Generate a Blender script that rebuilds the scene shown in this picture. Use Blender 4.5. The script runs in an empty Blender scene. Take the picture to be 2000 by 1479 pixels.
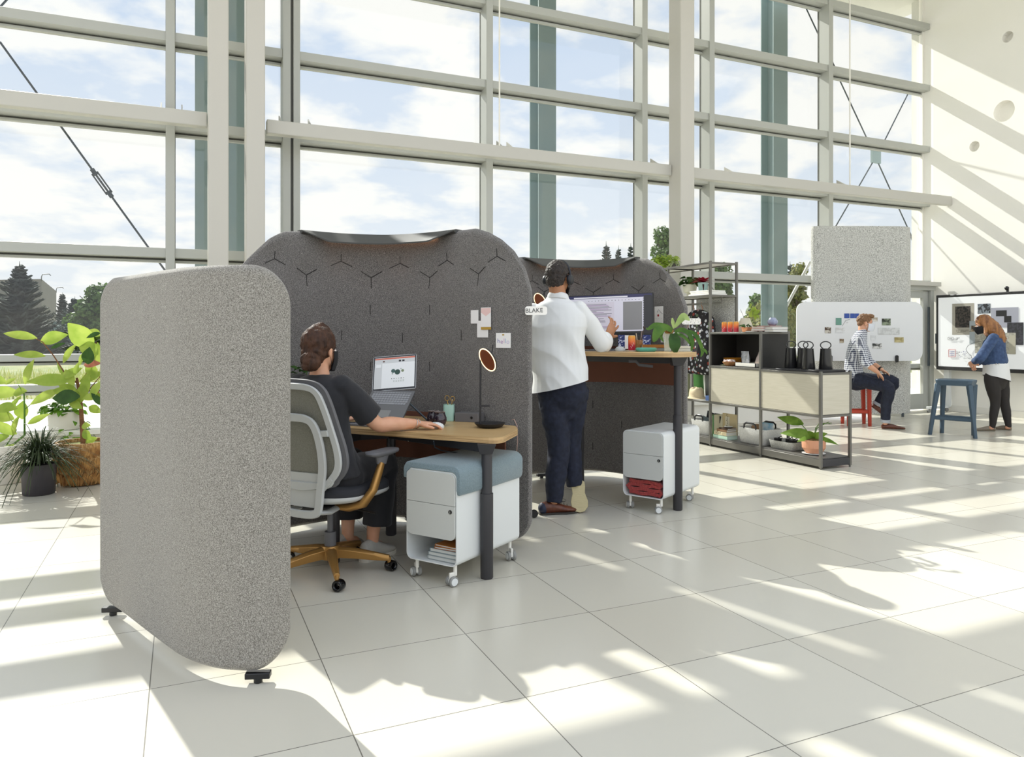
import bpy, bmesh, math, random
from mathutils import Vector, Matrix, noise
random.seed(7)
PI = math.pi
S = bpy.context.scene
COL = S.collection

# ---------------------------------------------------------------- camera
F, HY, TH, HC = 1448.0, 653.0, -0.4195, 1.288
cT, sT = math.cos(TH), math.sin(TH)
cam = bpy.data.cameras.new('camera'); camo = bpy.data.objects.new('camera', cam); COL.objects.link(camo)
camo.location = (0, 0, HC); camo.rotation_euler = (PI/2, 0, TH)
cam.sensor_fit = 'HORIZONTAL'; cam.sensor_width = 36.0; cam.lens = 36.0*F/2000
cam.shift_x = 0.0; cam.shift_y = -(739.5-HY)/2000
cam.clip_end = 600
S.camera = camo

# ---------------------------------------------------------------- view, sky, sun
vs = S.view_settings
vs.view_transform = 'Standard'; vs.look = 'None'; vs.gamma = 1; vs.use_curve_mapping = False
vs.exposure = 0.27
W = bpy.data.worlds.new('sky'); S.world = W; W.use_nodes = True
nt = W.node_tree; nt.nodes.clear()
def N(t, **k):
    n = nt.nodes.new(t)
    for a, b in k.items(): setattr(n, a, b)
    return n
wo = N('ShaderNodeOutputWorld'); bg = N('ShaderNodeBackground'); bg.inputs['Strength'].default_value = 1.3
tc = N('ShaderNodeTexCoord'); sx = N('ShaderNodeSeparateXYZ')
nt.links.new(tc.outputs['Generated'], sx.inputs[0])
# cloud layer: direction projected on a flat cloud deck
dv = N('ShaderNodeMath', operation='ADD'); dv.inputs[1].default_value = 0.22
nt.links.new(sx.outputs['Z'], dv.inputs[0])
mx0 = N('ShaderNodeMath', operation='MAXIMUM'); mx0.inputs[1].default_value = 0.05; nt.links.new(dv.outputs[0], mx0.inputs[0])
vd = N('ShaderNodeVectorMath', operation='DIVIDE'); cb = N('ShaderNodeCombineXYZ')
for i in range(3): nt.links.new(mx0.outputs[0], cb.inputs[i])
nt.links.new(tc.outputs['Generated'], vd.inputs[0]); nt.links.new(cb.outputs[0], vd.inputs[1])
n1 = N('ShaderNodeTexNoise'); n1.inputs['Scale'].default_value = 3.2; n1.inputs['Detail'].default_value = 9; n1.inputs['Roughness'].default_value = 0.55; n1.inputs['Distortion'].default_value = 0.15
nt.links.new(vd.outputs[0], n1.inputs['Vector'])
cr = N('ShaderNodeValToRGB'); cr.color_ramp.elements[0].position = 0.43; cr.color_ramp.elements[1].position = 0.56
nt.links.new(n1.outputs['Fac'], cr.inputs[0])
gr = N('ShaderNodeValToRGB')
gr.color_ramp.elements[0].position = 0.0; gr.color_ramp.elements[0].color = (0.86, 0.88, 0.90, 1)
gr.color_ramp.elements[1].position = 0.6; gr.color_ramp.elements[1].color = (0.46, 0.60, 0.84, 1)
e = gr.color_ramp.elements.new(0.15); e.color = (0.76, 0.82, 0.91, 1)
nt.links.new(sx.outputs['Z'], gr.inputs[0])
mxc = N('ShaderNodeMix', data_type='RGBA'); mxc.inputs[7].default_value = (1.0, .985, .96, 1)
nt.links.new(cr.outputs[0], mxc.inputs[0]); nt.links.new(gr.outputs[0], mxc.inputs[6])
nt.links.new(mxc.outputs[2], bg.inputs['Color']); nt.links.new(bg.outputs[0], wo.inputs[0])

sun = bpy.data.lights.new('sun', 'SUN'); so = bpy.data.objects.new('sun', sun); COL.objects.link(so)
sun.energy = 8.5; sun.angle = math.radians(0.55); sun.color = (1.0, 0.97, 0.915)
sd = Vector((0.245, -0.967, -0.775)).normalized()
so.rotation_euler = sd.to_track_quat('-Z', 'Y').to_euler(); so.location = (-3, 25, 20)

# ---------------------------------------------------------------- helpers
def C2W(r, d, z=0): return Vector((cT*r - sT*d, sT*r + cT*d, z))
def P(x, y, d):
    "pixel at depth -> camera-aligned metres (right, depth, height)"
    return Vector(((x-1000)/F*d, d, HC + (HY-y)/F*d))
def PY(x, y, Y):
    r = (x-1000)/F; d = Y/(sT*r + cT); return Vector((cT*r*d - sT*d, Y, HC + (HY-y)/F*d))
def lin(h):
    if isinstance(h, str):
        h = h.lstrip('#'); h = [int(h[i:i+2], 16)/255 for i in (0, 2, 4)]
    return tuple(c/12.92 if c <= .04045 else ((c+.055)/1.055)**2.4 for c in h[:3]) + (1,)
def V(*a): return Vector(a)

MATS = {}
def mat(name, col, rough=.5, metal=0, bump=0, bs=60, var=None, vs_=5, emit=0, spec=.5, sheen=0, trans=0, sss=0, det=3, ramp=(.35, .65), stretch=None, coat=0, alpha=1):
    if name in MATS: return MATS[name]
    m = bpy.data.materials.new(name); m.use_nodes = True; t = m.node_tree; b = t.nodes['Principled BSDF']
    c = lin(col); b.inputs['Base Color'].default_value = c; b.inputs['Roughness'].default_value = rough
    b.inputs['Metallic'].default_value = metal; b.inputs['Specular IOR Level'].default_value = spec
    if sheen: b.inputs['Sheen Weight'].default_value = sheen
    if trans: b.inputs['Transmission Weight'].default_value = trans
    if coat: b.inputs['Coat Weight'].default_value = coat
    if alpha < 1: b.inputs['Alpha'].default_value = alpha
    if sss:
        b.inputs['Subsurface Weight'].default_value = sss; b.inputs['Subsurface Radius'].default_value = (.01, .004, .002)
        b.inputs['Subsurface Scale'].default_value = .5
    if emit: b.inputs['Emission Color'].default_value = c; b.inputs['Emission Strength'].default_value = emit
    tcn = t.nodes.new('ShaderNodeTexCoord'); src = tcn.outputs['Object']
    if stretch:
        mp = t.nodes.new('ShaderNodeMapping'); mp.inputs['Scale'].default_value = stretch; t.links.new(src, mp.inputs[0]); src = mp.outputs[0]
    if var:
        n = t.nodes.new('ShaderNodeTexNoise'); n.inputs['Scale'].default_value = vs_; n.inputs['Detail'].default_value = det
        t.links.new(src, n.inputs['Vector'])
        r = t.nodes.new('ShaderNodeValToRGB'); r.color_ramp.elements[0].position = ramp[0]; r.color_ramp.elements[1].position = ramp[1]
        r.color_ramp.elements[0].color = c; r.color_ramp.elements[1].color = lin(var)
        t.links.new(n.outputs['Fac'], r.inputs[0]); t.links.new(r.outputs[0], b.inputs['Base Color'])
    if bump:
        n = t.nodes.new('ShaderNodeTexNoise'); n.inputs['Scale'].default_value = bs; n.inputs['Detail'].default_value = 4
        t.links.new(src, n.inputs['Vector'])
        bp = t.nodes.new('ShaderNodeBump'); bp.inputs['Strength'].default_value = bump; bp.inputs['Distance'].default_value = .01
        t.links.new(n.outputs['Fac'], bp.inputs['Height']); t.links.new(bp.outputs[0], b.inputs['Normal'])
    MATS[name] = m; return m

def frame_of(d, up=V(0, 0, 1)):
    d = d.normalized()
    if abs(d.dot(up)) > .98: up = V(0, 1, 0) if abs(d.y) < .9 else V(1, 0, 0)
    x = d.cross(up).normalized(); return x, x.cross(d).normalized()

class G:
    "collects shapes in one bmesh"
    def __init__(s): s.b = bmesh.new(); s.mi = 0
    def _f(s, vs):
        try: f = s.b.faces.new(vs); f.material_index = s.mi; return f
        except ValueError: return None
    def ring(s, pts): return [s.b.verts.new(p) for p in pts]
    def bridge(s, a, b):
        n = len(a)
        for i in range(n): s._f((a[i], a[(i+1) % n], b[(i+1) % n], b[i]))
    def loft(s, rings, cap=True):
        R = [s.ring(r) for r in rings]
        for a, b in zip(R, R[1:]): s.bridge(a, b)
        if cap: s._f(R[0][::-1]); s._f(R[-1])
        return s
    def box(s, lo, hi, M=None):
        x0, y0, z0 = lo; x1, y1, z1 = hi
        ps = [V(x, y, z) for z in (z0, z1) for x, y in ((x0, y0), (x1, y0), (x1, y1), (x0, y1))]
        if M: ps = [M @ p for p in ps]
        v = s.ring(ps)
        for q in ((3, 2, 1, 0), (4, 5, 6, 7), (0, 1, 5, 4), (1, 2, 6, 5), (2, 3, 7, 6), (3, 0, 4, 7)): s._f([v[i] for i in q])
        return s
    def cbox(s, c, size, rz=0, M=None):
        m = Matrix.Translation(c) @ (M or Matrix.Rotation(rz, 4, 'Z')); h = [a/2 for a in size]
        return s.box((-h[0], -h[1], -h[2]), h, m)
    def tube(s, pts, r, seg=10, up=V(0, 0, 1), cap=True, closed=False, flat=1.0):
        pts = [Vector(p) for p in pts]; n = len(pts); rings = []
        if not hasattr(r, '__len__'): r = [r]*n
        px = None
        for i, p in enumerate(pts):
            if closed: d = pts[(i+1) % n]-pts[i-1]
            else: d = pts[min(i+1, n-1)]-pts[max(i-1, 0)]
            if px is None: x, y = frame_of(d, up)
            else:
                dn = d.normalized(); x = (px-dn*px.dot(dn)).normalized(); y = x.cross(dn)
            px = x
            ra, rb = (r[i] if hasattr(r[i], '__len__') else (r[i], r[i]*flat))
            rings.append([p+x*ra*math.cos(2*PI*k/seg)+y*rb*math.sin(2*PI*k/seg) for k in range(seg)])
        R = [s.ring(q) for q in rings]
        for a, b in zip(R, R[1:]): s.bridge(a, b)
        if closed: s.bridge(R[-1], R[0])
        elif cap: s._f(R[0][::-1]); s._f(R[-1])
        return s
    def limb(s, pts, seg=16, up=V(0, 1, 0), sub=4, ends=True):
        "smooth tapered limb: pts = (x,y,z,ra[,rb]); catmull-rom, rounded ends"
        Q = [Vector(p[:3]) for p in pts]; Rr = [(p[3], p[4] if len(p) > 4 else p[3]) for p in pts]
        def cr_(a, b, c, d, t): return .5*((2*b)+(c-a)*t+(2*a-5*b+4*c-d)*t*t+(3*b-a-3*c+d)*t**3)
        o, rr = [], []
        n = len(Q)
        for i in range(n-1):
            i0, i3 = max(i-1, 0), min(i+2, n-1)
            for k in range(sub):
                t = k/sub; o.append(cr_(Q[i0], Q[i], Q[i+1], Q[i3], t))
                rr.append(tuple(max(.001, cr_(Rr[i0][j], Rr[i][j], Rr[i+1][j], Rr[i3][j], t)) for j in (0, 1)))
        o.append(Q[-1]); rr.append(Rr[-1])
        if ends:
            d0 = (o[0]-o[1]).normalized(); d1 = (o[-1]-o[-2]).normalized(); a, b = min(rr[0]), min(rr[-1])
            o = [o[0]+d0*a*.95, o[0]+d0*a*.7]+o+[o[-1]+d1*b*.7, o[-1]+d1*b*.95]
            rr = [tuple(q*.3 for q in rr[0]), tuple(q*.72 for q in rr[0])]+rr+[tuple(q*.72 for q in rr[-1]), tuple(q*.3 for q in rr[-1])]
        return s.tube(o, rr, seg, up)
    def cyl(s, a, b, r0, r1=None, seg=20): return s.tube([a, b], [r0, r0 if r1 is None else r1], seg)
    def lathe(s, prof, c=(0, 0, 0), seg=28, ax=None, loop=False):
        c = Vector(c); M = ax or Matrix.Identity(3)
        R = [s.ring([c+M @ V(r*math.cos(2*PI*k/seg), r*math.sin(2*PI*k/seg), z) for k in range(seg)]) for r, z in prof]
        for a, b in zip(R, R[1:]): s.bridge(a, b)
        if loop: s.bridge(R[-1], R[0])
        else:
            if prof[0][0] > 0: s._f(R[0][::-1])
            s._f(R[-1])
        return s
    def ball(s, c, r, seg=16, rings=10, M=None):
        c = Vector(c); r = r if hasattr(r, '__len__') else (r, r, r); R = []
        M = M or Matrix.Identity(3)
        for j in range(1, rings):
            a = -PI/2+PI*j/rings
            R.append([c+M @ V(r[0]*math.cos(a)*math.cos(2*PI*k/seg), r[1]*math.cos(a)*math.sin(2*PI*k/seg), r[2]*math.sin(a)) for k in range(seg)])
        return s.loft(R)
    def prism(s, outline, z0, z1):
        s.loft([[V(x, y, z0) for x, y in outline], [V(x, y, z1) for x, y in outline]]); return s
    def slab(s, o, u, v, w, h, t, rad=0, seg=5):
        "rounded plate: corner-centred at o, spanned by unit u,v, thickness t along u x v"
        u = Vector(u).normalized(); v = Vector(v).normalized(); n = u.cross(v); o = Vector(o)
        pts = rrect(w, h, rad, seg)
        s.loft([[o+u*a+v*b for a, b in pts], [o+u*a+v*b+n*t for a, b in pts]]); return s
    def leaf(s, p, d, L, wd, nrm=V(0, 0, 1), droop=.3, n=5, fold=.15):
        p = Vector(p); d = Vector(d).normalized(); x, y = frame_of(d, nrm); rows = []
        for i in range(n+1):
            t = i/n; w = wd*.5*math.sin(PI*min(1, t**.8*.97+.03))
            c = p+d*L*t - V(0, 0, 1)*droop*L*t*t
            rows.append((s.b.verts.new(c-x*w+y*w*fold), s.b.verts.new(c), s.b.verts.new(c+x*w+y*w*fold)))
        for a, b in zip(rows, rows[1:]): s._f((a[0], a[1], b[1], b[0])); s._f((a[1], a[2], b[2], b[1]))
        return s
    def done(s, name='m', smooth=None, bev=0, bseg=2, sub=0, nrm=True):
        if nrm: bmesh.ops.recalc_face_normals(s.b, faces=s.b.faces)
        me = bpy.data.meshes.new(name); s.b.to_mesh(me); s.b.free()
        return me
def rrect(w, h, rad, seg=5):
    if rad <= 0: return [(-w/2, -h/2), (w/2, -h/2), (w/2, h/2), (-w/2, h/2)]
    o = []
    for cx, cy, a0 in ((w/2-rad, h/2-rad, 0), (-w/2+rad, h/2-rad, 90), (-w/2+rad, -h/2+rad, 180), (w/2-rad, -h/2+rad, 270)):
        for k in range(seg+1):
            a = math.radians(a0+90*k/seg); o.append((cx+rad*math.cos(a), cy+rad*math.sin(a)))
    return o

ORG = {}
def tag(o, label=None, cat=None, group=None, kind=None):
    if label: o['label'] = label
    if cat: o['category'] = cat
    if group: o['group'] = group
    if kind: o['kind'] = kind
    return o
def thing(name, label, cat, o, fr='c', rot=0, group=None):
    e = bpy.data.objects.new(name, None); COL.objects.link(e); e.empty_display_size = .1
    o = Vector(o)
    if fr == 'w': e.location = o; e.rotation_euler.z = rot; ORG[e] = o
    else: e.location = C2W(*o); e.rotation_euler.z = TH+rot; ORG[e] = o
    if fr == 'l': ORG[e] = V(0, 0, 0)
    if fr == 'wl': e.location = o; e.rotation_euler.z = rot; ORG[e] = V(0, 0, 0)
    return tag(e, label, cat, group)
def finish(o, smooth, bev, bseg, sub):
    me = o.data
    if smooth is not None:
        for p in me.polygons: p.use_smooth = True
        if smooth < 180: me.set_sharp_from_angle(angle=math.radians(smooth))
    if bev:
        m = o.modifiers.new('bevel', 'BEVEL'); m.width = bev; m.segments = bseg; m.limit_method = 'ANGLE'; m.angle_limit = math.radians(50)
    if sub: m = o.modifiers.new('subd', 'SUBSURF'); m.levels = sub; m.render_levels = sub
def part(T, name, g, m, smooth=35, bev=0, bseg=2, sub=0, label=None, kind=None, nrm=True):
    "one mesh object under thing (or part) T; coordinates are those of the thing's frame"
    me = g.done(name, nrm=nrm) if isinstance(g, G) else g
    o = bpy.data.objects.new(name, me); COL.objects.link(o)
    root = T
    while root.parent: root = root.parent
    org = ORG.get(root, V(0, 0, 0))
    if org.length: me.transform(Matrix.Translation(-org))
    o.parent = T
    for k in (m if isinstance(m, (list, tuple)) else [m]): me.materials.append(k)
    finish(o, smooth, bev, bseg, sub)
    if label: o['label'] = label
    if kind: o['kind'] = kind
    return o
def solo(name, label, cat, g, m, o, fr='c', rot=0, smooth=35, bev=0, bseg=2, sub=0, group=None, kind=None, nrm=True):
    "a thing that is one mesh"
    me = g.done(name, nrm=nrm) if isinstance(g, G) else g; o = Vector(o)
    ob = bpy.data.objects.new(name, me); COL.objects.link(ob)
    if fr in 'cw': me.transform(Matrix.Translation(-o))
    if fr[0] == 'w': ob.location = o; ob.rotation_euler.z = rot
    else: ob.location = C2W(*o); ob.rotation_euler.z = TH+rot
    for k in (m if isinstance(m, (list, tuple)) else [m]): me.materials.append(k)
    finish(ob, smooth, bev, bseg, sub)
    return tag(ob, label, cat, group, kind)
def struct(name, g, m, bev=0, smooth=None, parent=None):
    me = g.done(name); ob = bpy.data.objects.new(name, me); COL.objects.link(ob)
    for k in (m if isinstance(m, (list, tuple)) else [m]): me.materials.append(k)
    finish(ob, smooth, bev, 2, 0)
    if parent: ob.parent = parent
    else: ob['kind'] = 'structure'
    return ob
def children(o): return [c for c in COL.objects if c.parent == o]
def dup(o, loc=None, rot=None, label=None, parent=None, scale=None):
    c = o.copy(); COL.objects.link(c); c.parent = parent
    if loc is not None: c.location = loc
    if rot is not None: c.rotation_euler.z = rot
    if scale is not None: c.scale = scale
    if label: c['label'] = label
    for ch in children(o): dup(ch, parent=c)
    if o in ORG: ORG[c] = ORG[o]
    return c
def baked(g, mods, name='m'):
    "run modifiers on a shape and keep the resulting mesh"
    me = g.done(name) if isinstance(g, G) else g
    ts = bpy.data.scenes.new('tmp'); o = bpy.data.objects.new('tmp', me); ts.collection.objects.link(o)
    for t, kw in mods:
        m = o.modifiers.new(t, t)
        for a, b in kw.items(): setattr(m, a, b)
    vl = ts.view_layers[0]; vl.update(); dg = vl.depsgraph
    out = bpy.data.meshes.new_from_object(o.evaluated_get(dg)); bpy.data.objects.remove(o); bpy.data.scenes.remove(ts)
    bpy.data.meshes.remove(me); out.name = name
    return out
def fuse(g, vox=.006, it=6, fac=.5, wr=0, ws=8):
    "melt overlapping shapes into one continuous skin"
    me = baked(g, [('REMESH', dict(mode='VOXEL', voxel_size=vox)), ('SMOOTH', dict(factor=fac, iterations=it))])
    if wr:
        nn = [v.normal.copy() for v in me.vertices]
        for v, k in zip(me.vertices, nn):
            v.co += k*(noise.noise(v.co*ws)+.5*noise.noise(v.co*ws*2.3+V(5, 1, 2)))*wr
    return me
def hemcut(me, co, no):
    "trim a mesh below a plane (open hem)"
    b = bmesh.new(); b.from_mesh(me); bmesh.ops.bisect_plane(b, geom=b.verts[:]+b.edges[:]+b.faces[:], plane_co=co, plane_no=no, clear_inner=True); b.to_mesh(me); b.free(); return me
def text(T, body, size, M, m, name='lettering', ext=.0004, font_scale=1):
    cu = bpy.data.curves.new(name, 'FONT'); cu.body = body; cu.size = size; cu.extrude = ext; cu.align_x = 'CENTER'; cu.align_y = 'CENTER'
    o = bpy.data.objects.new('tmp', cu); COL.objects.link(o)
    dg = bpy.context.evaluated_depsgraph_get(); dg.update()
    me = bpy.data.meshes.new_from_object(o.evaluated_get(dg)); bpy.data.objects.remove(o)
    me.transform(M); me.materials.clear()
    return part(T, name, me, m, smooth=None)
def basis(o, u, v):
    u = Vector(u).normalized(); v = Vector(v).normalized(); n = u.cross(v)
    return Matrix(((u.x, v.x, n.x, o[0]), (u.y, v.y, n.y, o[1]), (u.z, v.z, n.z, o[2]), (0, 0, 0, 1)))
# ---------------------------------------------------------------- shared materials
WHT = mat('white_paint', 'EDEBE2', .45, bump=.02, bs=200)
ALU = mat('window_metal', 'AFB1AA', .38, spec=.6)
ALUD = mat('gasket', '55554E', .5)
SHELFW = mat('light_shelf_paint', 'C0BEB5', .4)
STEELX = mat('exterior_steel', '8FA3A3', .45)
CABLE = mat('dark_steel', '4A5258', .4, metal=.6)
DARK = mat('charcoal_metal', '343336', .42, spec=.5)
DARK2 = mat('soft_black', '201F21', .5)
BLACK = mat('black_plastic', '161617', .35)
GLOSSB = mat('glossy_black', '0B0B0D', .15)
SHG = mat('shelf_steel', '6E6C66', .35, metal=.35)
OAKT = mat('desk_veneer', 'B99867', .38, var='C2A474', vs_=3, stretch=(2, 22, 2), ramp=(.3, .7))
PLY = mat('plywood_edge', 'C9A878', .5, var='8E6C42', vs_=1.0, stretch=(3, 3, 420), ramp=(.45, .62))
BIRCH = mat('pale_wood_panel', 'CBC5B3', .5, var='C2BCA8', vs_=2.2, stretch=(2, 3, 40), ramp=(.3, .7))
LGREY = mat('light_grey_paint', 'C6C8C3', .4)
PWHITE = mat('powder_white', 'DDE0DE', .35)
BLUEF = mat('blue_felt', '66787E', .9, var='84959A', vs_=350, bump=.3, bs=500, sheen=.3)
TERRA = mat('rust_felt', '6B4433', .9, bump=.3, bs=400)
PAPER = mat('paper', 'EDEAE6', .7)
SKIN = mat('light_skin', 'D9A687', .5, sss=.15, var='CF9878', vs_=14, bump=.05, bs=300)
SKIN2 = mat('tan_skin', 'B98562', .5, sss=.15, var='AB7653', vs_=14, bump=.05, bs=300)
GREEN = mat('leaf_green', '5E8A2C', .45, var='3F6A1E', vs_=9)
GREENB = mat('bright_leaf', '9CC44A', .4, var='7FB030', vs_=7)
SOIL = mat('soil', '4A3A2A', .95, bump=.6, bs=90, var='2E241A', vs_=60)
def leafmat(name, a, b, tr=.45):
    m = mat(name, a, .5, var=b, vs_=8, spec=.3)
    t = m.node_tree
    if 'TL' not in t.nodes:
        bs = t.nodes['Principled BSDF']; out = [n for n in t.nodes if n.type == 'OUTPUT_MATERIAL'][0]
        tl = t.nodes.new('ShaderNodeBsdfTranslucent'); tl.name = 'TL'; mx = t.nodes.new('ShaderNodeMixShader'); mx.inputs[0].default_value = tr
        l = bs.inputs['Base Color'].links
        if l: t.links.new(l[0].from_socket, tl.inputs[0])
        t.links.new(bs.outputs[0], mx.inputs[1]); t.links.new(tl.outputs[0], mx.inputs[2]); t.links.new(mx.outputs[0], out.inputs[0])
    return m
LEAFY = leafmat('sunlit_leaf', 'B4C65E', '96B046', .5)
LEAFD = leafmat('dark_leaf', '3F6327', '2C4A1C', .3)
def heather(name, a, b, c, sc=260, bump=.25):
    m = mat(name, a, .95, sheen=.25, spec=.2)
    t = m.node_tree; bs = t.nodes['Principled BSDF']; tcn = [n for n in t.nodes if n.type == 'TEX_COORD'][0]
    n = t.nodes.new('ShaderNodeTexNoise'); n.inputs['Scale'].default_value = sc; n.inputs['Detail'].default_value = 2; n.inputs['Roughness'].default_value = .7
    r = t.nodes.new('ShaderNodeValToRGB'); r.color_ramp.elements[0].position = .38; r.color_ramp.elements[0].color = lin(a)
    r.color_ramp.elements[1].position = .66; r.color_ramp.elements[1].color = lin(c); e = r.color_ramp.elements.new(.5); e.color = lin(b)
    t.links.new(tcn.outputs['Object'], n.inputs['Vector']); t.links.new(n.outputs['Fac'], r.inputs[0]); t.links.new(r.outputs[0], bs.inputs['Base Color'])
    bp = t.nodes.new('ShaderNodeBump'); bp.inputs['Strength'].default_value = bump; bp.inputs['Distance'].default_value = .004
    t.links.new(n.outputs['Fac'], bp.inputs['Height']); t.links.new(bp.outputs[0], bs.inputs['Normal'])
    return m
FELT1 = heather('oatmeal_grey_fabric', '66625B', '8C8880', 'B0ACA2', 300)
FELT2 = heather('charcoal_grey_fabric', '484543', '686562', '9C9892', 330)
FELT3 = heather('marled_felt', '8E8E89', 'C2C2BC', 'DCDCD6', 90)
# ---------------------------------------------------------------- floor
FT = bpy.data.materials.new('floor_tile'); FT.use_nodes = True; t = FT.node_tree; bs = t.nodes['Principled BSDF']
geo = t.nodes.new('ShaderNodeNewGeometry'); sep = t.nodes.new('ShaderNodeSeparateXYZ'); t.links.new(geo.outputs['Position'], sep.inputs[0])
def M2(op, a, b=None):
    n = t.nodes.new('ShaderNodeMath'); n.operation = op
    for i, q in enumerate((a, b)):
        if q is None: continue
        if isinstance(q, (int, float)): n.inputs[i].default_value = q
        else: t.links.new(q, n.inputs[i])
    return n.outputs[0]
TS, TX, TY = .61, -.827, 5.904
u = M2('ADD', M2('DIVIDE', sep.outputs['X'], TS), TX+100); v = M2('ADD', M2('DIVIDE', sep.outputs['Y'], TS), 100-TY)
def dist(q): f = M2('FRACT', q); return M2('MINIMUM', f, M2('SUBTRACT', 1.0, f))
line = M2('LESS_THAN', M2('MINIMUM', dist(u), dist(v)), .0032)
cmb = t.nodes.new('ShaderNodeCombineXYZ'); t.links.new(M2('FLOOR', u), cmb.inputs[0]); t.links.new(M2('FLOOR', v), cmb.inputs[1])
wn = t.nodes.new('ShaderNodeTexWhiteNoise'); t.links.new(cmb.outputs[0], wn.inputs['Vector'])
mx = t.nodes.new('ShaderNodeMix'); mx.data_type = 'RGBA'; mx.inputs[6].default_value = lin('CAC5B6'); mx.inputs[7].default_value = lin('D0CCBE')
t.links.new(wn.outputs['Value'], mx.inputs[0])
mg = t.nodes.new('ShaderNodeMix'); mg.data_type = 'RGBA'; mg.inputs[7].default_value = lin('77736A'); t.links.new(line, mg.inputs[0]); t.links.new(mx.outputs[2], mg.inputs[6])
t.links.new(mg.outputs[2], bs.inputs['Base Color']); bs.inputs['Roughness'].default_value = .24; bs.inputs['Specular IOR Level'].default_value = .5
g = G(); g.box((-14, -9, -.12), (12.2, 9.05, 0)); struct('floor', g, FT)

# ---------------------------------------------------------------- right wall with three round recesses, ceiling strip
g = G(); g.box((11.8, -6, 0), (12.15, 9.1, 7.3)); me = g.done('wall_right'); WALL = mat('wall_plaster', 'F6F4EC', .7)
wl = bpy.data.objects.new('wall_right', me); COL.objects.link(wl); wl['kind'] = 'structure'; me.materials.append(WALL)
cut = G()
for y, z, r in ((7.431, 5.94, .085), (7.487, 4.794, .165), (7.964, 4.35, .085)): cut.cyl((11.7, y, z), (11.93, y, z), r, seg=40)
cm = cut.done('c'); co = bpy.data.objects.new('c', cm); COL.objects.link(co); cm.materials.append(mat('recess_paint', 'D8D3C2', .7))
bm_ = wl.modifiers.new('holes', 'BOOLEAN'); bm_.object = co; bm_.solver = 'EXACT'
dg = bpy.context.evaluated_depsgraph_get(); dg.update(); nm = bpy.data.meshes.new_from_object(wl.evaluated_get(dg)); wl.modifiers.clear(); wl.data = nm
bpy.data.objects.remove(co)
g = G(); g.box((-14, 4.5, 7.15), (12.2, 9.9, 7.35)); struct('ceiling', g, WHT)

# ---------------------------------------------------------------- window wall
YG = 8.9
MX = [-9.5, -7.15, -4.8, -2.46, -.108, 3.58, 5.93, 7.10, 9.46]
TZ = [.745, 1.05, 2.16, 3.54, 4.48, 5.54, 6.60]
nt_ = 0
def trim(g, m=ALU, bev=.004):
    global nt_
    nt_ += 1; return struct('trim_%d' % nt_, g, m, bev)
for x in MX:
    g = G(); g.box((x-.045, 8.72, .3), (x+.045, 8.95, 7.15)); g.mi = 1; g.box((x-.05, 8.93, .3), (x+.05, 8.955, 7.15)); trim(g, [ALU, ALUD])
g = G(); g.box((11.765, 8.86, .3), (11.8, 8.95, 7.15)); trim(g, WHT)
g = G(); g.box((1.05, 8.72, .3), (1.135, 8.95, 7.15)); g.box((1.165, 8.72, .3), (1.24, 8.95, 7.15)); g.mi = 1; g.box((1.135, 8.76, .3), (1.165, 8.9, 7.15)); trim(g, [ALU, ALUD])
ED = [-11.8]+MX[:5]+[1.09, 1.2]+MX[5:]+[11.76]
for z in TZ:
    for a, b in ((-11.8, 1.05), (1.24, 11.8)):
        g = G(); h = .05 if z > 2 else .035
        g.box((a, 8.745, z-h), (b, 8.94, z+h)); g.mi = 1; g.box((a, 8.90, z-h-.018), (b, 8.94, z-h)); g.mi = 0; g.box((a, 8.88, z-h-.045), (b, 8.94, z-h-.018)); trim(g, [ALU, ALUD])
# glass panes
GL = bpy.data.materials.new('window_glass'); GL.use_nodes = True; t = GL.node_tree; t.nodes.clear()
o_ = t.nodes.new('ShaderNodeOutputMaterial'); mxs = t.nodes.new('ShaderNodeMixShader'); tr = t.nodes.new('ShaderNodeBsdfTransparent'); gl = t.nodes.new('ShaderNodeBsdfGlossy')
gl.inputs['Roughness'].default_value = .02; gl.inputs['Color'].default_value = (1, 1, 1, 1); tr.inputs['Color'].default_value = (.795, .805, .80, 1)
fr_ = t.nodes.new('ShaderNodeLayerWeight'); fr_.inputs['Blend'].default_value = .5
pw = t.nodes.new('ShaderNodeMath'); pw.operation = 'POWER'; pw.inputs[1].default_value = 4; t.links.new(fr_.outputs['Facing'], pw.inputs[0])
ma = t.nodes.new('ShaderNodeMath'); ma.operation = 'MULTIPLY_ADD'; ma.inputs[1].default_value = .6; ma.inputs[2].default_value = .03; t.links.new(pw.outputs[0], ma.inputs[0])
t.links.new(ma.outputs[0], mxs.inputs[0]); t.links.new(tr.outputs[0], mxs.inputs[1]); t.links.new(gl.outputs[0], mxs.inputs[2]); t.links.new(mxs.outputs[0], o_.inputs[0])
nw = 0
zz = [.35]+TZ+[7.15]
for i, (a, b) in enumerate(zip(ED, ED[1:])):
    if (a, b) == (1.09, 1.2): continue
    for za, zb in zip(zz, zz[1:]):
        g = G(); nw += 1; g.box((a+.02, 8.915, za), (b-.02, 8.923, zb)); struct('window_%d' % nw, g, GL)
COLM = mat('column_paint', 'C4C1B8', .45)
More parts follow.
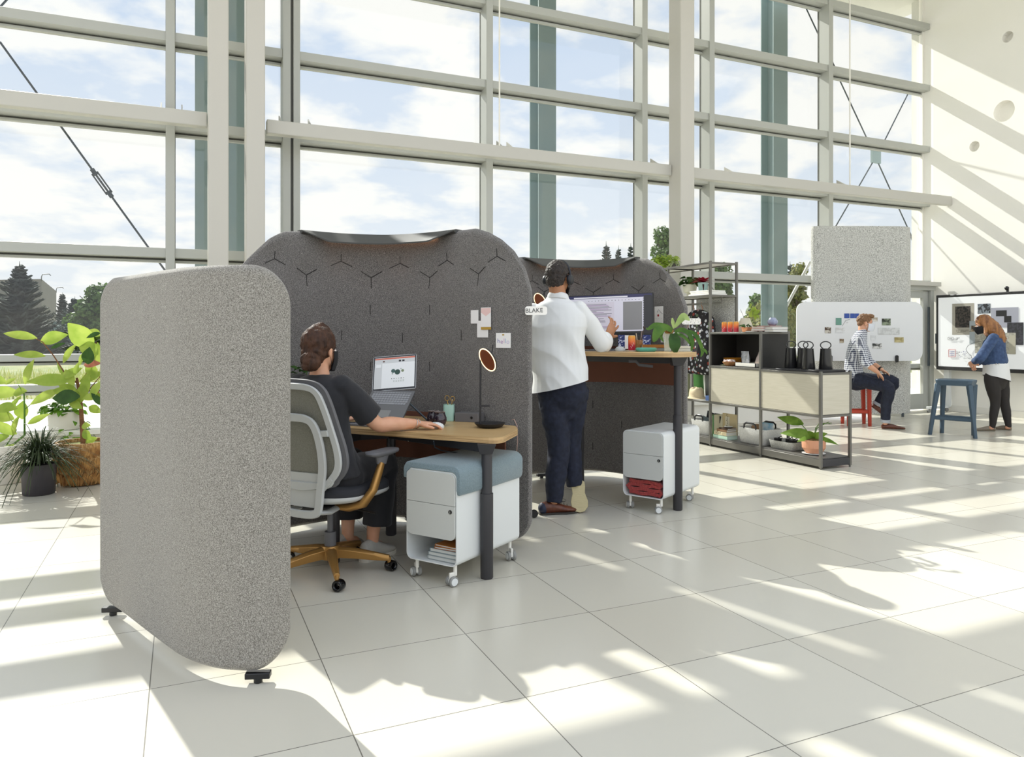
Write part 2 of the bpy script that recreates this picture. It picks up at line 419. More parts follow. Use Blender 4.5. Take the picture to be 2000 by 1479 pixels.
# interior white columns and the light shelf running between them
for a, b in ((.25, .445), (.614, .802), (6.11, 6.34), (-5.2, -5.0), (-4.85, -4.65)):
    g = G(); g.box((a, 8.15, 0), (b, 8.42, 7.15)); struct('trim_%d' % (nt_+1), g, COLM, .012); nt_ += 1
for a, b in ((-4.6, .245), (.838, 6.105), (6.345, 11.795)):
    g = G(); g.box((a, 8.34, 3.45), (b, 8.46, 3.60)); struct('trim_%d' % (nt_+1), g, SHELFW, .01); nt_ += 1
for x in (-.2, 0, 1.0, 1.32, 3.66, 3.8, 6.0, 7.3, 9.55):
    g = G(); g.loft([[V(x, 8.44, 3.6), V(x, 8.7, 3.6), V(x, 8.7, 3.75)], [V(x+.012, 8.44, 3.6), V(x+.012, 8.7, 3.6), V(x+.012, 8.7, 3.75)]]); trim(g, SHELFW, 0)
for x, z1 in ((3.62, 7.15), (9.62, 7.15)):
    g = G(); g.cyl((x, 8.5, 3.6), (x, 8.5, z1), .011, seg=8); trim(g, WHT, 0)
# low ledge under the glass
g = G(); g.box((-12, 8.42, 0), (8.95, 8.9, .30)); g.box((-12, 8.36, .30), (8.95, 8.9, .345)); trim(g, WHT, .004)
# narrow service door at the corner
D = bpy.data.objects.new('door_1', None); COL.objects.link(D); D['kind'] = 'structure'
g = G(); g.box((10.35, 8.60, 0), (10.43, 8.75, 2.12)); g.box((11.62, 8.60, 0), (11.7, 8.75, 2.12)); g.box((10.35, 8.58, 2.03), (11.72, 8.75, 2.14)); struct('door_frame', g, ALU, .004, parent=D)
g = G(); g.box((10.44, 8.64, .02), (10.56, 8.70, 2.02)); g.box((11.49, 8.64, .02), (11.61, 8.70, 2.02)); g.box((10.56, 8.64, .02), (11.49, 8.70, .28)); g.box((10.56, 8.64, 1.9), (11.49, 8.70, 2.02)); struct('door_leaf', g, ALU, .004, parent=D)
g = G(); g.box((11.52, 8.56, .75), (11.55, 8.59, 1.75)); struct('door_handle', g, CABLE, .004, parent=D)
g = G(); g.box((11.0, 8.5, 2.10), (11.75, 8.62, 2.17)); trim(g, SHELFW)
g = G(); g.box((11.785, -6, 0), (11.8, 8.6, .10)); struct('baseboard_right', g, WHT, .003)
# exterior steel: columns, bracing cables
for i, (a, b) in enumerate(((.16, .40), (.52, .76), (4.97, 5.27), (9.62, 9.95))):
    T = bpy.data.objects.new('trim_%d' % (nt_+1), None); nt_ += 1; COL.objects.link(T); T['kind'] = 'structure'
    g = G(); m_ = (a+b)/2
    g.box((a, 10.15, -.3), (b, 10.17, 7.6)); g.box((a, 10.45, -.3), (b, 10.47, 7.6)); g.box((m_-.01, 10.17, -.3), (m_+.01, 10.45, 7.6)); struct('column_profile', g, STEELX, parent=T)
def cable(p, q, Y=10.0, buckle=None):
    a, b = PY(*p, Y), PY(*q, Y)
    T = thing('bracing_cable', cable.label, 'cable', a, 'w', group='steel bracing rods outside the glass')
    g = G(); g.cyl(a, b, .012, seg=8); part(T, 'rod', g, CABLE)
    if buckle is not None:
        c = a.lerp(b, buckle); d = (b-a).normalized(); s_ = d.cross(V(0, 1, 0)).normalized()
        g = G()
        for k in (-1, 1): g.cyl(c-d*.14+s_*k*.032, c+d*.14+s_*k*.032, .009, seg=8)
        for k in (-1, 1): g.cbox(c+d*.15*k, (.08, .03, .05), M=Matrix.Rotation(-math.atan2(d.z, d.x), 4, 'Y'))
        part(T, 'turnbuckle', g, CABLE)
for lb, p, q, bk in (('long dark bracing rod sloping down to the right outside the leftmost window', (0, 82), (322, 528), .60),
                     ('bracing rod sloping down to the right into the steel plate outside the right windows', (1560, -15), (1706, 298), .45),
                     ('bracing rod rising to the right from the steel plate outside the corner window', (1716, 298), (1800, 130), None),
                     ('bracing rod running down to the left below the steel plate', (1704, 318), (1600, 498), None),
                     ('bracing rod running down to the right below the steel plate to the corner', (1715, 318), (1800, 505), .85),
                     ('short end of a bracing rod at the top left corner of the glazing', (0, 14), (40, -30), None)):
    cable.label = lb; cable(p, q, 10.0, bk)
a = PY(1702, 293, 10.0); b = PY(1719, 320, 10.0)
g = G(); g.box((a.x, 9.98, b.z), (b.x, 10.02, a.z)); solo('gusset_plate', 'grey green steel plate joining the four bracing rods outside', 'plate', g, STEELX, (a.x, 10, b.z), 'w')
# ---------------------------------------------------------------- outside
g = G(); g.box((-30, 9.2, -.5), (45, 21, -.28)); struct('trim_%d' % (nt_+1), g, mat('concrete_terrace', 'D8D3C8', .8, var='C8C2B6', vs_=2)); nt_ += 1
LAWN = mat('lawn_grass', '76864A', .9, var='94935C', vs_=.9, bump=.5, bs=12)
g = G(); n = 40; rows = []
for j in range(13):
    y = 21+j**1.75*2.2
    rows.append([g.b.verts.new((-150+i*9, y, -.36+.008*(y-21)+.25*noise.noise(V(i*.9, j*.8, 0)))) for i in range(n)])
for a, b in zip(rows, rows[1:]):
    for i in range(n-1): g._f((a[i], a[i+1], b[i+1], b[i]))
solo('lawn', 'mown green lawn and meadow outside beyond the glass', 'lawn', g, LAWN, (0, 0, 0), 'w', kind='stuff')
TALL = leafmat('meadow_grass', 'C0BE78', '93A552', .4)
g = G(); rn = random.Random(3)
for k in range(9000):
    x = rn.uniform(-14, 12); y = rn.uniform(21.3, 33); h = rn.uniform(.15, .42); a = rn.uniform(0, PI); w_ = .022
    z = -.36+.008*(y-21); dx, dy = math.cos(a)*w_, math.sin(a)*w_; lx = rn.uniform(-.1, .1)
    v = [g.b.verts.new(q) for q in ((x-dx, y-dy, z), (x+dx, y+dy, z), (x+lx, y, z+h))]; g._f(v)
solo('meadow_grass', 'strip of tall pale grass outside between terrace and lawn', 'grass', g, TALL, (0, 26, -.3), 'w', kind='stuff', smooth=None, nrm=False)
# concrete building
g = G(); BT = thing('building', 'low grey concrete building far behind the big dark spruce at left', 'building', (-34, 84, -.2), 'w')
def bx(x0, y0, d0, x1, y1, d1):
    pass
A = P(-160, 549, 96); B = P(81, 549, 92); C_ = P(110, 562, 118)
def ww(p, z=None): q = C2W(p.x, p.y); return V(q.x, q.y, p.z if z is None else z)
A2, B2, C2_ = ww(A), ww(B), ww(C_); D2 = A2+(C2_-B2)
zt = B.z
g.loft([[V(q.x, q.y, -.4) for q in (A2, B2, C2_, D2)], [V(q.x, q.y, zt) for q in (A2, B2, C2_, D2)]])
part(BT, 'wall', g, mat('building_concrete', '8A8684', .85, var='827E7C', vs_=.3), smooth=None)
g = G(); g.loft([[V(q.x, q.y, zt) for q in (A2, B2, C2_, D2)], [V(q.x, q.y, zt+.25) for q in (A2, B2, C2_, D2)]])
part(BT, 'roof_edge', g, mat('roof_edge', '8A8380', .8), smooth=None)
for q, nm in ((B2, 0), (C2_, 1)):
    g = G(); p0 = V(q.x, q.y, zt); g.tube([p0, p0+V(0, 0, .5), p0+V(.1, 0, .8), p0+V(.8, 0, .9), p0+V(1.0, 0, .7)], .05, 6); part(BT, 'roof_light', g, ALUD)
for (xa, xb, d, z0) in ((-40, 190, 62, .25),):
    pass
# trees
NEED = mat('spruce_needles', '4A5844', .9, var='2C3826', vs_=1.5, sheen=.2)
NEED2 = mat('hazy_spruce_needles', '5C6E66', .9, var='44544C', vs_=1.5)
BARK = mat('bark', '5B4A3C', .9, bump=.5, bs=20)
DEC = leafmat('deciduous_leaf', '6F8A48', '4C6632', .3); DEC2 = leafmat('autumn_leaf', 'A29A55', '6F7F3E', .35)
def spruce(px, ytop, ybase, d, wpx, label, m=NEED, n=2600, seed=1, haze=0):
    rn = random.Random(seed); b = P(px, ybase, d); top = P(px, ytop, d).z; z0 = -.3+.008*max(0, d-21); H_ = top-z0
    b.z = z0; Rm = wpx/F*d/2
    T = thing('spruce_tree', label, 'tree', b, 'c', group=None)
    g = G(); g.cyl(b, b+V(0, 0, H_*.97), H_*.018, .02, 8); part(T, 'trunk', g, BARK)
    g = G(); k = 0
    nw_ = int(44+H_)
    for w in range(nw_):
        t = w/nw_; zz_ = z0+H_*(.05+.93*t)+rn.uniform(-.3, .3)*H_/nw_; L = Rm*(1-t)**.85*1.05+.12; nb = int(5+6*(1-t))
        for j in range(nb):
            a = 2*PI*j/nb+w*1.7+rn.uniform(-.2, .2); l = L*rn.uniform(.55, 1.15); dr = V(math.cos(a), math.sin(a), -.15)
            base = V(b.x, b.y, zz_+rn.uniform(-.6, .6)*H_/nw_); seg = max(3, int(n/(nw_*nb))+1)
            for s_ in range(seg):
                f = (s_+.6)/seg; c = base+dr*l*f+V(0, 0, -.25*l*f*(1-f)*2+.16*l*f*f); sz = (.13+.10*l)*(1.15-f*.7)*rn.uniform(.8, 1.3)
                for sg in (-1, 1):
                    pd = V(-math.sin(a), math.cos(a), 0)*sg+dr*.8
                    q = [c, c+pd*sz+V(0, 0, -.25*sz), c+dr*sz*1.1+V(0, 0, -.05*sz)]
                    g._f([g.b.verts.new(v) for v in q])
                q = [c+V(0, 0, .02), c+dr*sz*.3+V(0, 0, -.9*sz), c+dr*sz*1.2]; g._f([g.b.verts.new(v) for v in q])
    g.tube([V(b.x, b.y, top-.6), V(b.x, b.y, top+.05)], [.05, .01], 5)
    part(T, 'needles', g, m, smooth=None, kind='stuff', nrm=False)
def broad(px, ytop, d, wpx, label, m=DEC, n=5200, seed=1, zb=.12, name='deciduous_tree', ls=.30):
    rn = random.Random(seed); b = P(px, 690, d); b.z = -.3+.008*max(0, d-21); H_ = P(px, ytop, d).z-b.z; R_ = wpx/F*d/2
    T = thing(name, label, 'tree', b, 'c')
    g = G(); g.tube([b, b+V(.1, 0, H_*.4), b+V(-.1, 0, H_*.8)], [H_*.025, H_*.018, .03], 8)
    for k in range(6):
        a = k*1.9; q = b+V(0, 0, H_*(.3+.08*k)); g.tube([q, q+V(math.cos(a)*R_*.5, math.sin(a)*R_*.5, H_*.16)], [H_*.01, .02], 6)
    part(T, 'trunk', g, BARK)
    g = G(); bl = []
    for k in range(26):
        t = (k+rn.random())/26; a = rn.uniform(0, 2*PI); rr = R_*(.35+.5*math.sin(PI*min(1, .15+t*.85)))*rn.uniform(.4, 1)
        bl.append((b+V(math.cos(a)*rr*.75, math.sin(a)*rr*.75, H_*(zb+(.93-zb)*t)), R_*rn.uniform(.28, .46)))
    bl.append((b+V(0, 0, H_*.9), R_*.3))
    for k in range(n):
        c, r = bl[k % len(bl)]; v = V(rn.gauss(0, 1), rn.gauss(0, 1), rn.gauss(0, 1)).normalized(); p = c+v*r*rn.uniform(.7, 1.05)
        d_ = V(rn.gauss(0, 1), rn.gauss(0, 1), rn.gauss(0, .6)-.3).normalized(); x, y = frame_of(d_, v); s_ = ls*rn.uniform(.6, 1.2)
        g._f([g.b.verts.new(q) for q in (p-x*s_*.4, p+d_*s_*.6, p+x*s_*.4, p-d_*s_*.4)])
    part(T, 'foliage', g, m, smooth=None, kind='stuff', nrm=False)
spruce(38, 512, 690, 42, 170, 'large dark spruce standing in front of the building at far left', n=9000, seed=2)
spruce(122, 572, 690, 66, 46, 'slim dark spruce just right of the grey building', n=2600, seed=3)
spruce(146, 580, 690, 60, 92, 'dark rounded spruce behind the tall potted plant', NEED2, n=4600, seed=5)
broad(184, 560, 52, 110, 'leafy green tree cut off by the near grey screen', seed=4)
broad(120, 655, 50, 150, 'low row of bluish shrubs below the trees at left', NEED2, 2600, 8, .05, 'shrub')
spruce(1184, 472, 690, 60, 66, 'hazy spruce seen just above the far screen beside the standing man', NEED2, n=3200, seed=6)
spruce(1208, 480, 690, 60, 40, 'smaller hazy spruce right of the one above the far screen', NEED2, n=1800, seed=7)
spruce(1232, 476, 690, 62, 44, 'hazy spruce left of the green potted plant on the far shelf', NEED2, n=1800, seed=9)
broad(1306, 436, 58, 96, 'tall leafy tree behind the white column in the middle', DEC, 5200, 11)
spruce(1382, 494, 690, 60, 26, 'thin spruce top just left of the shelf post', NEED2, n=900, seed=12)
broad(1408, 512, 52, 76, 'leafy tree seen through the empty top of the shelf', DEC, 3400, 13)
broad(1484, 575, 48, 74, 'dark leafy tree left of the grey outside column above the books', DEC, 3000, 14)
broad(1556, 516, 50, 70, 'autumn tinted tree between outside column and felt screen', DEC2, 4000, 15)
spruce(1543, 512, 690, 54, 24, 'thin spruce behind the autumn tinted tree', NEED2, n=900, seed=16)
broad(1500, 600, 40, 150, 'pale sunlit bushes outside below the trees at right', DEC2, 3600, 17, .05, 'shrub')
g = G()
a, b = PY(1533, 604, 10.3), PY(1582, 512, 10.3)
g.cyl(a, b, .028, seg=10); struct('trim_%d' % (nt_+1), g, WHT); nt_ += 1
# ---------------------------------------------------------------- fabric screens
class Screen:
    def __init__(s, pts, zb, top, thick, rad_b, flip=1):
        "pts: plan points (right, depth) in camera-aligned metres; top: list of (fraction, height)"
        P2 = pts
        dense = []
        n = len(P2)
        for i in range(n-1):
            a, b, c, d = P2[max(i-1, 0)], P2[i], P2[i+1], P2[min(i+2, n-1)]
            for k in range(10):
                t = k/10; dense.append(.5*((2*b)+(c-a)*t+(2*a-5*b+4*c-d)*t*t+(3*b-a-3*c+d)*t**3))
        dense.append(P2[-1]); s.cum = [0]
        for a, b in zip(dense, dense[1:]): s.cum.append(s.cum[-1]+(b-a).length)
        s.L = s.cum[-1]; s.P = dense; s.zb = zb; s.top = top; s.t = thick; s.rb = rad_b
    def at(s, q):
        "plan point, unit tangent at arc length q"
        q = max(0, min(s.L, q)); i = 0
        while i < len(s.cum)-2 and s.cum[i+1] < q: i += 1
        f = (q-s.cum[i])/(s.cum[i+1]-s.cum[i]+1e-9); p = s.P[i].lerp(s.P[i+1], f)
        a, b = s.P[max(i-1, 0)], s.P[min(i+2, len(s.P)-1)]; return p, (b-a).normalized()
    def ztop(s, q):
        f = q/s.L; T = s.top
        for (a, za), (b, zb_) in zip(T, T[1:]):
            if f <= b: t = (f-a)/(b-a); t = t*t*(3-2*t) if s.smooth else t; return za+(zb_-za)*t
        return T[-1][1]
    def lims(s, q):
        r = s.rb; zt = s.ztop(q); zb = s.zb; e = min(q, s.L-q)
        if e < r: k = r-math.sqrt(max(0, r*r-(r-e)**2)); zb += k; zt -= k*s.tr
        return zb, zt
    smooth = True; tr = 1
    def pt(s, q, z, off=0):
        p, t = s.at(q); n = V(t.y, -t.x)   # towards the camera
        return V(p.x+n.x*off, p.y+n.y*off, z)
    def hit(s, x, y):
        "arc length and height under a pixel on the near face"
        best = None
        for i in range(401):
            q = s.L*i/400; p, _ = s.at(q); X = 1000+F*p.x/p.y
            e = abs(X-x)
            if best is None or e < best[0]: best = (e, q, p)
        return best[1], HC+(HY-y)/F*best[2].y
    def mesh(s, dimples=(), nz=90, nq=150):
        g = G(); qs = [s.L*.5*(1-math.cos(PI*i/nq)) for i in range(nq+1)]
        grids = []
        for side in (0, 1):
            rows = []
            for q in qs:
                a, b = s.lims(q); row = []
                for j in range(nz+1):
                    z = a+(b-a)*j/nz; o = -side*s.t
                    if side == 0:
                        for dq, dz, dr, dd in dimples:
                            w = ((q-dq)**2+(z-dz)**2)/(dr*dr)
                            if w < 9: o -= dd*math.exp(-w*1.3)
                    em = min((z-a), (b-z), q+.001, s.L-q+.001)
                    if em < .012: o += (-1 if side == 0 else 1)*s.t*.42*(1-max(0, em)/.012)**2
                    row.append(g.b.verts.new(s.pt(q, z, o)))
                rows.append(row)
            grids.append(rows)
            for r0, r1 in zip(rows, rows[1:]):
                for j in range(nz):
                    v = (r0[j], r1[j], r1[j+1], r0[j+1]); g._f(v if side == 0 else v[::-1])
        A, B = grids
        for i in range(nq): g._f((A[i][0], B[i][0], B[i+1][0], A[i+1][0])); g._f((A[i][nz], A[i+1][nz], B[i+1][nz], B[i][nz]))
        for j in range(nz): g._f((A[0][j], A[0][j+1], B[0][j+1], B[0][j])); g._f((A[nq][j], B[nq][j], B[nq][j+1], A[nq][j+1]))
        return g
def mk(l, **k): return Screen([V((x-1000)/F*d, d) for x, d in l], **k)
def caster_glide(T, p, ang=0):
    g = G(); M = Matrix.Translation(p) @ Matrix.Rotation(ang, 4, 'Z')
    g.box((-.045, -.018, .018), (.045, .018, .04), M); g.cyl(M @ V(0, 0, 0), M @ V(0, 0, .02), .016, seg=12); part(T, 'foot', g, BLACK, bev=.003)

# near screen (its outer face turned to the camera)
s1 = mk([(194, 3.47), (230, 3.32), (270, 3.14), (310, 2.98), (350, 2.85), (400, 2.765), (450, 2.73), (510, 2.73), (569, 2.78)], zb=.045, top=[(0, 1.545), (1, 1.545)], thick=.035, rad_b=.15)
T = thing('privacy_screen', 'curved light grey speckled fabric screen nearest the camera, plain outer face', 'screen', (s1.at(s1.L/2)[0].x, s1.at(s1.L/2)[0].y, 0))
part(T, 'fabric_panel', s1.mesh(), FELT1, smooth=60)
for x in (214, 503):
    q, _ = s1.hit(x, 1200); caster_glide(T, s1.pt(q, 0, -.015), .1)

# middle screen
s2 = mk([(402, 4.10), (436, 4.38), (474, 4.57), (530, 4.70), (590, 4.86), (670, 5.03), (755, 5.10), (830, 5.00), (890, 4.83), (960, 4.60), (1034, 4.46)], zb=.03,
        top=[(0, 1), (1, 1)], thick=.05, rad_b=.15)
s2.top = [(s2.hit(x, 0)[0]/s2.L, z_) for x, z_ in ((402, 1.45), (437, 1.58), (470, 1.68), (488, 1.765), (510, 1.84), (530, 1.90), (560, 1.955), (590, 1.965), (890, 1.965), (925, 1.962), (950, 1.925), (975, 1.875), (1000, 1.80), (1020, 1.70), (1034, 1.56))]
Screen.tr = 1; s2.smooth = False; s2.tr = .15
def seams(T, s, ys, ups, slits, m=mat('seam_thread', '23211F', .9)):
    dm = []
    def ln(q0, z0, q1, z1):
        g.tube([s.pt(q0+(q1-q0)*k/4, z0+(z1-z0)*k/4, -.0005-dep(q0+(q1-q0)*k/4, z0+(z1-z0)*k/4)) for k in range(5)], .003, 5)
    for x, y in ys+ups: q, z = s.hit(x, y); dm.append((q, z, .11, .022))
    for x, y in slits: q, z = s.hit(x, y); dm.append((q+.02, z, .06, .006))
    def dep(q, z): return sum(dd*math.exp(-((q-a)**2+(z-b)**2)/(r*r)*1.3) for a, b, r, dd in dm)
    for x, y in ys:
        g = G(); q, z = s.hit(x, y); ln(q, z, q, z-.075); ln(q, z, q-.07, z+.042); ln(q, z, q+.07, z+.042); part(T, 'tuft_seam', g, m)
    for x, y in ups:
        g = G(); q, z = s.hit(x, y); ln(q, z, q, z+.048); ln(q, z, q-.072, z-.034); ln(q, z, q+.072, z-.034); part(T, 'tuft_seam', g, m)
    for x, y in slits:
        g = G(); q, z = s.hit(x, y); ln(q, z-.033, q, z+.033); part(T, 'slit_seam', g, m)
    return dm
T2 = thing('privacy_screen', 'tall dark grey screen with stitched tufts behind the seated person at the laptop', 'screen', (s2.at(s2.L/2)[0].x, s2.at(s2.L/2)[0].y, 0))
dm = seams(T2, s2, [(602, 537), (725, 542), (836, 542), (930, 535)], [(540, 505), (667, 510), (779, 514), (868, 508), (967, 500)],
           [(723, 605), (838, 605), (785, 660), (723, 716), (838, 716), (668, 655), (900, 655)])
part(T2, 'fabric_panel', s2.mesh(dm), FELT2, smooth=60)
def rail(T, s, xa, xb, z, m=mat('rail_metal', '484845', .65, metal=0)):
    qa, qb = s.hit(xa, 460)[0], s.hit(xb, 460)[0]; g = G(); R = []; n = 40
    for i in range(n+1):
        q = qa+(qb-qa)*i/n; e = min(i, n-i)/n; k = min(1, e/.13)
        R.append([s.pt(q, z+.008, -.055), s.pt(q, z+.008, .0), s.pt(q, z+.002-.066*k, .02+.09*k), s.pt(q, z-.004-.070*k, .018+.09*k), s.pt(q, z-.020, -.0), s.pt(q, z-.012, -.055)])
    g.loft(R); part(T, 'top_rail', g, m, smooth=30)
    g = G(); R = []
    for i in range(31):
        q = qa+.18+(qb-qa-.36)*i/30; R.append([s.pt(q, z-.021, .004), s.pt(q, z-.024, .022), s.pt(q, z-.030, .022), s.pt(q, z-.030, .004)])
    g.loft(R); part(T, 'light_strip', g, mat('warm_led', 'FFB98A', .5, emit=5))
rail(T2, s2, 588, 890, 1.965)
for x in (520, 800): q, _ = s2.hit(x, 1000); caster_glide(T2, s2.pt(q, 0, -.025), .4)

# far screen
s3 = mk([(972, 6.05), (1024, 6.48), (1080, 6.66), (1140, 6.75), (1190, 6.66), (1243, 6.45), (1290, 6.22), (1337, 6.02)], zb=.045,
        top=[(0, 1.6), (.05, 1.80), (.12, 1.94), (.2, 1.955), (.72, 1.955), (.80, 1.94), (.88, 1.86), (.96, 1.70), (1, 1.52)], thick=.05, rad_b=.15)
s3.smooth = False; s3.tr = .15
T3 = thing('privacy_screen', 'far dark grey tufted screen behind the standing man and his monitor', 'screen', (s3.at(s3.L/2)[0].x, s3.at(s3.L/2)[0].y, 0))
dm = seams(T3, s3, [(1158, 571), (1244, 568), (1066, 570)], [(1043, 548), (1196, 546), (1286, 544), (1120, 549)], [(1158, 790), (1158, 872), (1214, 830), (1072, 870), (1072, 790)])
part(T3, 'fabric_panel', s3.mesh(dm), FELT2, smooth=60)
rail(T3, s3, 1024, 1242, 1.955)
for x in (1060, 1310): q, _ = s3.hit(x, 900); caster_glide(T3, s3.pt(q, 0, -.025), .4)
# wheel of the far screen seen at the edge of the middle one
g = G(); c = P(1043, 997, 5.20); g.lathe([(.006, -.016), (.026, -.016), (.029, 0), (.026, .016), (.006, .016)], (c.x, c.y, .029), 24, Matrix.Rotation(PI/2, 3, 'X').to_3x3())
g.tube([(c.x-.02, c.y, .029), (c.x-.02, c.y+.0, .07), (c.x-.035, c.y, .09)], .006, 8)
part(T2, 'wheel', g, GLOSSB)

# cards pinned to screens
def card(name, label, s, x, y, w, h, m=PAPER, off=.002, tilt=0, group=None, t=.0012):
    q, z = s.hit(x, y); p = s.pt(q, z, off+.002); a, b = s.pt(q-.03, z), s.pt(q+.03, z); u = (b-a).normalized(); v = V(0, 0, 1)
    if tilt: u, v = u*math.cos(tilt)+v*math.sin(tilt), v*math.cos(tilt)-u*math.sin(tilt)
    T = thing(name, label, 'card', p)
    g = G(); g.slab(p, u, v, w, h, t, .003, 2); part(T, 'sheet', g, m, smooth=None)
    return T, p, u, v, u.cross(v)
PINK = mat('pale_pink_print', 'E9C6BF', .7); OCH = mat('ochre_tape', 'B5923A', .6); INK = mat('black_ink', '1C1C1E', .6)
card('note_card', 'blank white card pinned on the middle screen, left one of the overlapping cards', s2, 928, 619, .072, .085)
card('note_card', 'white card with faint print, lowest of the overlapping cards on the middle screen', s2, 944, 643, .098, .105, off=.001)
T, p, u, v, n = card('note_card', 'white card with pink arrow shape and ochre tape on the middle screen', s2, 951, 622, .085, .135, off=.005)
g = G(); o = p+n*.0016
for k in range(2):
    pts = [(-.040, .064), (.040, .064), (.040, .036), (0, .014), (-.040, .036)]
g.loft([[o+u*a+v*b for a, b in pts], [o+n*.0004+u*a+v*b for a, b in pts]]); part(T, 'pink_arrow', g, PINK, smooth=None)
g = G(); g.slab(p+n*.002+u*.002-v*.062, u, v, .086, .017, .001); part(T, 'ochre_tape', g, OCH, smooth=None)
T, p, u, v, n = card('greeting_card', 'small white card reading hello in pastel letters beside the desk lamp', s2, 984, 665, .108, .092)
hc = [mat('h%d' % i, c, .6) for i, c in enumerate(('8E86B8', 'B490B8', 'C8A0BE', '9AB4CE', 'C8BCD8'))]
for i, ch in enumerate('hello'):
    text(T, ch, .040, basis(p+n*.0018+u*(-.034, -.011, .0065, .0165, .034)[i]-v*(.008 if ch in 'eo' else .004), u, v), hc[i], 'letter')
g = G(); g.slab(p+n*.0018+v*.034, u, v, .014, .008, .0008); part(T, 'gold_crest', g, OCH, smooth=None)
# name plates: cream plates clipped over the screen ends
def plate(label, c, u, w, h, body, size):
    T = thing('name_plate', label, 'sign', c); v = V(0, 0, 1); u = u.normalized(); n = u.cross(v)
    g = G(); g.slab(c, u, v, w, h, .006, h*.28, 6); part(T, 'plate', g, mat('cream_plate', 'EFECE4', .45), smooth=30)
    g = G(); k = -.045; g.slab(c+u*k-n*.045, u, v, .02, .03, .045); part(T, 'clip', g, BLACK)
    if body: text(T, body, size, basis(c+n*.0066+u*-.012, u, v) @ Matrix.Rotation(.04, 4, 'Z'), INK)
    return T, n
plate('cream name plate hand-lettered BLAKE sticking out from the edge of the middle screen', P(1047, 607, 4.43), V(1, .05, 0), .132, .052, 'BLAKE', .037)
T, n = plate('blank cream name plate beside the floral fabric at the edge of the far screen', P(1350, 628, 5.96), V(1, .1, 0), .155, .05, None, 0)
g = G(); c = P(1350, 628, 5.96)+n*.0066; u = V(1, .1, 0).normalized(); rn = random.Random(2)
for k in range(34): g.slab(c+u*rn.uniform(-.07, .07)+V(0, 0, rn.uniform(-.02, .02)), u, V(0, 0, 1), .003, .003, .0006)
part(T, 'speckles', g, INK, smooth=None)
T, p, u, v, n = card('print_card', 'white card with red dot and black zigzag drawing right of the monitor', s3, 1288, 616, .098, .15)
g = G(); g.cyl(p+n*.0014+v*-.001+u*-.006, p+n*.0022+v*-.001+u*-.006, .010, seg=18); part(T, 'red_dot', g, mat('red_ink', 'A8242A', .6))
g = G()
for k in range(6): g.slab(p+n*.0016+u*(.0+.0075*k)+v*(.045-.0065*k), u, v, .005, .005, .0006)
g.tube([p+n*.0018+u*(-.012+.006*math.cos(a))+v*(.033+.006*math.sin(a)) for a in [i*PI/6 for i in range(12)]], .0008, 4, closed=True)
for k in range(5): g.slab(p+n*.0016+u*(-.03+.015*k)+v*(.02 if k % 2 else -.028), u, v, .008, .0012, .0006)
part(T, 'black_marks', g, INK, smooth=None)
card('pinned_sheet', 'white sheet pinned low behind the staghorn plant, left one', s3, 1296, 659, .055, .085)
card('pinned_sheet', 'white sheet pinned low behind the staghorn plant, right one', s3, 1318, 659, .06, .085)
# ---------------------------------------------------------------- sit desk
def desk(name, label, poly, z, t, legs, beam, modesty, fl=None):
    cx = sum(p[0] for p in legs)/len(legs); cy = sum(p[1] for p in legs)/len(legs)
    T = thing(name, label, 'desk', (cx, cy, 0))
    n = len(poly); out = []
    for i in range(n):   # round the corners
        a, b, c = V(*poly[i-1]), V(*poly[i][:2]), V(*poly[(i+1) % n]); a = V(a.x, a.y); c = V(c.x, c.y)
        r = poly[i][2] if len(poly[i]) > 2 else .03
        b2 = V(b.x, b.y); d1, d2 = (a-b2), (c-b2); r1 = min(r, d1.length*.45, d2.length*.45)
        p, q = b2+d1.normalized()*r1, b2+d2.normalized()*r1
        for k in range(7): u_ = k/6; out.append(((1-u_)**2*p+2*u_*(1-u_)*b2+u_*u_*q))
    g = G(); f = .003
    g.prism([(p.x, p.y) for p in out], z-t, z-.002)
    part(T, 'plywood_core', g, PLY, smooth=None)
    g = G(); g.prism([(p.x, p.y) for p in out], z-.002, z); part(T, 'desktop_veneer', g, OAKT, smooth=None)
    for lx, ly in legs:
        g = G(); g.lathe([(.030, 0), (.034, .006), (.034, z*.60)], (lx, ly, 0), 28)
        g.cyl((lx, ly, z*.60), (lx, ly, z-t-.05), .0285, seg=28)
        part(T, 'leg', g, DARK, smooth=40)
    g = G()
    for (a, b) in beam:
        a, b = V(*a), V(*b); d = (b-a).normalized(); x = V(d.y, -d.x)
        R = []
        for p in (a, b): R.append([V(p.x+x.x*s_*.04, p.y+x.y*s_*.04, zz_) for s_, zz_ in ((-1, z-t), (1, z-t), (.75, z-t-.055), (-.75, z-t-.055))])
        g.loft(R)
    part(T, 'support_beam', g, DARK, bev=.002)
    R0 = [V(p[0], p[1], 0) for p in modesty]; dense = R0
    g = G(); A = []
    for i, p in enumerate(dense):
        a, b = dense[max(i-1, 0)], dense[min(i+1, len(dense)-1)]; d = (b-a).normalized(); x = V(d.y, -d.x, 0)*.006
        zt2 = z+.028 if i > 0 else z-.04; A.append([V(p.x+x.x, p.y+x.y, z-.28), V(p.x-x.x, p.y-x.y, z-.28), V(p.x-x.x, p.y-x.y, zt2), V(p.x+x.x, p.y+x.y, zt2)])
    g.loft(A); part(T, 'modesty_panel', g, TERRA)
    return T
ZD = .748
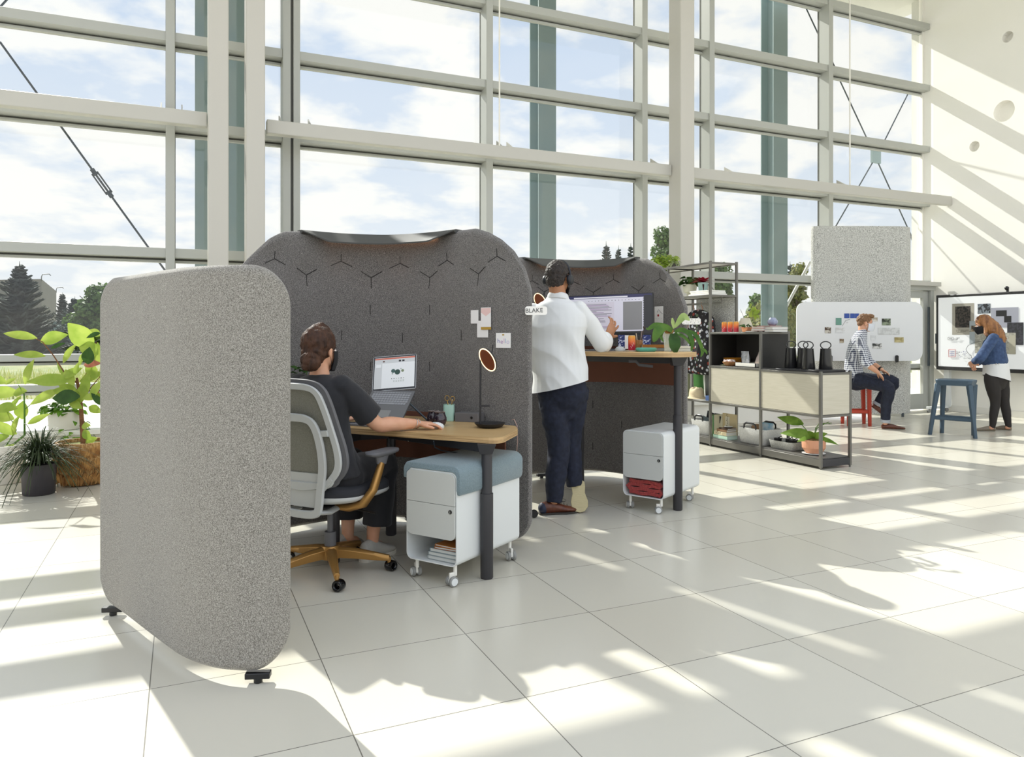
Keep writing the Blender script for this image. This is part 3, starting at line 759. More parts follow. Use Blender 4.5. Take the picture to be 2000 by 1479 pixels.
desk_a = desk('sit_stand_desk', 'light wood topped desk with round dark legs in front of the seated person in black',
     [(-1.12, 4.36, .05), (-.06, 3.845, .10), (.035, 4.22, .03), (.02, 4.37, .03), (-.33, 4.64), (-.55, 4.84), (-.75, 4.94), (-.98, 4.92), (-1.28, 4.80), (-1.36, 4.60)],
     ZD, .032, [(-.133, 3.915), (-.776, 4.76), (-1.005, 4.18)], [((-.133, 3.95), (-.75, 4.50)), ((-.776, 4.74), (-1.005, 4.22)), ((-.7, 4.5), (-.95, 4.4))],
     [(-.04, 4.475), (-.33, 4.69), (-.55, 4.88), (-.75, 4.975), (-.98, 4.955), (-1.25, 4.86)])
g = G()  # bent bracket over near leg
g.loft([[V(-.133-.05, 3.87, ZD-.034), V(-.133+.05, 3.85, ZD-.034), V(-.133+.045, 4.0, ZD-.034), V(-.133-.05, 4.0, ZD-.034)], [V(-.133-.036, 3.885, ZD-.09), V(-.133+.03, 3.88, ZD-.09), V(-.133+.03, 3.95, ZD-.09), V(-.133-.036, 3.95, ZD-.09)]])
part(desk_a, 'bracket', g, DARK, bev=.002)
g = G(); g.tube([P(847, 862, 4.02)-V(0, 0, .0), P(849, 874, 4.05), P(862, 880, 4.1), P(895, 885, 4.2)], .003, 6); part(desk_a, 'cable_tray', g, CABLE)
g = G(); g.tube([V(.0, 4.41, ZD+.03), V(.012, 4.395, ZD+.035), V(.03, 4.38, ZD+.0), V(.032, 4.40, ZD-.1), V(.02, 4.42, ZD-.25)], .0025, 6); part(desk_a, 'power_cord', g, mat('copper_cord', 'A98C80', .5))

# ---------------------------------------------------------------- mobile pedestals
def pedestal(label, c, ang, casters):
    T = thing('mobile_pedestal', label, 'pedestal', (c[0], c[1], 0), 'l', ang)
    w, L, z0, z1, r = .33, .60, .105, .585, .035
    g = G()  # wrapped shell: rounded rectangle tube, open at the front
    o1 = rrect(w, z1-z0, r, 6); o2 = rrect(w-.012, z1-z0-.012, r-.006, 6); zc = (z0+z1)/2
    A = g.ring([V(x, -L/2, zc+z) for x, z in o1]); B = g.ring([V(x, L/2, zc+z) for x, z in o1]); C = g.ring([V(x, -L/2, zc+z) for x, z in o2]); D = g.ring([V(x, L/2-.01, zc+z) for x, z in o2])
    g.bridge(A, B); g.bridge(C, A); g.bridge(D, C); g._f(B); g._f(D)
    part(T, 'shell', g, PWHITE, smooth=30)
    zf = z0+.135
    def front(za, zb_, rt, rb, nm):
        g = G(); pts = []
        for cx, cz, a0, rr in ((w/2-.008, zb_, 0, rt), (-w/2+.008, zb_, 90, rt), (-w/2+.008, za, 180, rb), (w/2-.008, za, 270, rb)):
            sx_, sz_ = (1 if cx > 0 else -1), (1 if cz == zb_ else -1)
            for k in range(6):
                a = math.radians(a0+18*k); pts.append((cx-sx_*rr+rr*math.cos(a), cz-sz_*rr+rr*math.sin(a)))
        g.loft([[V(x, -L/2-.008, z) for x, z in pts], [V(x, -L/2+.02, z) for x, z in pts]])
        return part(T, 'drawer', g, LGREY, bev=.001, smooth=None)
    zm = zf+(z1-.008-zf)*.52
    front(zm+.001, z1-.006, .03, .001, 0); d2 = front(zf, zm-.001, .001, .03, 1)
    g = G(); g.box((-w/2+.01, -L/2+.02, zf+.004), (w/2-.01, L/2-.02, z1-.012)); part(T, 'drawer_box', g, LGREY, smooth=None)
    g = G(); g.cyl((w/2-.035, -L/2-.011, zm-.03), (w/2-.035, -L/2-.005, zm-.03), .0105, seg=20); lk = part(d2, 'lock', g, BLACK)
    g = G(); g.box((w/2-.036, -L/2-.0125, zm-.036), (w/2-.034, -L/2-.010, zm-.024)); part(d2, 'keyhole', g, ALU, smooth=None)
    for (x, y), a in zip(((-.125, -.26), (.125, -.26), (.125, .26), (-.125, .26)), casters):
        W_ = G(); M = Matrix.Translation((x, y, 0)) @ Matrix.Rotation(a, 4, 'Z')
        W_.cyl(M @ V(0, 0, .05), M @ V(0, 0, z0), .010, seg=12)
        W_.cbox(M @ V(.018, 0, .045), (.035, .012, .05), M=Matrix.Rotation(a, 4, 'Z')); cs = part(T, 'caster', W_, WHT, bev=.003)
        for s_ in (-1, 1):
            g = G(); R3 = (Matrix.Rotation(a, 3, 'Z') @ Matrix.Rotation(PI/2, 3, 'X'))
            g.mi = 0; g.lathe([(.004, -.008), (.022, -.009), (.0265, -.006), (.0265, .006), (.022, .009), (.004, .008)], M @ V(.02, s_*.016, .0265), 24, R3)
            g.mi = 1; g.lathe([(.002, -.0105), (.019, -.0105), (.019, .0105), (.002, .0105)], M @ V(.02, s_*.016, .0265), 24, R3)
            part(cs, 'wheel', g, [mat('caster_tyre', '8A8A86', .5), PWHITE])
    return T, w, L, z1
ANG1 = math.atan2(-.535, .845); C1 = (-.258, 4.088)
ped1, w, L, z1 = pedestal('white mobile pedestal under the desk with a blue felt cushion on top', C1, ANG1, (2.6, -1.9, -.6, .5))
# felt cushion draped over the right side
g = G(); r = .03; prof_o = [(-w/2-.020, z1-.055)]+[(-w/2-.020+(.035)*(1-math.cos(a)), z1-.012+.045*math.sin(a)) for a in [i*PI/12 for i in range(7)]]
prof_o += [(w/2+.022-.05*(1-math.sin(a)), z1+.033-.05*(1-math.cos(a))) for a in [i*PI/12 for i in range(7)]]
prof_o += [(w/2+.022, z1-.10), (w/2+.012, z1-.115)]
prof_i = [(w/2+.002, z1-.112), (w/2+.002, z1-.035)]+[(w/2+.002-.034*(1-math.cos(a)), z1+.002-.034*(1-math.sin(a))) for a in [i*PI/12 for i in range(1, 7)]]
prof_i += [(-w/2+.03, z1+.002), (-w/2-.002, z1-.03), (-w/2-.003, z1-.055)]
pf = prof_o+prof_i
R = [[V(x*(k), y, z1+(z-z1)*k2) for x, z in pf] for y, k, k2 in ((-L/2-.002, .985, .8), (-L/2+.004, 1, 1), (0, 1, 1.03), (L/2-.006, 1, 1), (L/2+.004, .985, .85))]
g.loft(R); me = g.done('seat_cushion')
o = C2W(C1[0], C1[1], 0)
seat = solo('seat_cushion', 'blue grey felt seat cushion draped over the near white pedestal', 'cushion', me, BLUEF, (C1[0], C1[1], 0), 'l', ANG1, smooth=50)
# notebooks in the open bay
bk = [('grey hardcover notebook lying at the bottom of the pedestal book stack', '9AA3A3', .20, .15, .020), ('grey notebook second from the bottom of the pedestal book stack', '8F9A9C', .195, .15, .020),
      ('grey cloth notebook in the middle of the pedestal book stack', '7F8E93', .185, .14, .019), ('thin rust coloured notebook near the top of the pedestal stack', 'A06A48', .155, .13, .012), ('orange brown notebook on top of the pedestal book stack', 'B5702E', .15, .125, .011)]
z = .112+.0005
for i, (lb, c_, bw, bl, bh) in enumerate(bk):
    M = Matrix.Rotation(ANG1, 3, 'Z'); ctr = V(C1[0], C1[1], 0)+M @ V(.155-bw/2-.004, -L/2+.03+bl/2, 0)
    T = thing('notebook', lb, 'book', (ctr.x, ctr.y, z), 'l', ANG1+(.0, .0, .0, .06, -.04)[i], group='notebooks stacked in the near pedestal')
    g = G(); g.box((-bw/2, -bl/2, 0), (bw/2, bl/2, .0025)); g.box((-bw/2, -bl/2, bh-.0025), (bw/2, bl/2, bh)); g.box((-bw/2, -bl/2, 0), (-bw/2+.003, bl/2, bh)); part(T, 'cover', g, mat('cover'+c_, c_, .6), bev=.001)
    g = G(); g.box((-bw/2+.004, -bl/2+.003, .0026), (bw/2-.003, bl/2-.003, bh-.0026)); part(T, 'pages', g, mat('page_edge', 'C9CCC8', .8), smooth=None)
    z += bh+.0005
C2_ = (1.135, 5.605); ANG2 = math.atan2(-.62, .785)
ped2, *_ = pedestal('white mobile pedestal under the standing desk holding a red blanket', C2_, ANG2, (2.2, -2.6, -2.9, .5))
# folded red blanket
RED = mat('red_knit', '8E2226', .95, var='B8423A', vs_=70, bump=.8, bs=240, sheen=.3)
g = G(); path = []
def row(z_, fwd):
    xs = [-.125+.25*k/10 for k in range(11)]; xs = xs if fwd else xs[::-1]; return [(x, z_+.004*math.sin(x*40+z_*90)) for x in xs]
zs = [.132, .160, .188, .214]
for i, z_ in enumerate(zs):
    path += row(z_, i % 2 == 0)
    if i < 3: sgn = 1 if i % 2 == 0 else -1; path += [(sgn*.142, z_+.014)]
R = []
for i, (x, z_) in enumerate(path):
    a, b = path[max(i-1, 0)], path[min(i+1, len(path)-1)]; d = V(b[0]-a[0], 0, b[1]-a[1]).normalized(); nn = V(-d.z, 0, d.x)*.0125
    c = V(x*.97, 0, z_); R.append([c+nn+V(0, y, 0) for y in (-.285, -.1, .1)]+[c-nn+V(0, y, 0) for y in (.1, -.1, -.285)])
g.loft(R); me = g.done('b'); me = me
solo('folded_blanket', 'red knitted blanket folded inside the far white pedestal', 'blanket', me, RED, (C2_[0], C2_[1], 0), 'l', ANG2, smooth=80, bev=.008)

# ---------------------------------------------------------------- things on the sit desk
LM = mat('laptop_silver', '6A6C70', .4, metal=.4); KEY = mat('keycap', '8C8E91', .5)
SCR = mat('laptop_display', 'C9CBC9', .3, emit=.12)
def bilerp(c, a, b): return (c[0]*(1-a)+c[1]*a)*(1-b)+(c[3]*(1-a)+c[2]*a)*b
T = thing('laptop_stand', 'dark metal stand holding the laptop tilted on the near desk', 'laptop stand', (-.66, 4.42, ZD))
g = G()
bl_, br_ = P(728, 761, 4.60), P(811, 764, 4.56); fr2 = P(785, 820, 4.36); u = (br_-bl_).normalized(); dn = (fr2-br_); fl2 = bl_+dn
nrm = u.cross(dn.normalized()); nrm = nrm if nrm.z > 0 else -nrm
g.slab(V(-.60, 4.50, ZD+.0), V(1, -.06, 0), V(.06, 1, 0), .20, .22, .004, .02)
m1 = (bl_+br_)/2+dn*.25-nrm*.010; 
for k in (-.09, .09): g.tube([V(-.60+k, 4.55, ZD+.004), m1+u*k], .006, 8)
g.slab((fl2+fr2)/2-dn*.06-nrm*.016, u, -dn.normalized(), .2, .02, .006)
g.tube([fr2-dn*.15-nrm*.012-u*.01, V(fr2.x+.01, fr2.y+.0, ZD+.006)], .007, 8)
part(T, 'frame', g, CABLE, bev=.001)
T = thing('laptop', 'silver laptop open on a stand showing slides with green circles', 'laptop', (fr2+fl2+bl_+br_)/4)
up_ = -dn.normalized()
g = G(); cen = (bl_+br_)/2+dn*.5; w_ = (br_-bl_).length; h_ = dn.length
g.slab(cen-nrm*.012, u, up_, w_, h_, .012, .008, 3); part(T, 'base', g, LM, smooth=None)
g = G()
rows = [(14, 0), (14, .004), (13, .008), (12, .0), (12, .004)]
for r in range(6):
    n_ = 14 if r != 5 else 9; x0 = -w_/2+.016; W0 = w_-.032
    xs = [W0/n_*(k+.5) for k in range(n_)]; ws = [W0/n_*.86]*n_
    if r == 5: xs = [W0*(.035+.07*k) for k in range(4)]+[W0*.46]+[W0*(.66+.07*k+.0) for k in range(5)]; ws = [W0*.06]*4+[W0*.34]+[W0*.06]*5
    for x, kw in zip(xs, ws): g.slab(cen+nrm*.0+u*(x0+x)+up_*(h_/2-.024-.0195*r), u, up_, kw, .0165 if r else .009, .0016, .002, 2)
part(T, 'keyboard', g, KEY, smooth=None)
g = G(); g.slab(cen+u*-.005-up_*(h_/2-.045), u, up_, .10, .062, .0006, .003, 2); part(T, 'trackpad', g, mat('trackpad', '86888B', .3, metal=.4), smooth=None)
tl, tr_ = P(731, 694, 4.70), P(813, 696, 4.66); sl, sr = bl_+nrm*.004, br_+nrm*.004; us = (tr_-tl).normalized(); vs2 = ((tl-sl)+(tr_-sr)).normalized(); us = (us-vs2*us.dot(vs2)).normalized()
cs = (tl+tr_+sl+sr)/4; sw = ((tr_-tl).length+(sr-sl).length)/2; sh = ((tl-sl).length+(tr_-sr).length)/2; ns = us.cross(vs2)
if ns.y > 0: ns = -ns
uu = us
g = G(); g.slab(cs-ns*.006, uu, vs2, sw+.003, sh+.003, .006*(1 if uu.cross(vs2).dot(ns) > 0 else -1), .008, 3); lid = part(T, 'lid', g, mat('lid_silver', 'C4C6C6', .3, metal=.5), smooth=None)
def onscreen(T, cs, uu, vv, ns, W_, H_, items, z=.0008):
    for nm, x, y, w, h, m, kind in items:
        g = G(); c = cs+uu*((x-.5)*W_)+vv*((.5-y)*H_)+ns*z
        if kind == 'c': g.cyl(c, c+ns*.0003, w*W_, seg=24)
        else: g.loft([[c+uu*a+vv*b+ns*k for a, b in rrect(w*W_, h*H_, 0)] for k in (0, .0003)])
        part(T, nm, g, m, smooth=None); z += .00004
def em(n, c, e=.5, r=.35): return mat('disp_'+n, c, r, emit=e)
BK = em('black', '121318', 0); SW = em('white', 'C6C8C8', .25); SR = em('orange_red', 'B25A44', .15); SG = em('panel', 'AEB0B0', .25)
onscreen(lid, cs, uu, vs2, ns, sw, sh, [('bezel', .5, .5, .995, .99, BK, 'r'), ('display', .5, .495, .94, .90, SW, 'r'), ('title_bar', .5, .075, .94, .045, SR, 'r'), ('ribbon', .5, .155, .94, .11, SG, 'r'),
    ('thumbnail_pane', .12, .58, .17, .72, SG, 'r'), ('thumbnail', .12, .28, .12, .09, SW, 'r'), ('black_button', .62, .16, .055, .05, BK, 'r'), ('black_button', .70, .16, .055, .05, BK, 'r'), ('photo_button', .24, .155, .045, .045, em('brown', '5A3A34', .1), 'r'),
    ('circle', .47, .45, .048, 0, em('teal', '2F4F4A', .1), 'c'), ('circle', .57, .49, .065, 0, em('dgreen', '123A30', .1), 'c'), ('circle', .69, .46, .034, 0, em('olive', '6E7A5A', .1), 'c'), ('circle', .65, .40, .016, 0, em('sage', '9AA29A', .1), 'c'), ('circle', .455, .53, .02, 0, em('sage', '9AA29A', .1), 'c')]
    + [('dot', .44+.055*k, .675, .011, 0, BK if k in (0, 1, 4) else em('sage', '9AA29A', .1), 'c') for k in range(6)]
    + [('text_line', .44+.055*k, .73+.02*j, .03, .008, em('sage', '9AA29A', .1), 'r') for k in range(1, 6) for j in range(3)])
# second laptop / keyboard at the left edge, under the woman's arm
T = thing('keyboard', 'silver keyboard lying on the desk half hidden by the black sleeve', 'keyboard', V(-.86, 4.36, ZD))
g = G(); g.slab(V(-.93, 4.42, ZD+.0005), V(.9, -.42, 0), V(.42, .9, 0), .26, .11, .008, .008); part(T, 'case', g, LM, bev=.001, smooth=None)
g = G()
for r in range(4):
    for k in range(13): g.slab(V(-.93, 4.42, ZD+.009)+V(.906, -.423, 0)*(-.115+.019*k)+V(.423, .906, 0)*(.036-.024*r), V(.9, -.42, 0), V(.42, .9, 0), .016, .019, .002, .002, 2)
part(T, 'keys', g, KEY, smooth=None)
# mug, pencil cup, scissors
for lb, px_, dx in (('glossy dark glazed cup with pale rim, left one of the touching pair', 847, 0), ('glossy dark glazed cup with pale rim, right one, beside the mint pencil cup', 859, 0)):
    p = P(px_, 828, 4.42 if px_ < 850 else 4.36); p.z = ZD
    T = thing('ceramic_cup', lb, 'cup', p, group='dark glazed cups')
    g = G(); g.lathe([(.022, 0), (.034, .012), (.041, .032), (.040, .05), (.033, .068), (.030, .078), (.032, .084), (.029, .084), (.027, .078), (.030, .066), (.036, .048), (.036, .03), (.02, .01), (.001, .008)], p, 32)
    part(T, 'cup_body', g, mat('dark_glaze', '1E1620', .12, var='3A2A36', vs_=18, coat=.5), smooth=60)
    g = G(); g.lathe([(.0305, .0805), (.0325, .0845), (.0285, .0845), (.0285, .0805)], p, 32, None, True); part(T, 'rim', g, mat('pale_rim', 'A99A92', .3))
p = P(877, 820, 4.62); p.z = ZD
T = thing('pencil_cup', 'mint green pencil cup with brass scissors on the near desk', 'pencil cup', p)
g = G(); R = []
for z_, s_ in ((0, .062), (.004, .067), (.10, .069), (.103, .068), (.103, .062), (.008, .058)): R.append([p+V(x, y, z_) for x, y in rrect(s_, s_, .016, 4)])
g.loft(R); part(T, 'cup_body', g, mat('mint_glaze', '9FC2B2', .35), smooth=30)
T = thing('scissors', 'pair of brass ringed scissors standing in the mint pencil cup', 'scissors', p+V(0, 0, .01))
BR = mat('brass', 'A8874A', .3, metal=.9); 
for dx, dz, rr in ((-.012, .142, .016), (.022, .138, .015)):
    g = G(); c = p+V(dx, 0, dz); g.tube([c+V(rr*.85*math.cos(a), 0, rr*math.sin(a)) for a in [i*2*PI/18 for i in range(18)]], .0022, 6, closed=True)
    g.tube([c+V(0, 0, -rr), p+V(.004, 0, .06), p+V(.004-dx*.3, .0, .012)], .003, 6); part(T, 'blade_and_ring', g, BR)
T = thing('pencil', 'light wooden pencils standing in the mint pencil cup', 'pencil', p+V(.01, 0, .01)); g = G()
g.tube([p+V(.0, .01, .01), p+V(.02, .012, .135)], .0035, 6); part(T, 'shaft', g, mat('pencil_wood', 'C2B29A', .6))
# power hub box and lamp
p = P(930, 827, 4.60); p.z = ZD
T = thing('charging_box', 'small dark grey box with a round socket behind the desk lamp', 'box', p)
u = V(.93, -.36, 0).normalized(); v = V(.36, .93, 0).normalized()
g = G(); g.slab(p+V(-.04, .0, 0), u, v, .16, .10, .055, .006, 3); g.mi = 0; part(T, 'case', g, mat('box_grey', '646262', .5), bev=.002, smooth=None)
g = G(); c = p+V(-.04, 0, .028)-v*.0505+u*.035; g.cyl(c, c-v*.002, .008, seg=16); part(T, 'socket', g, BLACK)
p = P(957, 828, 4.30); p.z = ZD
T = thing('desk_lamp', 'black desk lamp with tilted round copper shade and glowing rim', 'lamp', p)
g = G(); g.lathe([(.055, 0), (.072, .006), (.088, .022), (.090, .026), (.085, .024), (.06, .012), (.002, .010)], p, 40); part(T, 'dish_base', g, DARK2, smooth=60)
st = p+V(-.056, 0, .0); tp = V(st.x+.002, st.y, P(941, 690, 4.3).z)
g = G(); g.tube([st+V(0, 0, .012), tp, tp+V(.025, 0, .028)], .0058, 10); part(T, 'stem', g, DARK2)
g = G(); g.box((st.x-.006, st.y-.008, P(0, 795, 4.3).z), (st.x+.055, st.y+.008, P(0, 791, 4.3).z)); part(T, 'phone_ledge', g, DARK2, bev=.001)
hc_ = P(952, 703, 4.24); hn = V(-.72, -.52, -.40).normalized(); X_, Y_ = frame_of(hn); M3 = Matrix((X_, Y_, hn)).transposed()
g = G(); g.lathe([(.001, -.012), (.070, -.012), (.074, -.008), (.074, 0), (.066, 0), (.066, -.004), (.001, -.004)], hc_, 44, M3); part(T, 'lamp_shade', g, DARK2, smooth=40)
g = G(); g.lathe([(.067, -.001), (.0725, -.001), (.0725, .003), (.067, .003)], hc_, 44, M3, True); g.mi = 0; part(T, 'light_ring', g, mat('lamp_glow', 'FFDCA6', .5, emit=2.0), label='glowing pale ring')
g = G(); g.cyl(hc_-hn*.003, hc_+hn*.001, .0665, seg=44); part(T, 'copper_disc', g, mat('copper_disc', '8A4A2E', .45, metal=.3), label='brown copper inner disc')
g = G(); g.tube([hc_-hn*.012, hc_-hn*.02+V(.01, 0, .03), hc_+V(.032, .01, .085)], .0035, 8); part(T, 'tilt_grip', g, DARK2)
p = P(851, 835, 4.27); p.z = ZD
T = thing('computer_mouse', 'white computer mouse under the hand at the near desk', 'mouse', p); g = G(); g.ball(p+V(0, 0, .008), (.05, .030, .026)); me = g.done('m')
for v_ in me.vertices: v_.co.z = max(v_.co.z, ZD)
part(T, 'shell', me, PWHITE, smooth=60)
# ---------------------------------------------------------------- task chair (local frame: +Y is forward)
CF = mat('chair_frame_grey', 'BDBFBD', .4); GOLD = mat('bronze_gold', 'B0854A', .32, metal=.55); ARM = mat('armrest_grey', '626265', .55)
MESH = mat('chair_knit', '85847A', .8, var='757468', vs_=240, bump=.2, bs=500)
CH = (-.985, 4.02); CR = math.radians(64-90)
T = thing('office_chair', 'grey framed task chair with golden base under the seated person in black', 'chair', (CH[0], CH[1], 0), 'l', CR)
g = G(); g.lathe([(.05, .075), (.052, .13), (.045, .145), (.001, .145)], (0, 0, 0), 24)
base = part(T, 'hub', g, GOLD)
for k, a in enumerate([math.radians(x) for x in (-70.6+26+0, 1.7+26, 73+26, 145+26, 217+26)]):
    d = V(math.cos(a), math.sin(a), 0); n = V(-d.y, d.x, 0); g = G(); R = []
    for t, w_, zt, h_ in ((.03, .030, .140, .06), (.12, .026, .130, .055), (.24, .019, .105, .042), (.32, .016, .088, .030)):
        R.append([d*t+n*s_*w_+V(0, 0, z_) for s_, z_ in ((-1, zt-.012), (-.5, zt), (.5, zt), (1, zt-.012), (.7, zt-h_), (-.7, zt-h_))])
    g.loft(R); g.cyl(d*.318+V(0, 0, .045), d*.318+V(0, 0, .078), .010, seg=12); lg = part(T, 'base_leg', g, GOLD, smooth=50, bev=.002)
    g = G(); tw = V(math.cos(a+.9), math.sin(a+.9), 0); c = d*.318+tw*.012+V(0, 0, .029); M3 = Matrix.Rotation(a+.9, 3, 'Z') @ Matrix.Rotation(PI/2, 3, 'X')
    prof = [(.013, -.016), (.020, -.024), (.026, -.024), (.029, -.018), (.029, .018), (.026, .024), (.020, .024), (.013, .016), (.013, -.016)]
    R = [g.ring([c+M3 @ V(r*math.cos(2*PI*q/28), r*math.sin(2*PI*q/28), z) for q in range(28)]) for r, z in prof]
    for p_, q_ in zip(R, R[1:]): g.bridge(p_, q_)
    part(lg, 'caster', g, GLOSSB, smooth=50)
g = G(); g.cyl((0, 0, .14), (0, 0, .22), .031, seg=24); g.cyl((0, 0, .22), (0, 0, .36), .016, seg=20); part(T, 'gas_lift', g, ARM)
g = G(); g.box((-.09, -.13, .355), (.09, .10, .385)); g.box((-.05, -.05, .335), (.05, .09, .36)); part(T, 'mechanism', g, DARK2, bev=.008)
g = G(); g.tube([(.04, .03, .35), (.2, .05, .34), (.26, .05, .335)], .006, 8); part(T, 'lever', g, BLACK)
g = G(); R = []
for z_, s_, o_ in ((.40, .86, 0), (.415, .97, 0), (.425, 1, 0), (.44, .99, 0)): R.append([V(x*s_, y*s_+.03, z_+.025*max(0, (-y-.12))*3+.02*max(0, y-.1)*-1+.10*(x/.25)**2*.12) for x, y in rrect(.51, .50, .14, 8)])
g.loft(R); part(T, 'seat_shell', g, CF, smooth=60)
g = G(); R = []
for z_, s_ in ((.44, .985), (.455, 1.0), (.475, .995), (.488, .93), (.492, .7)): R.append([V(x*s_, y*s_+.03, z_+.025*max(0, (-y-.12))*3) for x, y in rrect(.51, .50, .14, 8)])
g.loft(R); part(T, 'seat_cushion', g, mat('seat_fabric', '2A2B2F', .9), smooth=60)
def backpt(x, z): return V(x, -.215-.10*(z-.45)-.16*max(0, z-.45)**2+.32*x*x, z)
def sweep(pts, w_, t_, closed=False, n=10):
    "flat strap following points (x,z) on the backrest surface"
    Q = [V(a, b) for a, b in pts]; o = []; N_ = len(Q)
    for i in range(N_ if closed else N_-1):
        a, b, c, d = (Q[(i-1) % N_], Q[i], Q[(i+1) % N_], Q[(i+2) % N_]) if closed else (Q[max(i-1, 0)], Q[i], Q[i+1], Q[min(i+2, N_-1)])
        for k in range(n): t = k/n; o.append(.5*((2*b)+(c-a)*t+(2*a-5*b+4*c-d)*t*t+(3*b-a-3*c+d)*t**3))
    if not closed: o.append(Q[-1])
    return o
def strap(g, pts, w_, t_, off=0, closed=False):
    o = sweep(pts, w_, t_, closed); R = []; n = len(o)
    for i, p in enumerate(o):
        a, b = (o[i-1], o[(i+1) % n]) if closed else (o[max(i-1, 0)], o[min(i+1, n-1)])
        d = (b-a).normalized(); nn = V(-d.y, d.x); ww_ = w_ if not callable(w_) else w_(i/(n-1))
        q = []
        for s_, y_ in ((-1, 0), (-.8, -1), (.8, -1), (1, 0), (.8, 1), (-.8, 1)):
            bp = backpt(p.x+nn.x*s_*ww_/2, p.y+nn.y*s_*ww_/2); q.append(bp+V(0, y_*t_/2-off, 0))
        R.append(g.ring(q))
    for a, b in zip(R, R[1:]): g.bridge(a, b)
    if closed: g.bridge(R[-1], R[0])
    else: g._f(R[0][::-1]); g._f(R[-1])
outer = [(0, 1.03), (.12, 1.025), (.175, 1.00), (.20, .94), (.225, .82), (.245, .70), (.24, .62), (.20, .56), (.14, .52)]
loop = outer+[(-x, z) for x, z in outer[::-1][0:-1]]
g = G(); strap(g, loop, .036, .018, .012, False); strap(g, [(-.14, .52), (0, .50), (.14, .52)], .03, .016, .012); part(T, 'back_frame', g, CF, smooth=50, label='light grey plastic outer frame')
g = G(); rim = [(x*1.10, z+.022 if z > .9 else z) for x, z in loop]; strap(g, rim, .032, .02, -.010, False); part(T, 'back_rim', g, ARM, smooth=50)
g = G(); rows = []
def hw(z):
    for (x0, z0_), (x1, z1_) in zip(outer[1:], outer[2:]):
        if z1_ <= z <= z0_: return x1+(x0-x1)*(z-z1_)/(z0_-z1_)
    return .12
for i in range(25):
    z_ = .53+(1.018-.53)*i/24; h_ = hw(z_); rows.append([g.b.verts.new(backpt(h_*(-1+2*j/16), z_)) for j in range(17)])
for a, b in zip(rows, rows[1:]):
    for j in range(16): g._f((a[j], a[j+1], b[j+1], b[j]))
me = baked(g, [('SOLIDIFY', dict(thickness=.006, offset=0))]); part(T, 'knit_back', me, MESH, smooth=60)
g = G(); inner = [(0, .87), (.10, .865), (.145, .83), (.165, .74), (.165, .62), (.14, .50), (.125, .42), (.10, .375), (0, .365)]
strap(g, inner+[(-x, z) for x, z in inner[::-1][1:]], .044, .020, .030); strap(g, [(.155, .79), (.215, .795)], .034, .018, .022); strap(g, [(-.155, .79), (-.215, .795)], .034, .018, .022)
part(T, 'lumbar_frame', g, CF, smooth=50)
g = G(); strap(g, [(.14, .50), (.20, .56)], .03, .016, .016); strap(g, [(-.14, .50), (-.20, .56)], .03, .016, .016)
for s_ in (-1, 1): g.tube([backpt(s_*.11, .38)+V(0, -.03, 0), V(s_*.11, -.15, .365), V(s_*.09, -.02, .375)], [(.03, .012)]*3, 8)
part(T, 'tilt_arm', g, CF, smooth=50)
g = G(); R = []
for z_, h_ in ((.40, .11), (.46, .125), (.54, .13), (.58, .12)): R.append([backpt(h_*(-1+2*j/10), z_)+V(0, -.012, 0) for j in range(11)]+[backpt(h_*(1-2*j/10), z_)+V(0, -.004, 0) for j in range(11)])
g.loft(R); part(T, 'lower_shell', g, CF, smooth=60)
for s_ in (-1, 1):
    g = G(); g.tube([(s_*.07, -.04, .372), (s_*.17, -.04, .375), (s_*.245, -.03, .40), (s_*.285, .0, .47), (s_*.292, .04, .56), (s_*.292, .06, .60)], [(.018, .034), (.021, .044), (.023, .050), (.023, .046), (.021, .038), (.019, .034)], 14, up=V(0, 1, 0)); ar = part(T, 'arm_support', g, GOLD, smooth=80)
    g = G(); g.tube([(s_*.292, .06, .598), (s_*.292, .065, .645)], [(.020, .036), (.026, .055)], 14, up=V(0, 1, 0))
    R = []
    for z_, k_ in ((.640, .55), (.652, .95), (.662, 1), (.670, .96)): R.append([V(s_*.292+x*k_, .07+y*k_, z_) for x, y in rrect(.085, .245, .038, 6)])
    g.loft(R); part(ar, 'arm_pad', g, ARM, smooth=60)
# ---------------------------------------------------------------- people
def onb(f, up=V(0, 0, 1)):
    f = Vector(f).normalized(); r = f.cross(up).normalized(); return f, r, r.cross(f)
def head(g, c, f, tilt=0, s=1.0, up=V(0, 0, 1)):
    "c is the middle of the skull at eye height; returns axes"
    c = Vector(c); f, r, u = onb(f, up); M = Matrix((r, f, u)).transposed()
    g.ball(c+u*.022*s-f*.008*s, (.074*s, .096*s, .094*s), 24, 16, M)
    g.ball(c-u*.03*s+f*.022*s, (.062*s, .070*s, .078*s), 20, 12, M)
    g.ball(c-u*.088*s+f*.052*s, (.034*s, .034*s, .028*s), 14, 10, M)
    g.ball(c+u*.026*s+f*.068*s, (.05*s, .018*s, .018*s), 12, 8, M)
    g.limb([tuple(c+f*.082*s+u*.008*s)+(.008*s,), tuple(c+f*.098*s-u*.026*s)+(.0125*s,), tuple(c+f*.09*s-u*.034*s)+(.013*s,)], 10, r, 3)
    for k in (-1, 1):
        g.ball(c+r*k*.038*s+f*.055*s-u*.03*s, (.024*s, .022*s, .022*s), 12, 8, M)
        g.ball(c+r*k*.077*s-f*.006*s-u*.012*s, (.010*s, .018*s, .032*s), 12, 8, M @ Matrix.Rotation(k*.35, 3, 'Z'))
    g.limb([tuple(c+f*.088*s-u*.058*s-r*.02*s)+(.006*s,), tuple(c+f*.094*s-u*.057*s)+(.008*s,), tuple(c+f*.088*s-u*.058*s+r*.02*s)+(.006*s,)], 8, u, 3)
    return f, r, u
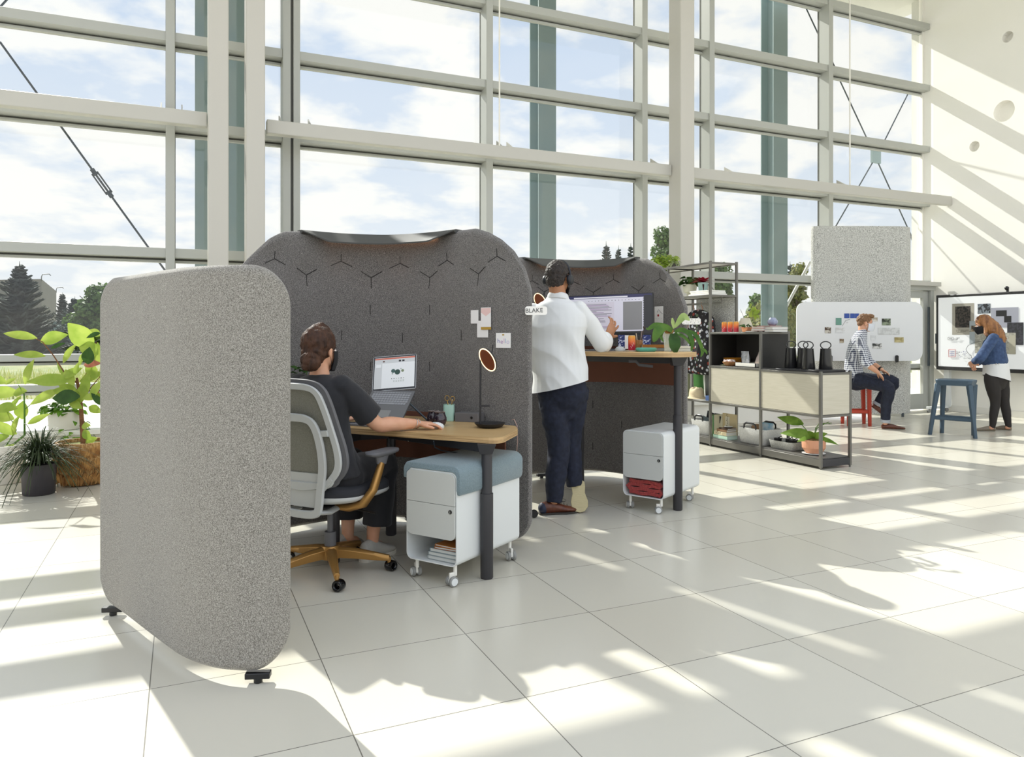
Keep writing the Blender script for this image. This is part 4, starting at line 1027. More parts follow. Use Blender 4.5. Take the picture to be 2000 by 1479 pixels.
def eyes(T, c, f, s=1.0, up=V(0, 0, 1)):
    f, r, u = onb(f, up)
    for k in (-1, 1):
        p = Vector(c)+r*k*.031*s+f*.081*s
        g = G(); g.ball(p, .0115*s, 14, 10); e_ = part(T, 'eye', g, mat('eye_white', 'E6E2DC', .25), smooth=90)
        g = G(); g.ball(p+f*.0075*s, .0062*s, 12, 8); part(e_, 'iris', g, mat('iris', '2E2018', .2), smooth=90)
        g = G(); g.tube([p+u*.018*s+r*k*(-.014)*s+f*.001, p+u*.022*s+f*.004, p+u*.017*s+r*k*.016*s-f*.004], [.002*s, .0035*s, .0015*s], 6); part(T, 'eyebrow', g, mat('brow', '2C2119', .8), smooth=90)
def hand(g, w, d, n, side=1, curl=(.3, .3, .35, .4), spread=.08, s=1.0, thumb=.5, tdrop=.2):
    "w wrist, d direction of the fingers, n palm normal (side the fingers close to), side: thumb side along d x n"
    w = Vector(w); d = Vector(d).normalized(); n = Vector(n).normalized(); n = (n-d*n.dot(d)).normalized(); x = d.cross(n)*side
    R = []
    for t, a, b in ((-.012, .024, .018), (.0, .026, .018), (.02, .034, .0175), (.05, .041, .015), (.078, .041, .013), (.09, .036, .010)):
        c = w+d*t*s; R.append([c+x*a*s*math.cos(q)+n*b*s*math.sin(q) for q in [i*2*PI/16 for i in range(16)]])
    g.loft(R)
    for i, (off, L, r) in enumerate(((.030, .074, .0088), (.010, .082, .0090), (-.011, .076, .0086), (-.030, .060, .0076))):
        fd = (d+x*(1.5-i)*spread).normalized(); p = w+d*.078*s+x*off*s; cur = curl[i]; pts = [tuple(p-fd*.015*s)+(r*s*1.05,)]; a = 0
        for k, fr in enumerate((.46, .30, .24)):
            a += cur*(.8 if k == 0 else 1.0); q = fd*math.cos(a)+n*math.sin(a)
            if k == 0: pts.append(tuple(p)+(r*s*1.08,))
            p = p+q*L*fr*s; pts.append(tuple(p)+(r*s*(.98-.07*k),))
        g.limb(pts, 10, n, 3)
    td = (x*.85+d*.55+n*tdrop).normalized(); p0 = w+x*.020*s+d*.018*s; p1 = p0+td*.036*s; q = (td*(1-thumb)+d*thumb+n*tdrop*.5).normalized()
    g.limb([tuple(p0)+(.014*s,), tuple(p1)+(.0125*s,), tuple(p1+q*.028*s)+(.0105*s,), tuple(p1+q*.052*s)+(.009*s,)], 10, n, 3)
def limbs(g, *L, up=V(0, 1, 0)):
    for l in L: g.limb(l, 18, up, 4)
def shoe(g, heel, toe, w=.045, h=.06, up_=V(0, 0, 1), flat=False):
    heel, toe = Vector(heel), Vector(toe); d = (toe-heel); L = d.length; d.normalize(); x = d.cross(up_).normalized(); R = []
    for t, a, z in ((0, .55, .75), (.04, .78, 1.0), (.18, .86, 1.12), (.34, .80, 1.15), (.5, .86, .86), (.68, 1.04, .62), (.85, .96, .48), (.96, .62, .36), (1, .3, .26)):
        hh = h*z*(1 if not flat else (.75 if .02 < t < .5 else .9)); c = heel+d*L*t
        R.append([c+x*a*w*math.cos(q)+up_*(hh*.5+hh*.5*math.sin(q)) if math.sin(q) > -.7 else c+x*a*w*math.cos(q)*1.1+up_*.001 for q in [i*2*PI/18+.01 for i in range(18)]])
    g.loft(R)
def sole(g, heel, toe, w=.047, t_=.014, up_=V(0, 0, 1)):
    heel, toe = Vector(heel), Vector(toe); d = (toe-heel); L = d.length; d.normalize(); x = d.cross(up_).normalized(); o = []
    prof = [(-.02, .0), (-.015, .5), (.04, .82), (.2, .84), (.4, .76), (.66, 1.06), (.84, 1.0), (.97, .6), (1.01, .0)]
    pts = [(t, a) for t, a in prof]+[(t, -a) for t, a in prof[::-1][1:-1]]
    g.loft([[heel+d*L*t+x*a*w*k2+up_*z for t, a in pts] for z, k2 in ((0, .96), (.004, 1.02), (t_, 1.0))])

# ---- seated woman
c0 = V(-1.035, 4.0, 1.205); hf = V(.42, .88, -.12)
T = thing('person', 'seated person in black t-shirt with brown hair bun at the near desk', 'person', (-.985, 4.02, .50))
g = G(); f, r, u = head(g, c0, hf)
sh_r, sh_l = V(-.885, 3.925, 1.005), V(-1.185, 4.075, 1.005); el, wr = V(-.735, 4.03, .800), V(-.535, 4.19, .782)
pel = V(-1.0, 3.985, .53)
g.limb([tuple(c0-f*.02-u*.05)+(.052,), (-1.035, 3.985, 1.10, .050), (-1.035, 3.985, 1.05, .058)], 16, V(0, 1, 0), 4)
R = V(.88, -.47, 0)
def torso(g, cs, up=None, ends=True):
    g.limb([tuple(c)+(a, b) for c, a, b in cs], 24, V(.47, .88, 0) if up is None else up, 4, ends)
limbs(g, [tuple(V(-1.035, 3.985, .98))+(.13, .07), tuple(pel+V(0, 0, .25))+(.14, .10), tuple(pel)+(.15, .11)], up=V(.47, .88, 0))
limbs(g, [tuple(sh_r)+(.040,), tuple(sh_r.lerp(el, .5))+(.045,), tuple(el)+(.040,), tuple(el.lerp(wr, .35))+(.041,), tuple(wr)+(.0265, .023)])
limbs(g, [tuple(sh_l)+(.040,), (-1.20, 4.20, .83, .042), (-1.10, 4.36, .80, .036), (-1.0, 4.42, .785, .026)])
hand(g, wr, V(.93, .28, -.03), V(0, 0, -1), side=-1, curl=(.28, .3, .34, .42), spread=.10, s=.95, thumb=.6)
hand(g, V(-1.0, 4.42, .785), V(.6, .75, -.05), V(0, 0, -1), side=1, s=.95)
for hx, kn, an in ((V(-.91, 3.94, .50), V(-.757, 4.30, .52), V(-.80, 4.255, .10)), (V(-1.09, 4.02, .50), V(-.96, 4.42, .52), V(-.965, 4.36, .10))):
    limbs(g, [tuple(hx)+(.085,), tuple(kn)+(.06,), tuple(kn.lerp(an, .4))+(.052,), tuple(an)+(.034,), tuple(an+V(.03, .05, -.04))+(.030,)])
me = fuse(g, .0048, 5, .5); part(T, 'body', me, SKIN, smooth=180)
eyes(T, c0, hf)
TEE = mat('black_jersey', '1F1F23', .85, bump=.15, bs=30, sheen=.15)
g = G()
torso(g, [(V(-1.035, 3.985, 1.072), .070, .062), (V(-1.035, 3.985, 1.045), .125, .085), (V(-1.035, 3.985, 1.01), .172, .10), (V(-1.035, 3.985, .93), .188, .118), (V(-1.02, 3.98, .80), .165, .115), (V(-1.0, 3.975, .66), .170, .125), (V(-.99, 3.98, .53), .205, .15)], None, False)
for s0, d_ in ((sh_r, el), (sh_l, V(-1.20, 4.20, .83))):
    e_ = s0.lerp(d_, .80); g.limb([tuple(s0-(d_-s0)*.12)+(.052,), tuple(s0.lerp(d_, .3))+(.068,), tuple(e_)+(.076,)], 18, V(0, 1, 0), 4, ends=False)
g.ball(sh_r+V(-.02, .01, .005), .066); g.ball(sh_l+V(.02, 0, .005), .066)
me = fuse(g, .007, 8, .5, wr=.004, ws=11); part(T, 'tshirt', me, TEE, smooth=180)
PANT = mat('black_trousers', '1A1A1E', .85, bump=.2, bs=18, sheen=.15)
g = G(); torso(g, [(V(-.99, 3.98, .66), .16, .12), (V(-.985, 4.0, .54), .20, .16), (V(-.975, 4.03, .53), .19, .15)])
for hx, kn, an in ((V(-.90, 3.96, .535), V(-.75, 4.30, .535), V(-.775, 4.265, .19)), (V(-1.09, 4.03, .535), V(-.965, 4.42, .535), V(-.965, 4.37, .20))):
    g.limb([tuple(hx)+(.10,), tuple(kn)+(.082,), tuple(kn.lerp(an, .25)+V(0, .0, 0))+(.086,), tuple(an)+(.092, .085)], 18, V(0, 1, 0), 5, ends=False)
me = fuse(g, .008, 6, .5, wr=.005, ws=9); part(T, 'trousers', me, PANT, smooth=180)
SNK = mat('white_canvas', 'B4B1A8', .7, bump=.2, bs=300)
for h_, t_ in ((V(-.845, 4.185, .0), V(-.70, 4.395, .0)), (V(-1.02, 4.30, 0), V(-.92, 4.52, 0))):
    g = G(); shoe(g, h_+V(0, 0, .012), t_+V(0, 0, .012), .046, .095); so_ = part(T, 'sneaker', fuse(g, .004, 3), SNK, smooth=180)
    g = G(); sole(g, h_, t_, .047, .024); part(so_, 'sole', g, mat('rubber_sole', 'D2CDC0', .6), smooth=40)
HAIR = mat('brown_hair', '35231A', .6, var='523626', vs_=40, bump=.5, bs=180, stretch=(1, 1, .25), spec=.3)
g = G(); M = Matrix((r, f, u)).transposed()
g.ball(c0+u*.032-f*.020, (.087, .100, .099), 28, 18, M); g.ball(c0-f*.05-u*.02, (.072, .062, .075), 20, 14, M)
g.limb([tuple(c0+u*.06+f*.055)+(.05, .03), tuple(c0+u*.09+f*.0)+(.06, .03), tuple(c0+u*.05-f*.07)+(.06, .04)], 14, r, 4)
hr = part(T, 'hair', fuse(g, .005, 4, .5, wr=.005, ws=38), HAIR, smooth=180)
bc = c0+V(-.018, -.112, -.062)
g = G(); g.ball(bc, (.056, .044, .052), 20, 12, M)
for k in range(4):
    a0 = k*1.57; g.tube([bc-f*.012+r*(.042*math.cos(a0+t*1.9))*(1-.25*t)+u*(.040*math.sin(a0+t*1.9))*(1-.25*t)-f*.018*t for t in [i/8 for i in range(9)]], [.010+.010*math.sin(PI*i/8) for i in range(9)], 8)
part(hr, 'bun', fuse(g, .004, 1, .4, wr=.003, ws=60), HAIR, smooth=180)
g = G(); rn = random.Random(1)
def facemask(T, c, f, r, u, m, s=1.0, strap=None):
    M = Matrix((r, f, u)).transposed(); g = G(); rows = []
    for i in range(9):
        v = -.106+.102*i/8; row = []
        for j in range(13):
            a = math.radians(-78+156*j/12); rad_x = .076-.35*abs(v+.045)*.4; rad_y = .108-.42*max(0, -v-.07)
            row.append(g.b.verts.new(Vector(c)+r*math.sin(a)*rad_x*s+f*(math.cos(a)**.8*rad_y+.018*math.exp(-((j-6)/2.5)**2))*s+u*(v+.012*math.exp(-((j-6)/2.)**2)*(i/8))*s))
        rows.append(row)
    for a, b in zip(rows, rows[1:]):
        for j in range(12): g._f((a[j], a[j+1], b[j+1], b[j]))
    me = baked(g, [('SOLIDIFY', dict(thickness=.003, offset=1))]); mk_ = part(T, 'face_mask', me, m, smooth=80)
    for k in (-1, 1):
        g = G(); e0 = Vector(c)+r*k*.082*s-f*.012*s+u*.012*s
        g.tube([Vector(c)+r*k*.069*s+f*.03*s-u*.012*s, e0, e0-u*.035*s-f*.004, Vector(c)+r*k*.066*s+f*.025*s-u*.078*s], .0014, 6); part(mk_, 'ear_loop', g, m)
MB_ = mat('black_mask', '17171A', .8); MW_ = mat('white_mask', 'D8DCE2', .8)
facemask(T, c0, f, r, u, MB_)
g = G(); wd = (wr-el).normalized(); xx, yy = frame_of(wd)
for k, o_ in enumerate((-.006, .008)):
    c = wr-wd*(.012-o_*1.0); g.tube([c+xx*.030*math.cos(a)+yy*.027*math.sin(a)+wd*(.006*math.sin(a+k)) for a in [i*2*PI/24 for i in range(24)]], .0022, 6, closed=True)
part(T, 'bracelet', g, mat('silver', 'B9B6AE', .25, metal=.9))
g = G(); c = wr+V(.93, .28, -.03).normalized()*.100+V(.0, -.012, -.002); g.tube([c+V(.002, .0092*math.cos(a), .0092*math.sin(a)) for a in [i*2*PI/16 for i in range(16)]], .0012, 5, closed=True); part(T, 'ring', g, mat('silver', 'B9B6AE'))

# ---- standing man
c0 = V(.334, 5.36, 1.695); hf = V(.42, .90, -.12)
T = thing('person', 'standing person in white shirt and dark jeans wearing headphones', 'person', (.31, 5.32, 0))
g = G(); f, r, u = head(g, c0, hf, s=1.05)
FW = V(.30, .95, 0).normalized()
shr, shl = V(.500, 5.33, 1.450), V(.155, 5.42, 1.455); el, wr = V(.655, 5.43, 1.215), V(.735, 5.66, 1.285)
g.limb([tuple(c0-f*.02-u*.06)+(.060,), (.330, 5.35, 1.56, .062), (.330, 5.36, 1.50, .075)], 16, V(0, 1, 0), 4)
TB = [(V(.33, 5.36, 1.50), .10, .07), (V(.33, 5.365, 1.45), .19, .11), (V(.325, 5.37, 1.30), .195, .13), (V(.33, 5.37, 1.12), .18, .13), (V(.345, 5.36, .98), .175, .13), (V(.36, 5.35, .86), .18, .135)]
torso(g, [(c, a*.93, b*.93) for c, a, b in TB], FW)
limbs(g, [tuple(shr)+(.046,), tuple(shr.lerp(el, .5))+(.05,), tuple(el)+(.043,), tuple(el.lerp(wr, .4))+(.042,), tuple(wr)+(.029, .025)])
limbs(g, [tuple(shl)+(.046,), (.08, 5.52, 1.24, .045), (.16, 5.70, 1.20, .030)])
hand(g, wr, V(.42, .55, .62), V(-.55, .65, .05), side=-1, curl=(.12, .22, .28, .34), spread=.22, s=1.18, thumb=.35, tdrop=.1)
hand(g, V(.16, 5.70, 1.20), V(.2, .9, -.05), V(0, 0, -1), side=1, s=1.05)
legs_ = (((.28, 5.36, .90), (.335, 5.33, .49), (.300, 5.31, .10)), ((.455, 5.38, .90), (.425, 5.46, .50), (.455, 5.43, .20)))
for a, b, c in legs_: limbs(g, [a+(.085,), b+(.06,), tuple(V(*b).lerp(V(*c), .4))+(.055,), c+(.036,)])
me = fuse(g, .0048, 5, .5); part(T, 'body', me, SKIN2, smooth=180); eyes(T, c0, hf, 1.05)
SHIRT = mat('white_oxford', 'DFE0DE', .8, bump=.25, bs=9, sheen=.2)
g = G(); torso(g, [(V(.33, 5.358, 1.555), .072, .064), (V(.33, 5.36, 1.525), .095, .078), (V(.33, 5.36, 1.49), .155, .10), (V(.33, 5.365, 1.42), .208, .125), (V(.325, 5.37, 1.28), .205, .145), (V(.335, 5.37, 1.10), .195, .145), (V(.345, 5.36, .96), .200, .155), (V(.35, 5.35, .80), .205, .165)], FW, False)
g.limb([tuple(shr-(el-shr)*.10)+(.050,), tuple(shr.lerp(el, .5))+(.062,), tuple(el)+(.056,), tuple(el.lerp(wr, .45))+(.050,)], 18, V(0, 1, 0), 5, ends=True)
g.limb([tuple(shl)+(.056,), (.08, 5.52, 1.24, .064), (.11, 5.60, 1.22, .055)], 18, V(0, 1, 0), 5)
me = fuse(g, .007, 7, .5)
nn_ = [v_.normal.copy() for v_ in me.vertices]
for v_, nv in zip(me.vertices, nn_):   # long cloth folds running from the right armpit across the back
    p = v_.co; t = p.x*1.0+p.z*.9; k = 1-2*abs(noise.noise(V(t*4.5, p.z*1.6-p.x*2.2, 3))); k2 = noise.noise(V(p.x*5, p.y*4, p.z*9))
    v_.co += nv*(.015*k+.008*k2)
hemcut(me, V(.15, 5.3, .862), V(-.25, 0, 1)); shirt = part(T, 'shirt', me, SHIRT, smooth=180)
g = G(); rows = []
for z_, k_ in ((1.525, 1.05), (1.575, .93)):
    rows.append([V(.332, 5.355, z_)+FW*(.068*k_*math.sin(a))+V(.95, -.3, 0)*(.075*k_*math.cos(a))+V(0, 0, -.02*math.sin(a)) for a in [i*2*PI/28 for i in range(28)]])
A, B = g.ring(rows[0]), g.ring(rows[1]); g.bridge(A, B); me = baked(g, [('SOLIDIFY', dict(thickness=.006, offset=1)), ('SUBSURF', dict(levels=1, render_levels=1))]); part(shirt, 'collar', me, SHIRT, smooth=180)
JEAN = mat('dark_denim', '151929', .85, var='1E2436', vs_=30, bump=.3, bs=25)
g = G(); torso(g, [(V(.35, 5.36, .96), .175, .13), (V(.36, 5.36, .88), .185, .145), (V(.365, 5.365, .80), .165, .13), (V(.365, 5.365, .75), .12, .10)], FW)
for (a, b, c), e_ in zip(legs_, ((.30, 5.31, .085), (.458, 5.425, .175))):
    g.limb([a+(.105,), tuple(V(*a).lerp(V(*b), .5))+(.098,), b+(.082,), tuple(V(*b).lerp(V(*e_), .45))+(.078,), e_+(.060,)], 18, V(0, 1, 0), 5, ends=False)
me = fuse(g, .007, 8, .5, wr=.008, ws=13); part(T, 'jeans', me, JEAN, smooth=180)
BRN = mat('brown_leather', '6A3A26', .4, var='532B1C', vs_=30)
g = G(); h_, t_ = V(.197, 5.295, .010), V(.470, 5.36, .010); shoe(g, h_, t_, .046, .075); sh0 = part(T, 'shoe', fuse(g, .004, 3), BRN, smooth=180)
g = G(); sole(g, V(.197, 5.295, .0), V(.470, 5.36, 0), .048, .014); part(sh0, 'sole', g, mat('dark_sole', '33302C', .6), smooth=40)
g = G(); g.ball(V(.222, 5.301, .045), (.036, .044, .042)); part(sh0, 'heel_patch', g, mat('navy_heel', '20263C', .6), smooth=90, label='navy blue heel patch')
g = G()
for k in range(4): c = V(.33+.022*k, 5.327+.005*k, .088-.008*k); g.tube([c+V(0, -.022, -.008), c, c+V(0, .022, -.008)], .002, 6)
c = V(.345, 5.33, .09); g.tube([c, c+V(.02, -.01, .02), c+V(.045, -.015, .008), c+V(.03, -.012, -.004), c], .0016, 6); part(sh0, 'laces', g, BLACK)
upv = V(-.0, -.93, .36).normalized()   # raised foot: sole turned to the camera, toe on the floor
h_, t_ = V(.478, 5.405, .205), V(.488, 5.33, .012); dd = (t_-h_).normalized(); L_ = .26; t_ = V(.49, 5.335, .006); h_ = t_-dd*.225
uu_ = V(.0, 1, 0); uu_ = (uu_-dd*uu_.dot(dd)).normalized()
g = G(); shoe(g, h_, t_, .044, .078, uu_); sh1 = part(T, 'shoe', fuse(g, .004, 3), BRN, smooth=180)
g = G(); sole(g, h_-uu_*.012, t_-uu_*.012, .058, .013, uu_); part(sh1, 'sole', g, mat('crepe_sole', 'C2B58C', .7, bump=.5, bs=160, stretch=(.2, 1, 1)), smooth=40, label='pale cream patterned sole')
BHAIR = mat('black_hair', '251F1B', .55, var='3A302A', vs_=70, bump=.8, bs=160)
g = G(); M = Matrix((r, f, u)).transposed(); g.ball(c0+u*.036-f*.022, (.084, .098, .092), 26, 16, M); g.ball(c0-f*.055-u*.012, (.072, .056, .075), 20, 12, M)
part(T, 'hair', fuse(g, .005, 2, .4, wr=.007, ws=55), BHAIR, smooth=180)
HP = mat('headphone_black', '1D1F24', .45)
H_ = thing('headphones', 'black over-ear headphones on the standing persons head', 'headphones', c0)
g = G(); g.tube([c0+r*.092*math.cos(a)+u*(.125*math.sin(a)-.0)-f*.005 for a in [PI*(.02+.96*i/20) for i in range(21)]], [(.011, .005)]*21, 8, up=f); part(H_, 'headband', g, HP, smooth=60)
for k in (-1, 1):
    g = G(); c = c0+r*k*.090-u*.018-f*.004; ax_ = Matrix((f, u, r*k)).transposed(); g.lathe([(.02, -.012), (.036, -.010), (.040, 0), (.038, .014), (.028, .022), (.001, .022)], c, 24, ax_); part(H_, 'ear_cup', g, HP, smooth=50)
facemask(T, c0, f, r, u, MB_, 1.05)

# ---- seated man in checked shirt on the red stool
def q(x, y, d): return P(x, y, d)
DM = 10.35
T = thing('person', 'seated person in checked shirt with white face mask on the red stool', 'person', q(1668, 742, DM))
c0 = q(1690, 631, DM); hf = V(.93, -.25, -.10)
g = G(); f, r, u = head(g, c0, hf)
FW = V(.9, -.42, 0)
g.limb([tuple(c0-u*.05-f*.03)+(.055,), tuple(q(1685, 651, DM))+(.06,)], 14, V(0, 1, 0), 4)
TB = [(q(1684, 652, DM), .09, .07), (q(1679, 662, DM), .17, .10), (q(1672, 690, DM), .17, .125), (q(1667, 715, DM), .15, .12), (q(1668, 738, DM), .17, .13)]
torso(g, [(c, a*.92, b*.92) for c, a, b in TB], FW)
S1, E1, W1 = q(1681, 664, DM-.19), q(1688, 708, DM-.26), q(1714, 727, DM-.38)
S2, E2, W2 = q(1679, 662, DM+.17), q(1697, 706, DM+.16), q(1722, 722, DM-.02)
for a, b, c in ((S1, E1, W1), (S2, E2, W2)): limbs(g, [tuple(a)+(.052,), tuple(a.lerp(b, .5))+(.048,), tuple(b)+(.042,), tuple(b.lerp(c, .4))+(.04,), tuple(c)+(.027,)])
hand(g, W1, V(.55, -.2, -.75), V(-.6, 0, -.5), side=1, curl=(.3, .3, .35, .35)); hand(g, W2, V(.75, -.25, -.55), V(-.4, 0, -.8), side=1, curl=(.35, .35, .4, .4))
K1, A1 = q(1732, 757, DM-.40), q(1729, 826, DM-.30); K2, A2_ = q(1743, 746, DM-.05), q(1712, 792, DM+.05)
H1, H2 = q(1672, 741, DM-.10), q(1670, 739, DM+.10)
for a, b, c in ((H1, K1, A1), (H2, K2, A2_)): limbs(g, [tuple(a)+(.08,), tuple(b)+(.06,), tuple(b.lerp(c, .4))+(.05,), tuple(c)+(.036,)])
part(T, 'body', fuse(g, .006, 4, .5), SKIN, smooth=180); eyes(T, c0, hf)
CHK = mat('checked_cotton', 'E0E2E8', .85); t = CHK.node_tree
tcn = [n for n in t.nodes if n.type == 'TEX_COORD'][0]; sp = t.nodes.new('ShaderNodeSeparateXYZ'); t.links.new(tcn.outputs['Object'], sp.inputs[0])
def mm(op, a, b=None):
    n = t.nodes.new('ShaderNodeMath'); n.operation = op
    for i, k in enumerate((a, b)):
        if k is None: continue
        if isinstance(k, (int, float)): n.inputs[i].default_value = k
        else: t.links.new(k, n.inputs[i])
    return n.outputs[0]
ga = mm('GREATER_THAN', mm('SINE', mm('MULTIPLY', sp.outputs['Z'], 240)), 0.0); gb = mm('GREATER_THAN', mm('SINE', mm('MULTIPLY', mm('ADD', sp.outputs['X'], sp.outputs['Y']), 240)), 0.0)
mxn = t.nodes.new('ShaderNodeMix'); mxn.data_type = 'RGBA'; mxn.inputs[6].default_value = lin('E8EAEE'); mxn.inputs[7].default_value = lin('2E3550'); t.links.new(mm('MULTIPLY', mm('ADD', ga, gb), .5), mxn.inputs[0])
t.links.new(mxn.outputs[2], t.nodes['Principled BSDF'].inputs['Base Color'])
g = G(); torso(g, [(q(1685, 650, DM), .075, .065)]+TB[1:4]+[(q(1667, 736, DM), .165, .135)], FW)
for a, b, c in ((S1, E1, W1), (S2, E2, W2)): g.limb([tuple(a-(b-a)*.08)+(.066,), tuple(a.lerp(b, .5))+(.064,), tuple(b)+(.060,), tuple(b.lerp(c, .3))+(.054,)], 16, V(0, 1, 0), 4)
part(T, 'shirt', fuse(g, .009, 5, .5, wr=.006, ws=12), CHK, smooth=180)
g = G(); torso(g, [(q(1668, 732, DM), .16, .13), (q(1671, 741, DM), .18, .15), (q(1676, 743, DM), .17, .14)], FW)
for a, b, c in ((H1, K1, A1), (H2, K2, A2_)): g.limb([tuple(a)+(.10,), tuple(a.lerp(b, .5))+(.09,), tuple(b+(b-a).normalized()*.015)+(.086,), tuple(b.lerp(c, .5))+(.070,), tuple(b.lerp(c, .92))+(.058,)], 16, V(0, 1, 0), 4, ends=False)
jn = part(T, 'jeans', fuse(g, .009, 5, .5, wr=.005, ws=10), JEAN, smooth=180)
for b, c in ((K1, A1), (K2, A2_)):
    g = G(); d = (c-b).normalized(); e_ = b.lerp(c, .93); g.cyl(e_-d*.02, e_+d*.02, .064, .062, 20); part(jn, 'turned_cuff', g, mat('denim_cuff', 'A9AEB6', .9), label='pale turned-up cuff')
g = G(); h_ = A1+V(-.04, .02, -.0); h_.z = .004; shoe(g, h_, h_+V(.29, -.06, 0), .048, .085, flat=True); part(T, 'loafer', fuse(g, .005, 2), BRN, smooth=180)
g = G(); d = V(.62, -.15, -.52).normalized(); h_ = A2_-d*.06+V(-.03, 0, -.05); uq = V(.5, 0, .8); uq = (uq-d*uq.dot(d)).normalized(); shoe(g, h_, h_+d*.27, .046, .08, uq, True); part(T, 'loafer', fuse(g, .005, 2), BRN, smooth=180)
M = Matrix((r, f, u)).transposed(); LH = mat('chestnut_hair', '6B4A2E', .5, var='8A6440', vs_=60, bump=.6, bs=150)
g = G(); g.ball(c0+u*.042-f*.02, (.083, .100, .088), 24, 14, M); g.ball(c0-f*.06+u*.0, (.072, .045, .06), 18, 12, M); g.ball(c0+u*.10+f*.05, (.06, .055, .032), 16, 10, M)
part(T, 'hair', fuse(g, .006, 2, .4, wr=.007, ws=45), LH, smooth=180)
facemask(T, c0, f, r, u, MW_)
g = G(); d = (W2-E2).normalized(); xx, yy = frame_of(d); c = W2-d*.02; g.cyl(c-d*.012, c+d*.012, .033, seg=20); part(T, 'wristwatch', g, BLACK)

# ---- woman in denim jacket at the big display
DW = 9.85
T = thing('person', 'standing person in denim jacket and black leggings by the big display', 'person', (q(1950, 700, DW).x, DW, 0))
c0 = q(1921, 634, DW); hf = V(-.88, .30, -.32); UPW = V(-.15, .05, 1)
g = G(); f, r, u = head(g, c0, hf, s=.98)
FW = V(-.75, .66, 0)
g.limb([tuple(c0-u*.05-f*.03)+(.048,), tuple(q(1936, 656, DW))+(.055,)], 14, V(0, 1, 0), 4)
TB = [(q(1938, 655, DW), .08, .065), (q(1942, 664, DW), .165, .10), (q(1941, 690, DW), .16, .125), (q(1943, 712, DW), .145, .12), (q(1946, 735, DW), .165, .13)]
torso(g, [(c, a*.80, b*.80) for c, a, b in TB], FW)
S1, E1, W1 = q(1938, 664, DW-.17), q(1914, 700, DW-.24), q(1903, 706, DW-.04)
S2, E2, W2 = q(1938, 662, DW+.16), q(1922, 697, DW+.20), q(1907, 711, DW+.08)
for a, b, c in ((S1, E1, W1), (S2, E2, W2)): limbs(g, [tuple(a)+(.048,), tuple(b)+(.040,), tuple(c)+(.026,)])
hand(g, W1, V(-.3, .6, -.5), V(.3, .6, -.3), side=1, s=.88, curl=(.7, .7, .7, .7)); hand(g, W2, V(-.5, -.3, -.3), V(.2, -.3, -.8), side=1, s=.88, curl=(.5, .5, .5, .5))
LG = (((q(1938, 742, DW-.04)), q(1944, 786, DW-.03), V(q(1936, 800, DW).x, DW-.02, .07)), ((q(1954, 742, DW+.05)), q(1962, 786, DW+.04), V(q(1970, 800, DW+.03).x, DW+.03, .07)))
for a, b, c in LG: limbs(g, [tuple(a)+(.075,), tuple(b)+(.055,), tuple(b.lerp(c, .4))+(.052,), tuple(c)+(.033,), tuple(V(c.x-.02, c.y, .045))+(.026,)])
part(T, 'body', fuse(g, .006, 4, .5), SKIN, smooth=180); eyes(T, c0, hf, .98)
g = G(); torso(g, [(q(1943, 700, DW), .155, .13), (q(1945, 720, DW), .175, .150), (q(1946, 737, DW), .182, .16), (q(1947, 752, DW), .18, .155)], FW, False)
part(T, 'white_shirt', hemcut(fuse(g, .009, 5, .5, wr=.004, ws=9), q(1943, 738, DW), V(.28, .0, 1)), SHIRT, smooth=180)
DEN = mat('blue_denim', '2F4264', .85, var='3E5478', vs_=25, bump=.3, bs=40)
g = G(); torso(g, [(q(1938, 653, DW), .085, .07)]+[(c, a+.012, b+.018) for c, a, b in TB[1:3]]+[(q(1943, 708, DW), .165, .15)], FW)
for a, b, c in ((S1, E1, W1), (S2, E2, W2)): g.limb([tuple(a-(b-a)*.1)+(.066,), tuple(a.lerp(b, .5))+(.063,), tuple(b)+(.058,), tuple(b.lerp(c, .85))+(.045,)], 16, V(0, 1, 0), 4)
jk = part(T, 'denim_jacket', fuse(g, .008, 5, .5, wr=.006, ws=12), DEN, smooth=180)
g = G()
for x_, z_ in ((.01, .0), (.045, .003)): g.ball(q(1944, 711, DW-.155)+V(x_, 0, z_), .009, 10, 8)
part(jk, 'button', g, mat('silver', 'B9B6AE'))
LEG = mat('black_leggings', '2A2624', .8, bump=.1, bs=30)
g = G(); torso(g, [(q(1943, 706, DW), .150, .128), (q(1944, 716, DW), .154, .132), (q(1946, 727, DW), .156, .135), (q(1947, 738, DW), .158, .135), (q(1947, 746, DW), .15, .12)], FW)
for a, b, c in LG: g.limb([tuple(a+V(0, 0, .09))+(.085,), tuple(a)+(.098,), tuple(a.lerp(b, .5))+(.085,), tuple(b)+(.060,), tuple(b.lerp(c, .4))+(.056,), tuple(V(c.x, c.y, .045))+(.034,)], 16, V(0, 1, 0), 4, ends=False)
part(T, 'leggings', fuse(g, .008, 5, .5, wr=.003, ws=12), LEG, smooth=180)
FL = mat('flat_shoe', '7E7362', .5)
for a, b, c in LG:
    h_ = V(c.x+.045, c.y+.01, .003); g = G(); shoe(g, h_, h_+(V(-.24, .05, 0) if c.x < 6.4 else V(-.16, .17, 0)), .046, .075, flat=True); part(T, 'flat_shoe', fuse(g, .005, 2), FL, smooth=180)
M = Matrix((r, f, u)).transposed(); WH = mat('auburn_hair', '6A4226', .45, var='A5713F', vs_=25, bump=.6, bs=120, stretch=(1, 1, .15))
g = G(); g.ball(c0+u*.036-f*.018, (.086, .102, .095), 24, 14, M)
g.limb([tuple(c0+u*.05-f*.03)+(.08, .08), tuple(c0-f*.06-u*.05-V(0, .03, 0))+(.095, .07), tuple(q(1947, 652, DW-.06))+(.095, .065), tuple(q(1953, 666, DW-.08))+(.085, .05)], 18, V(0, 1, 0), 5)
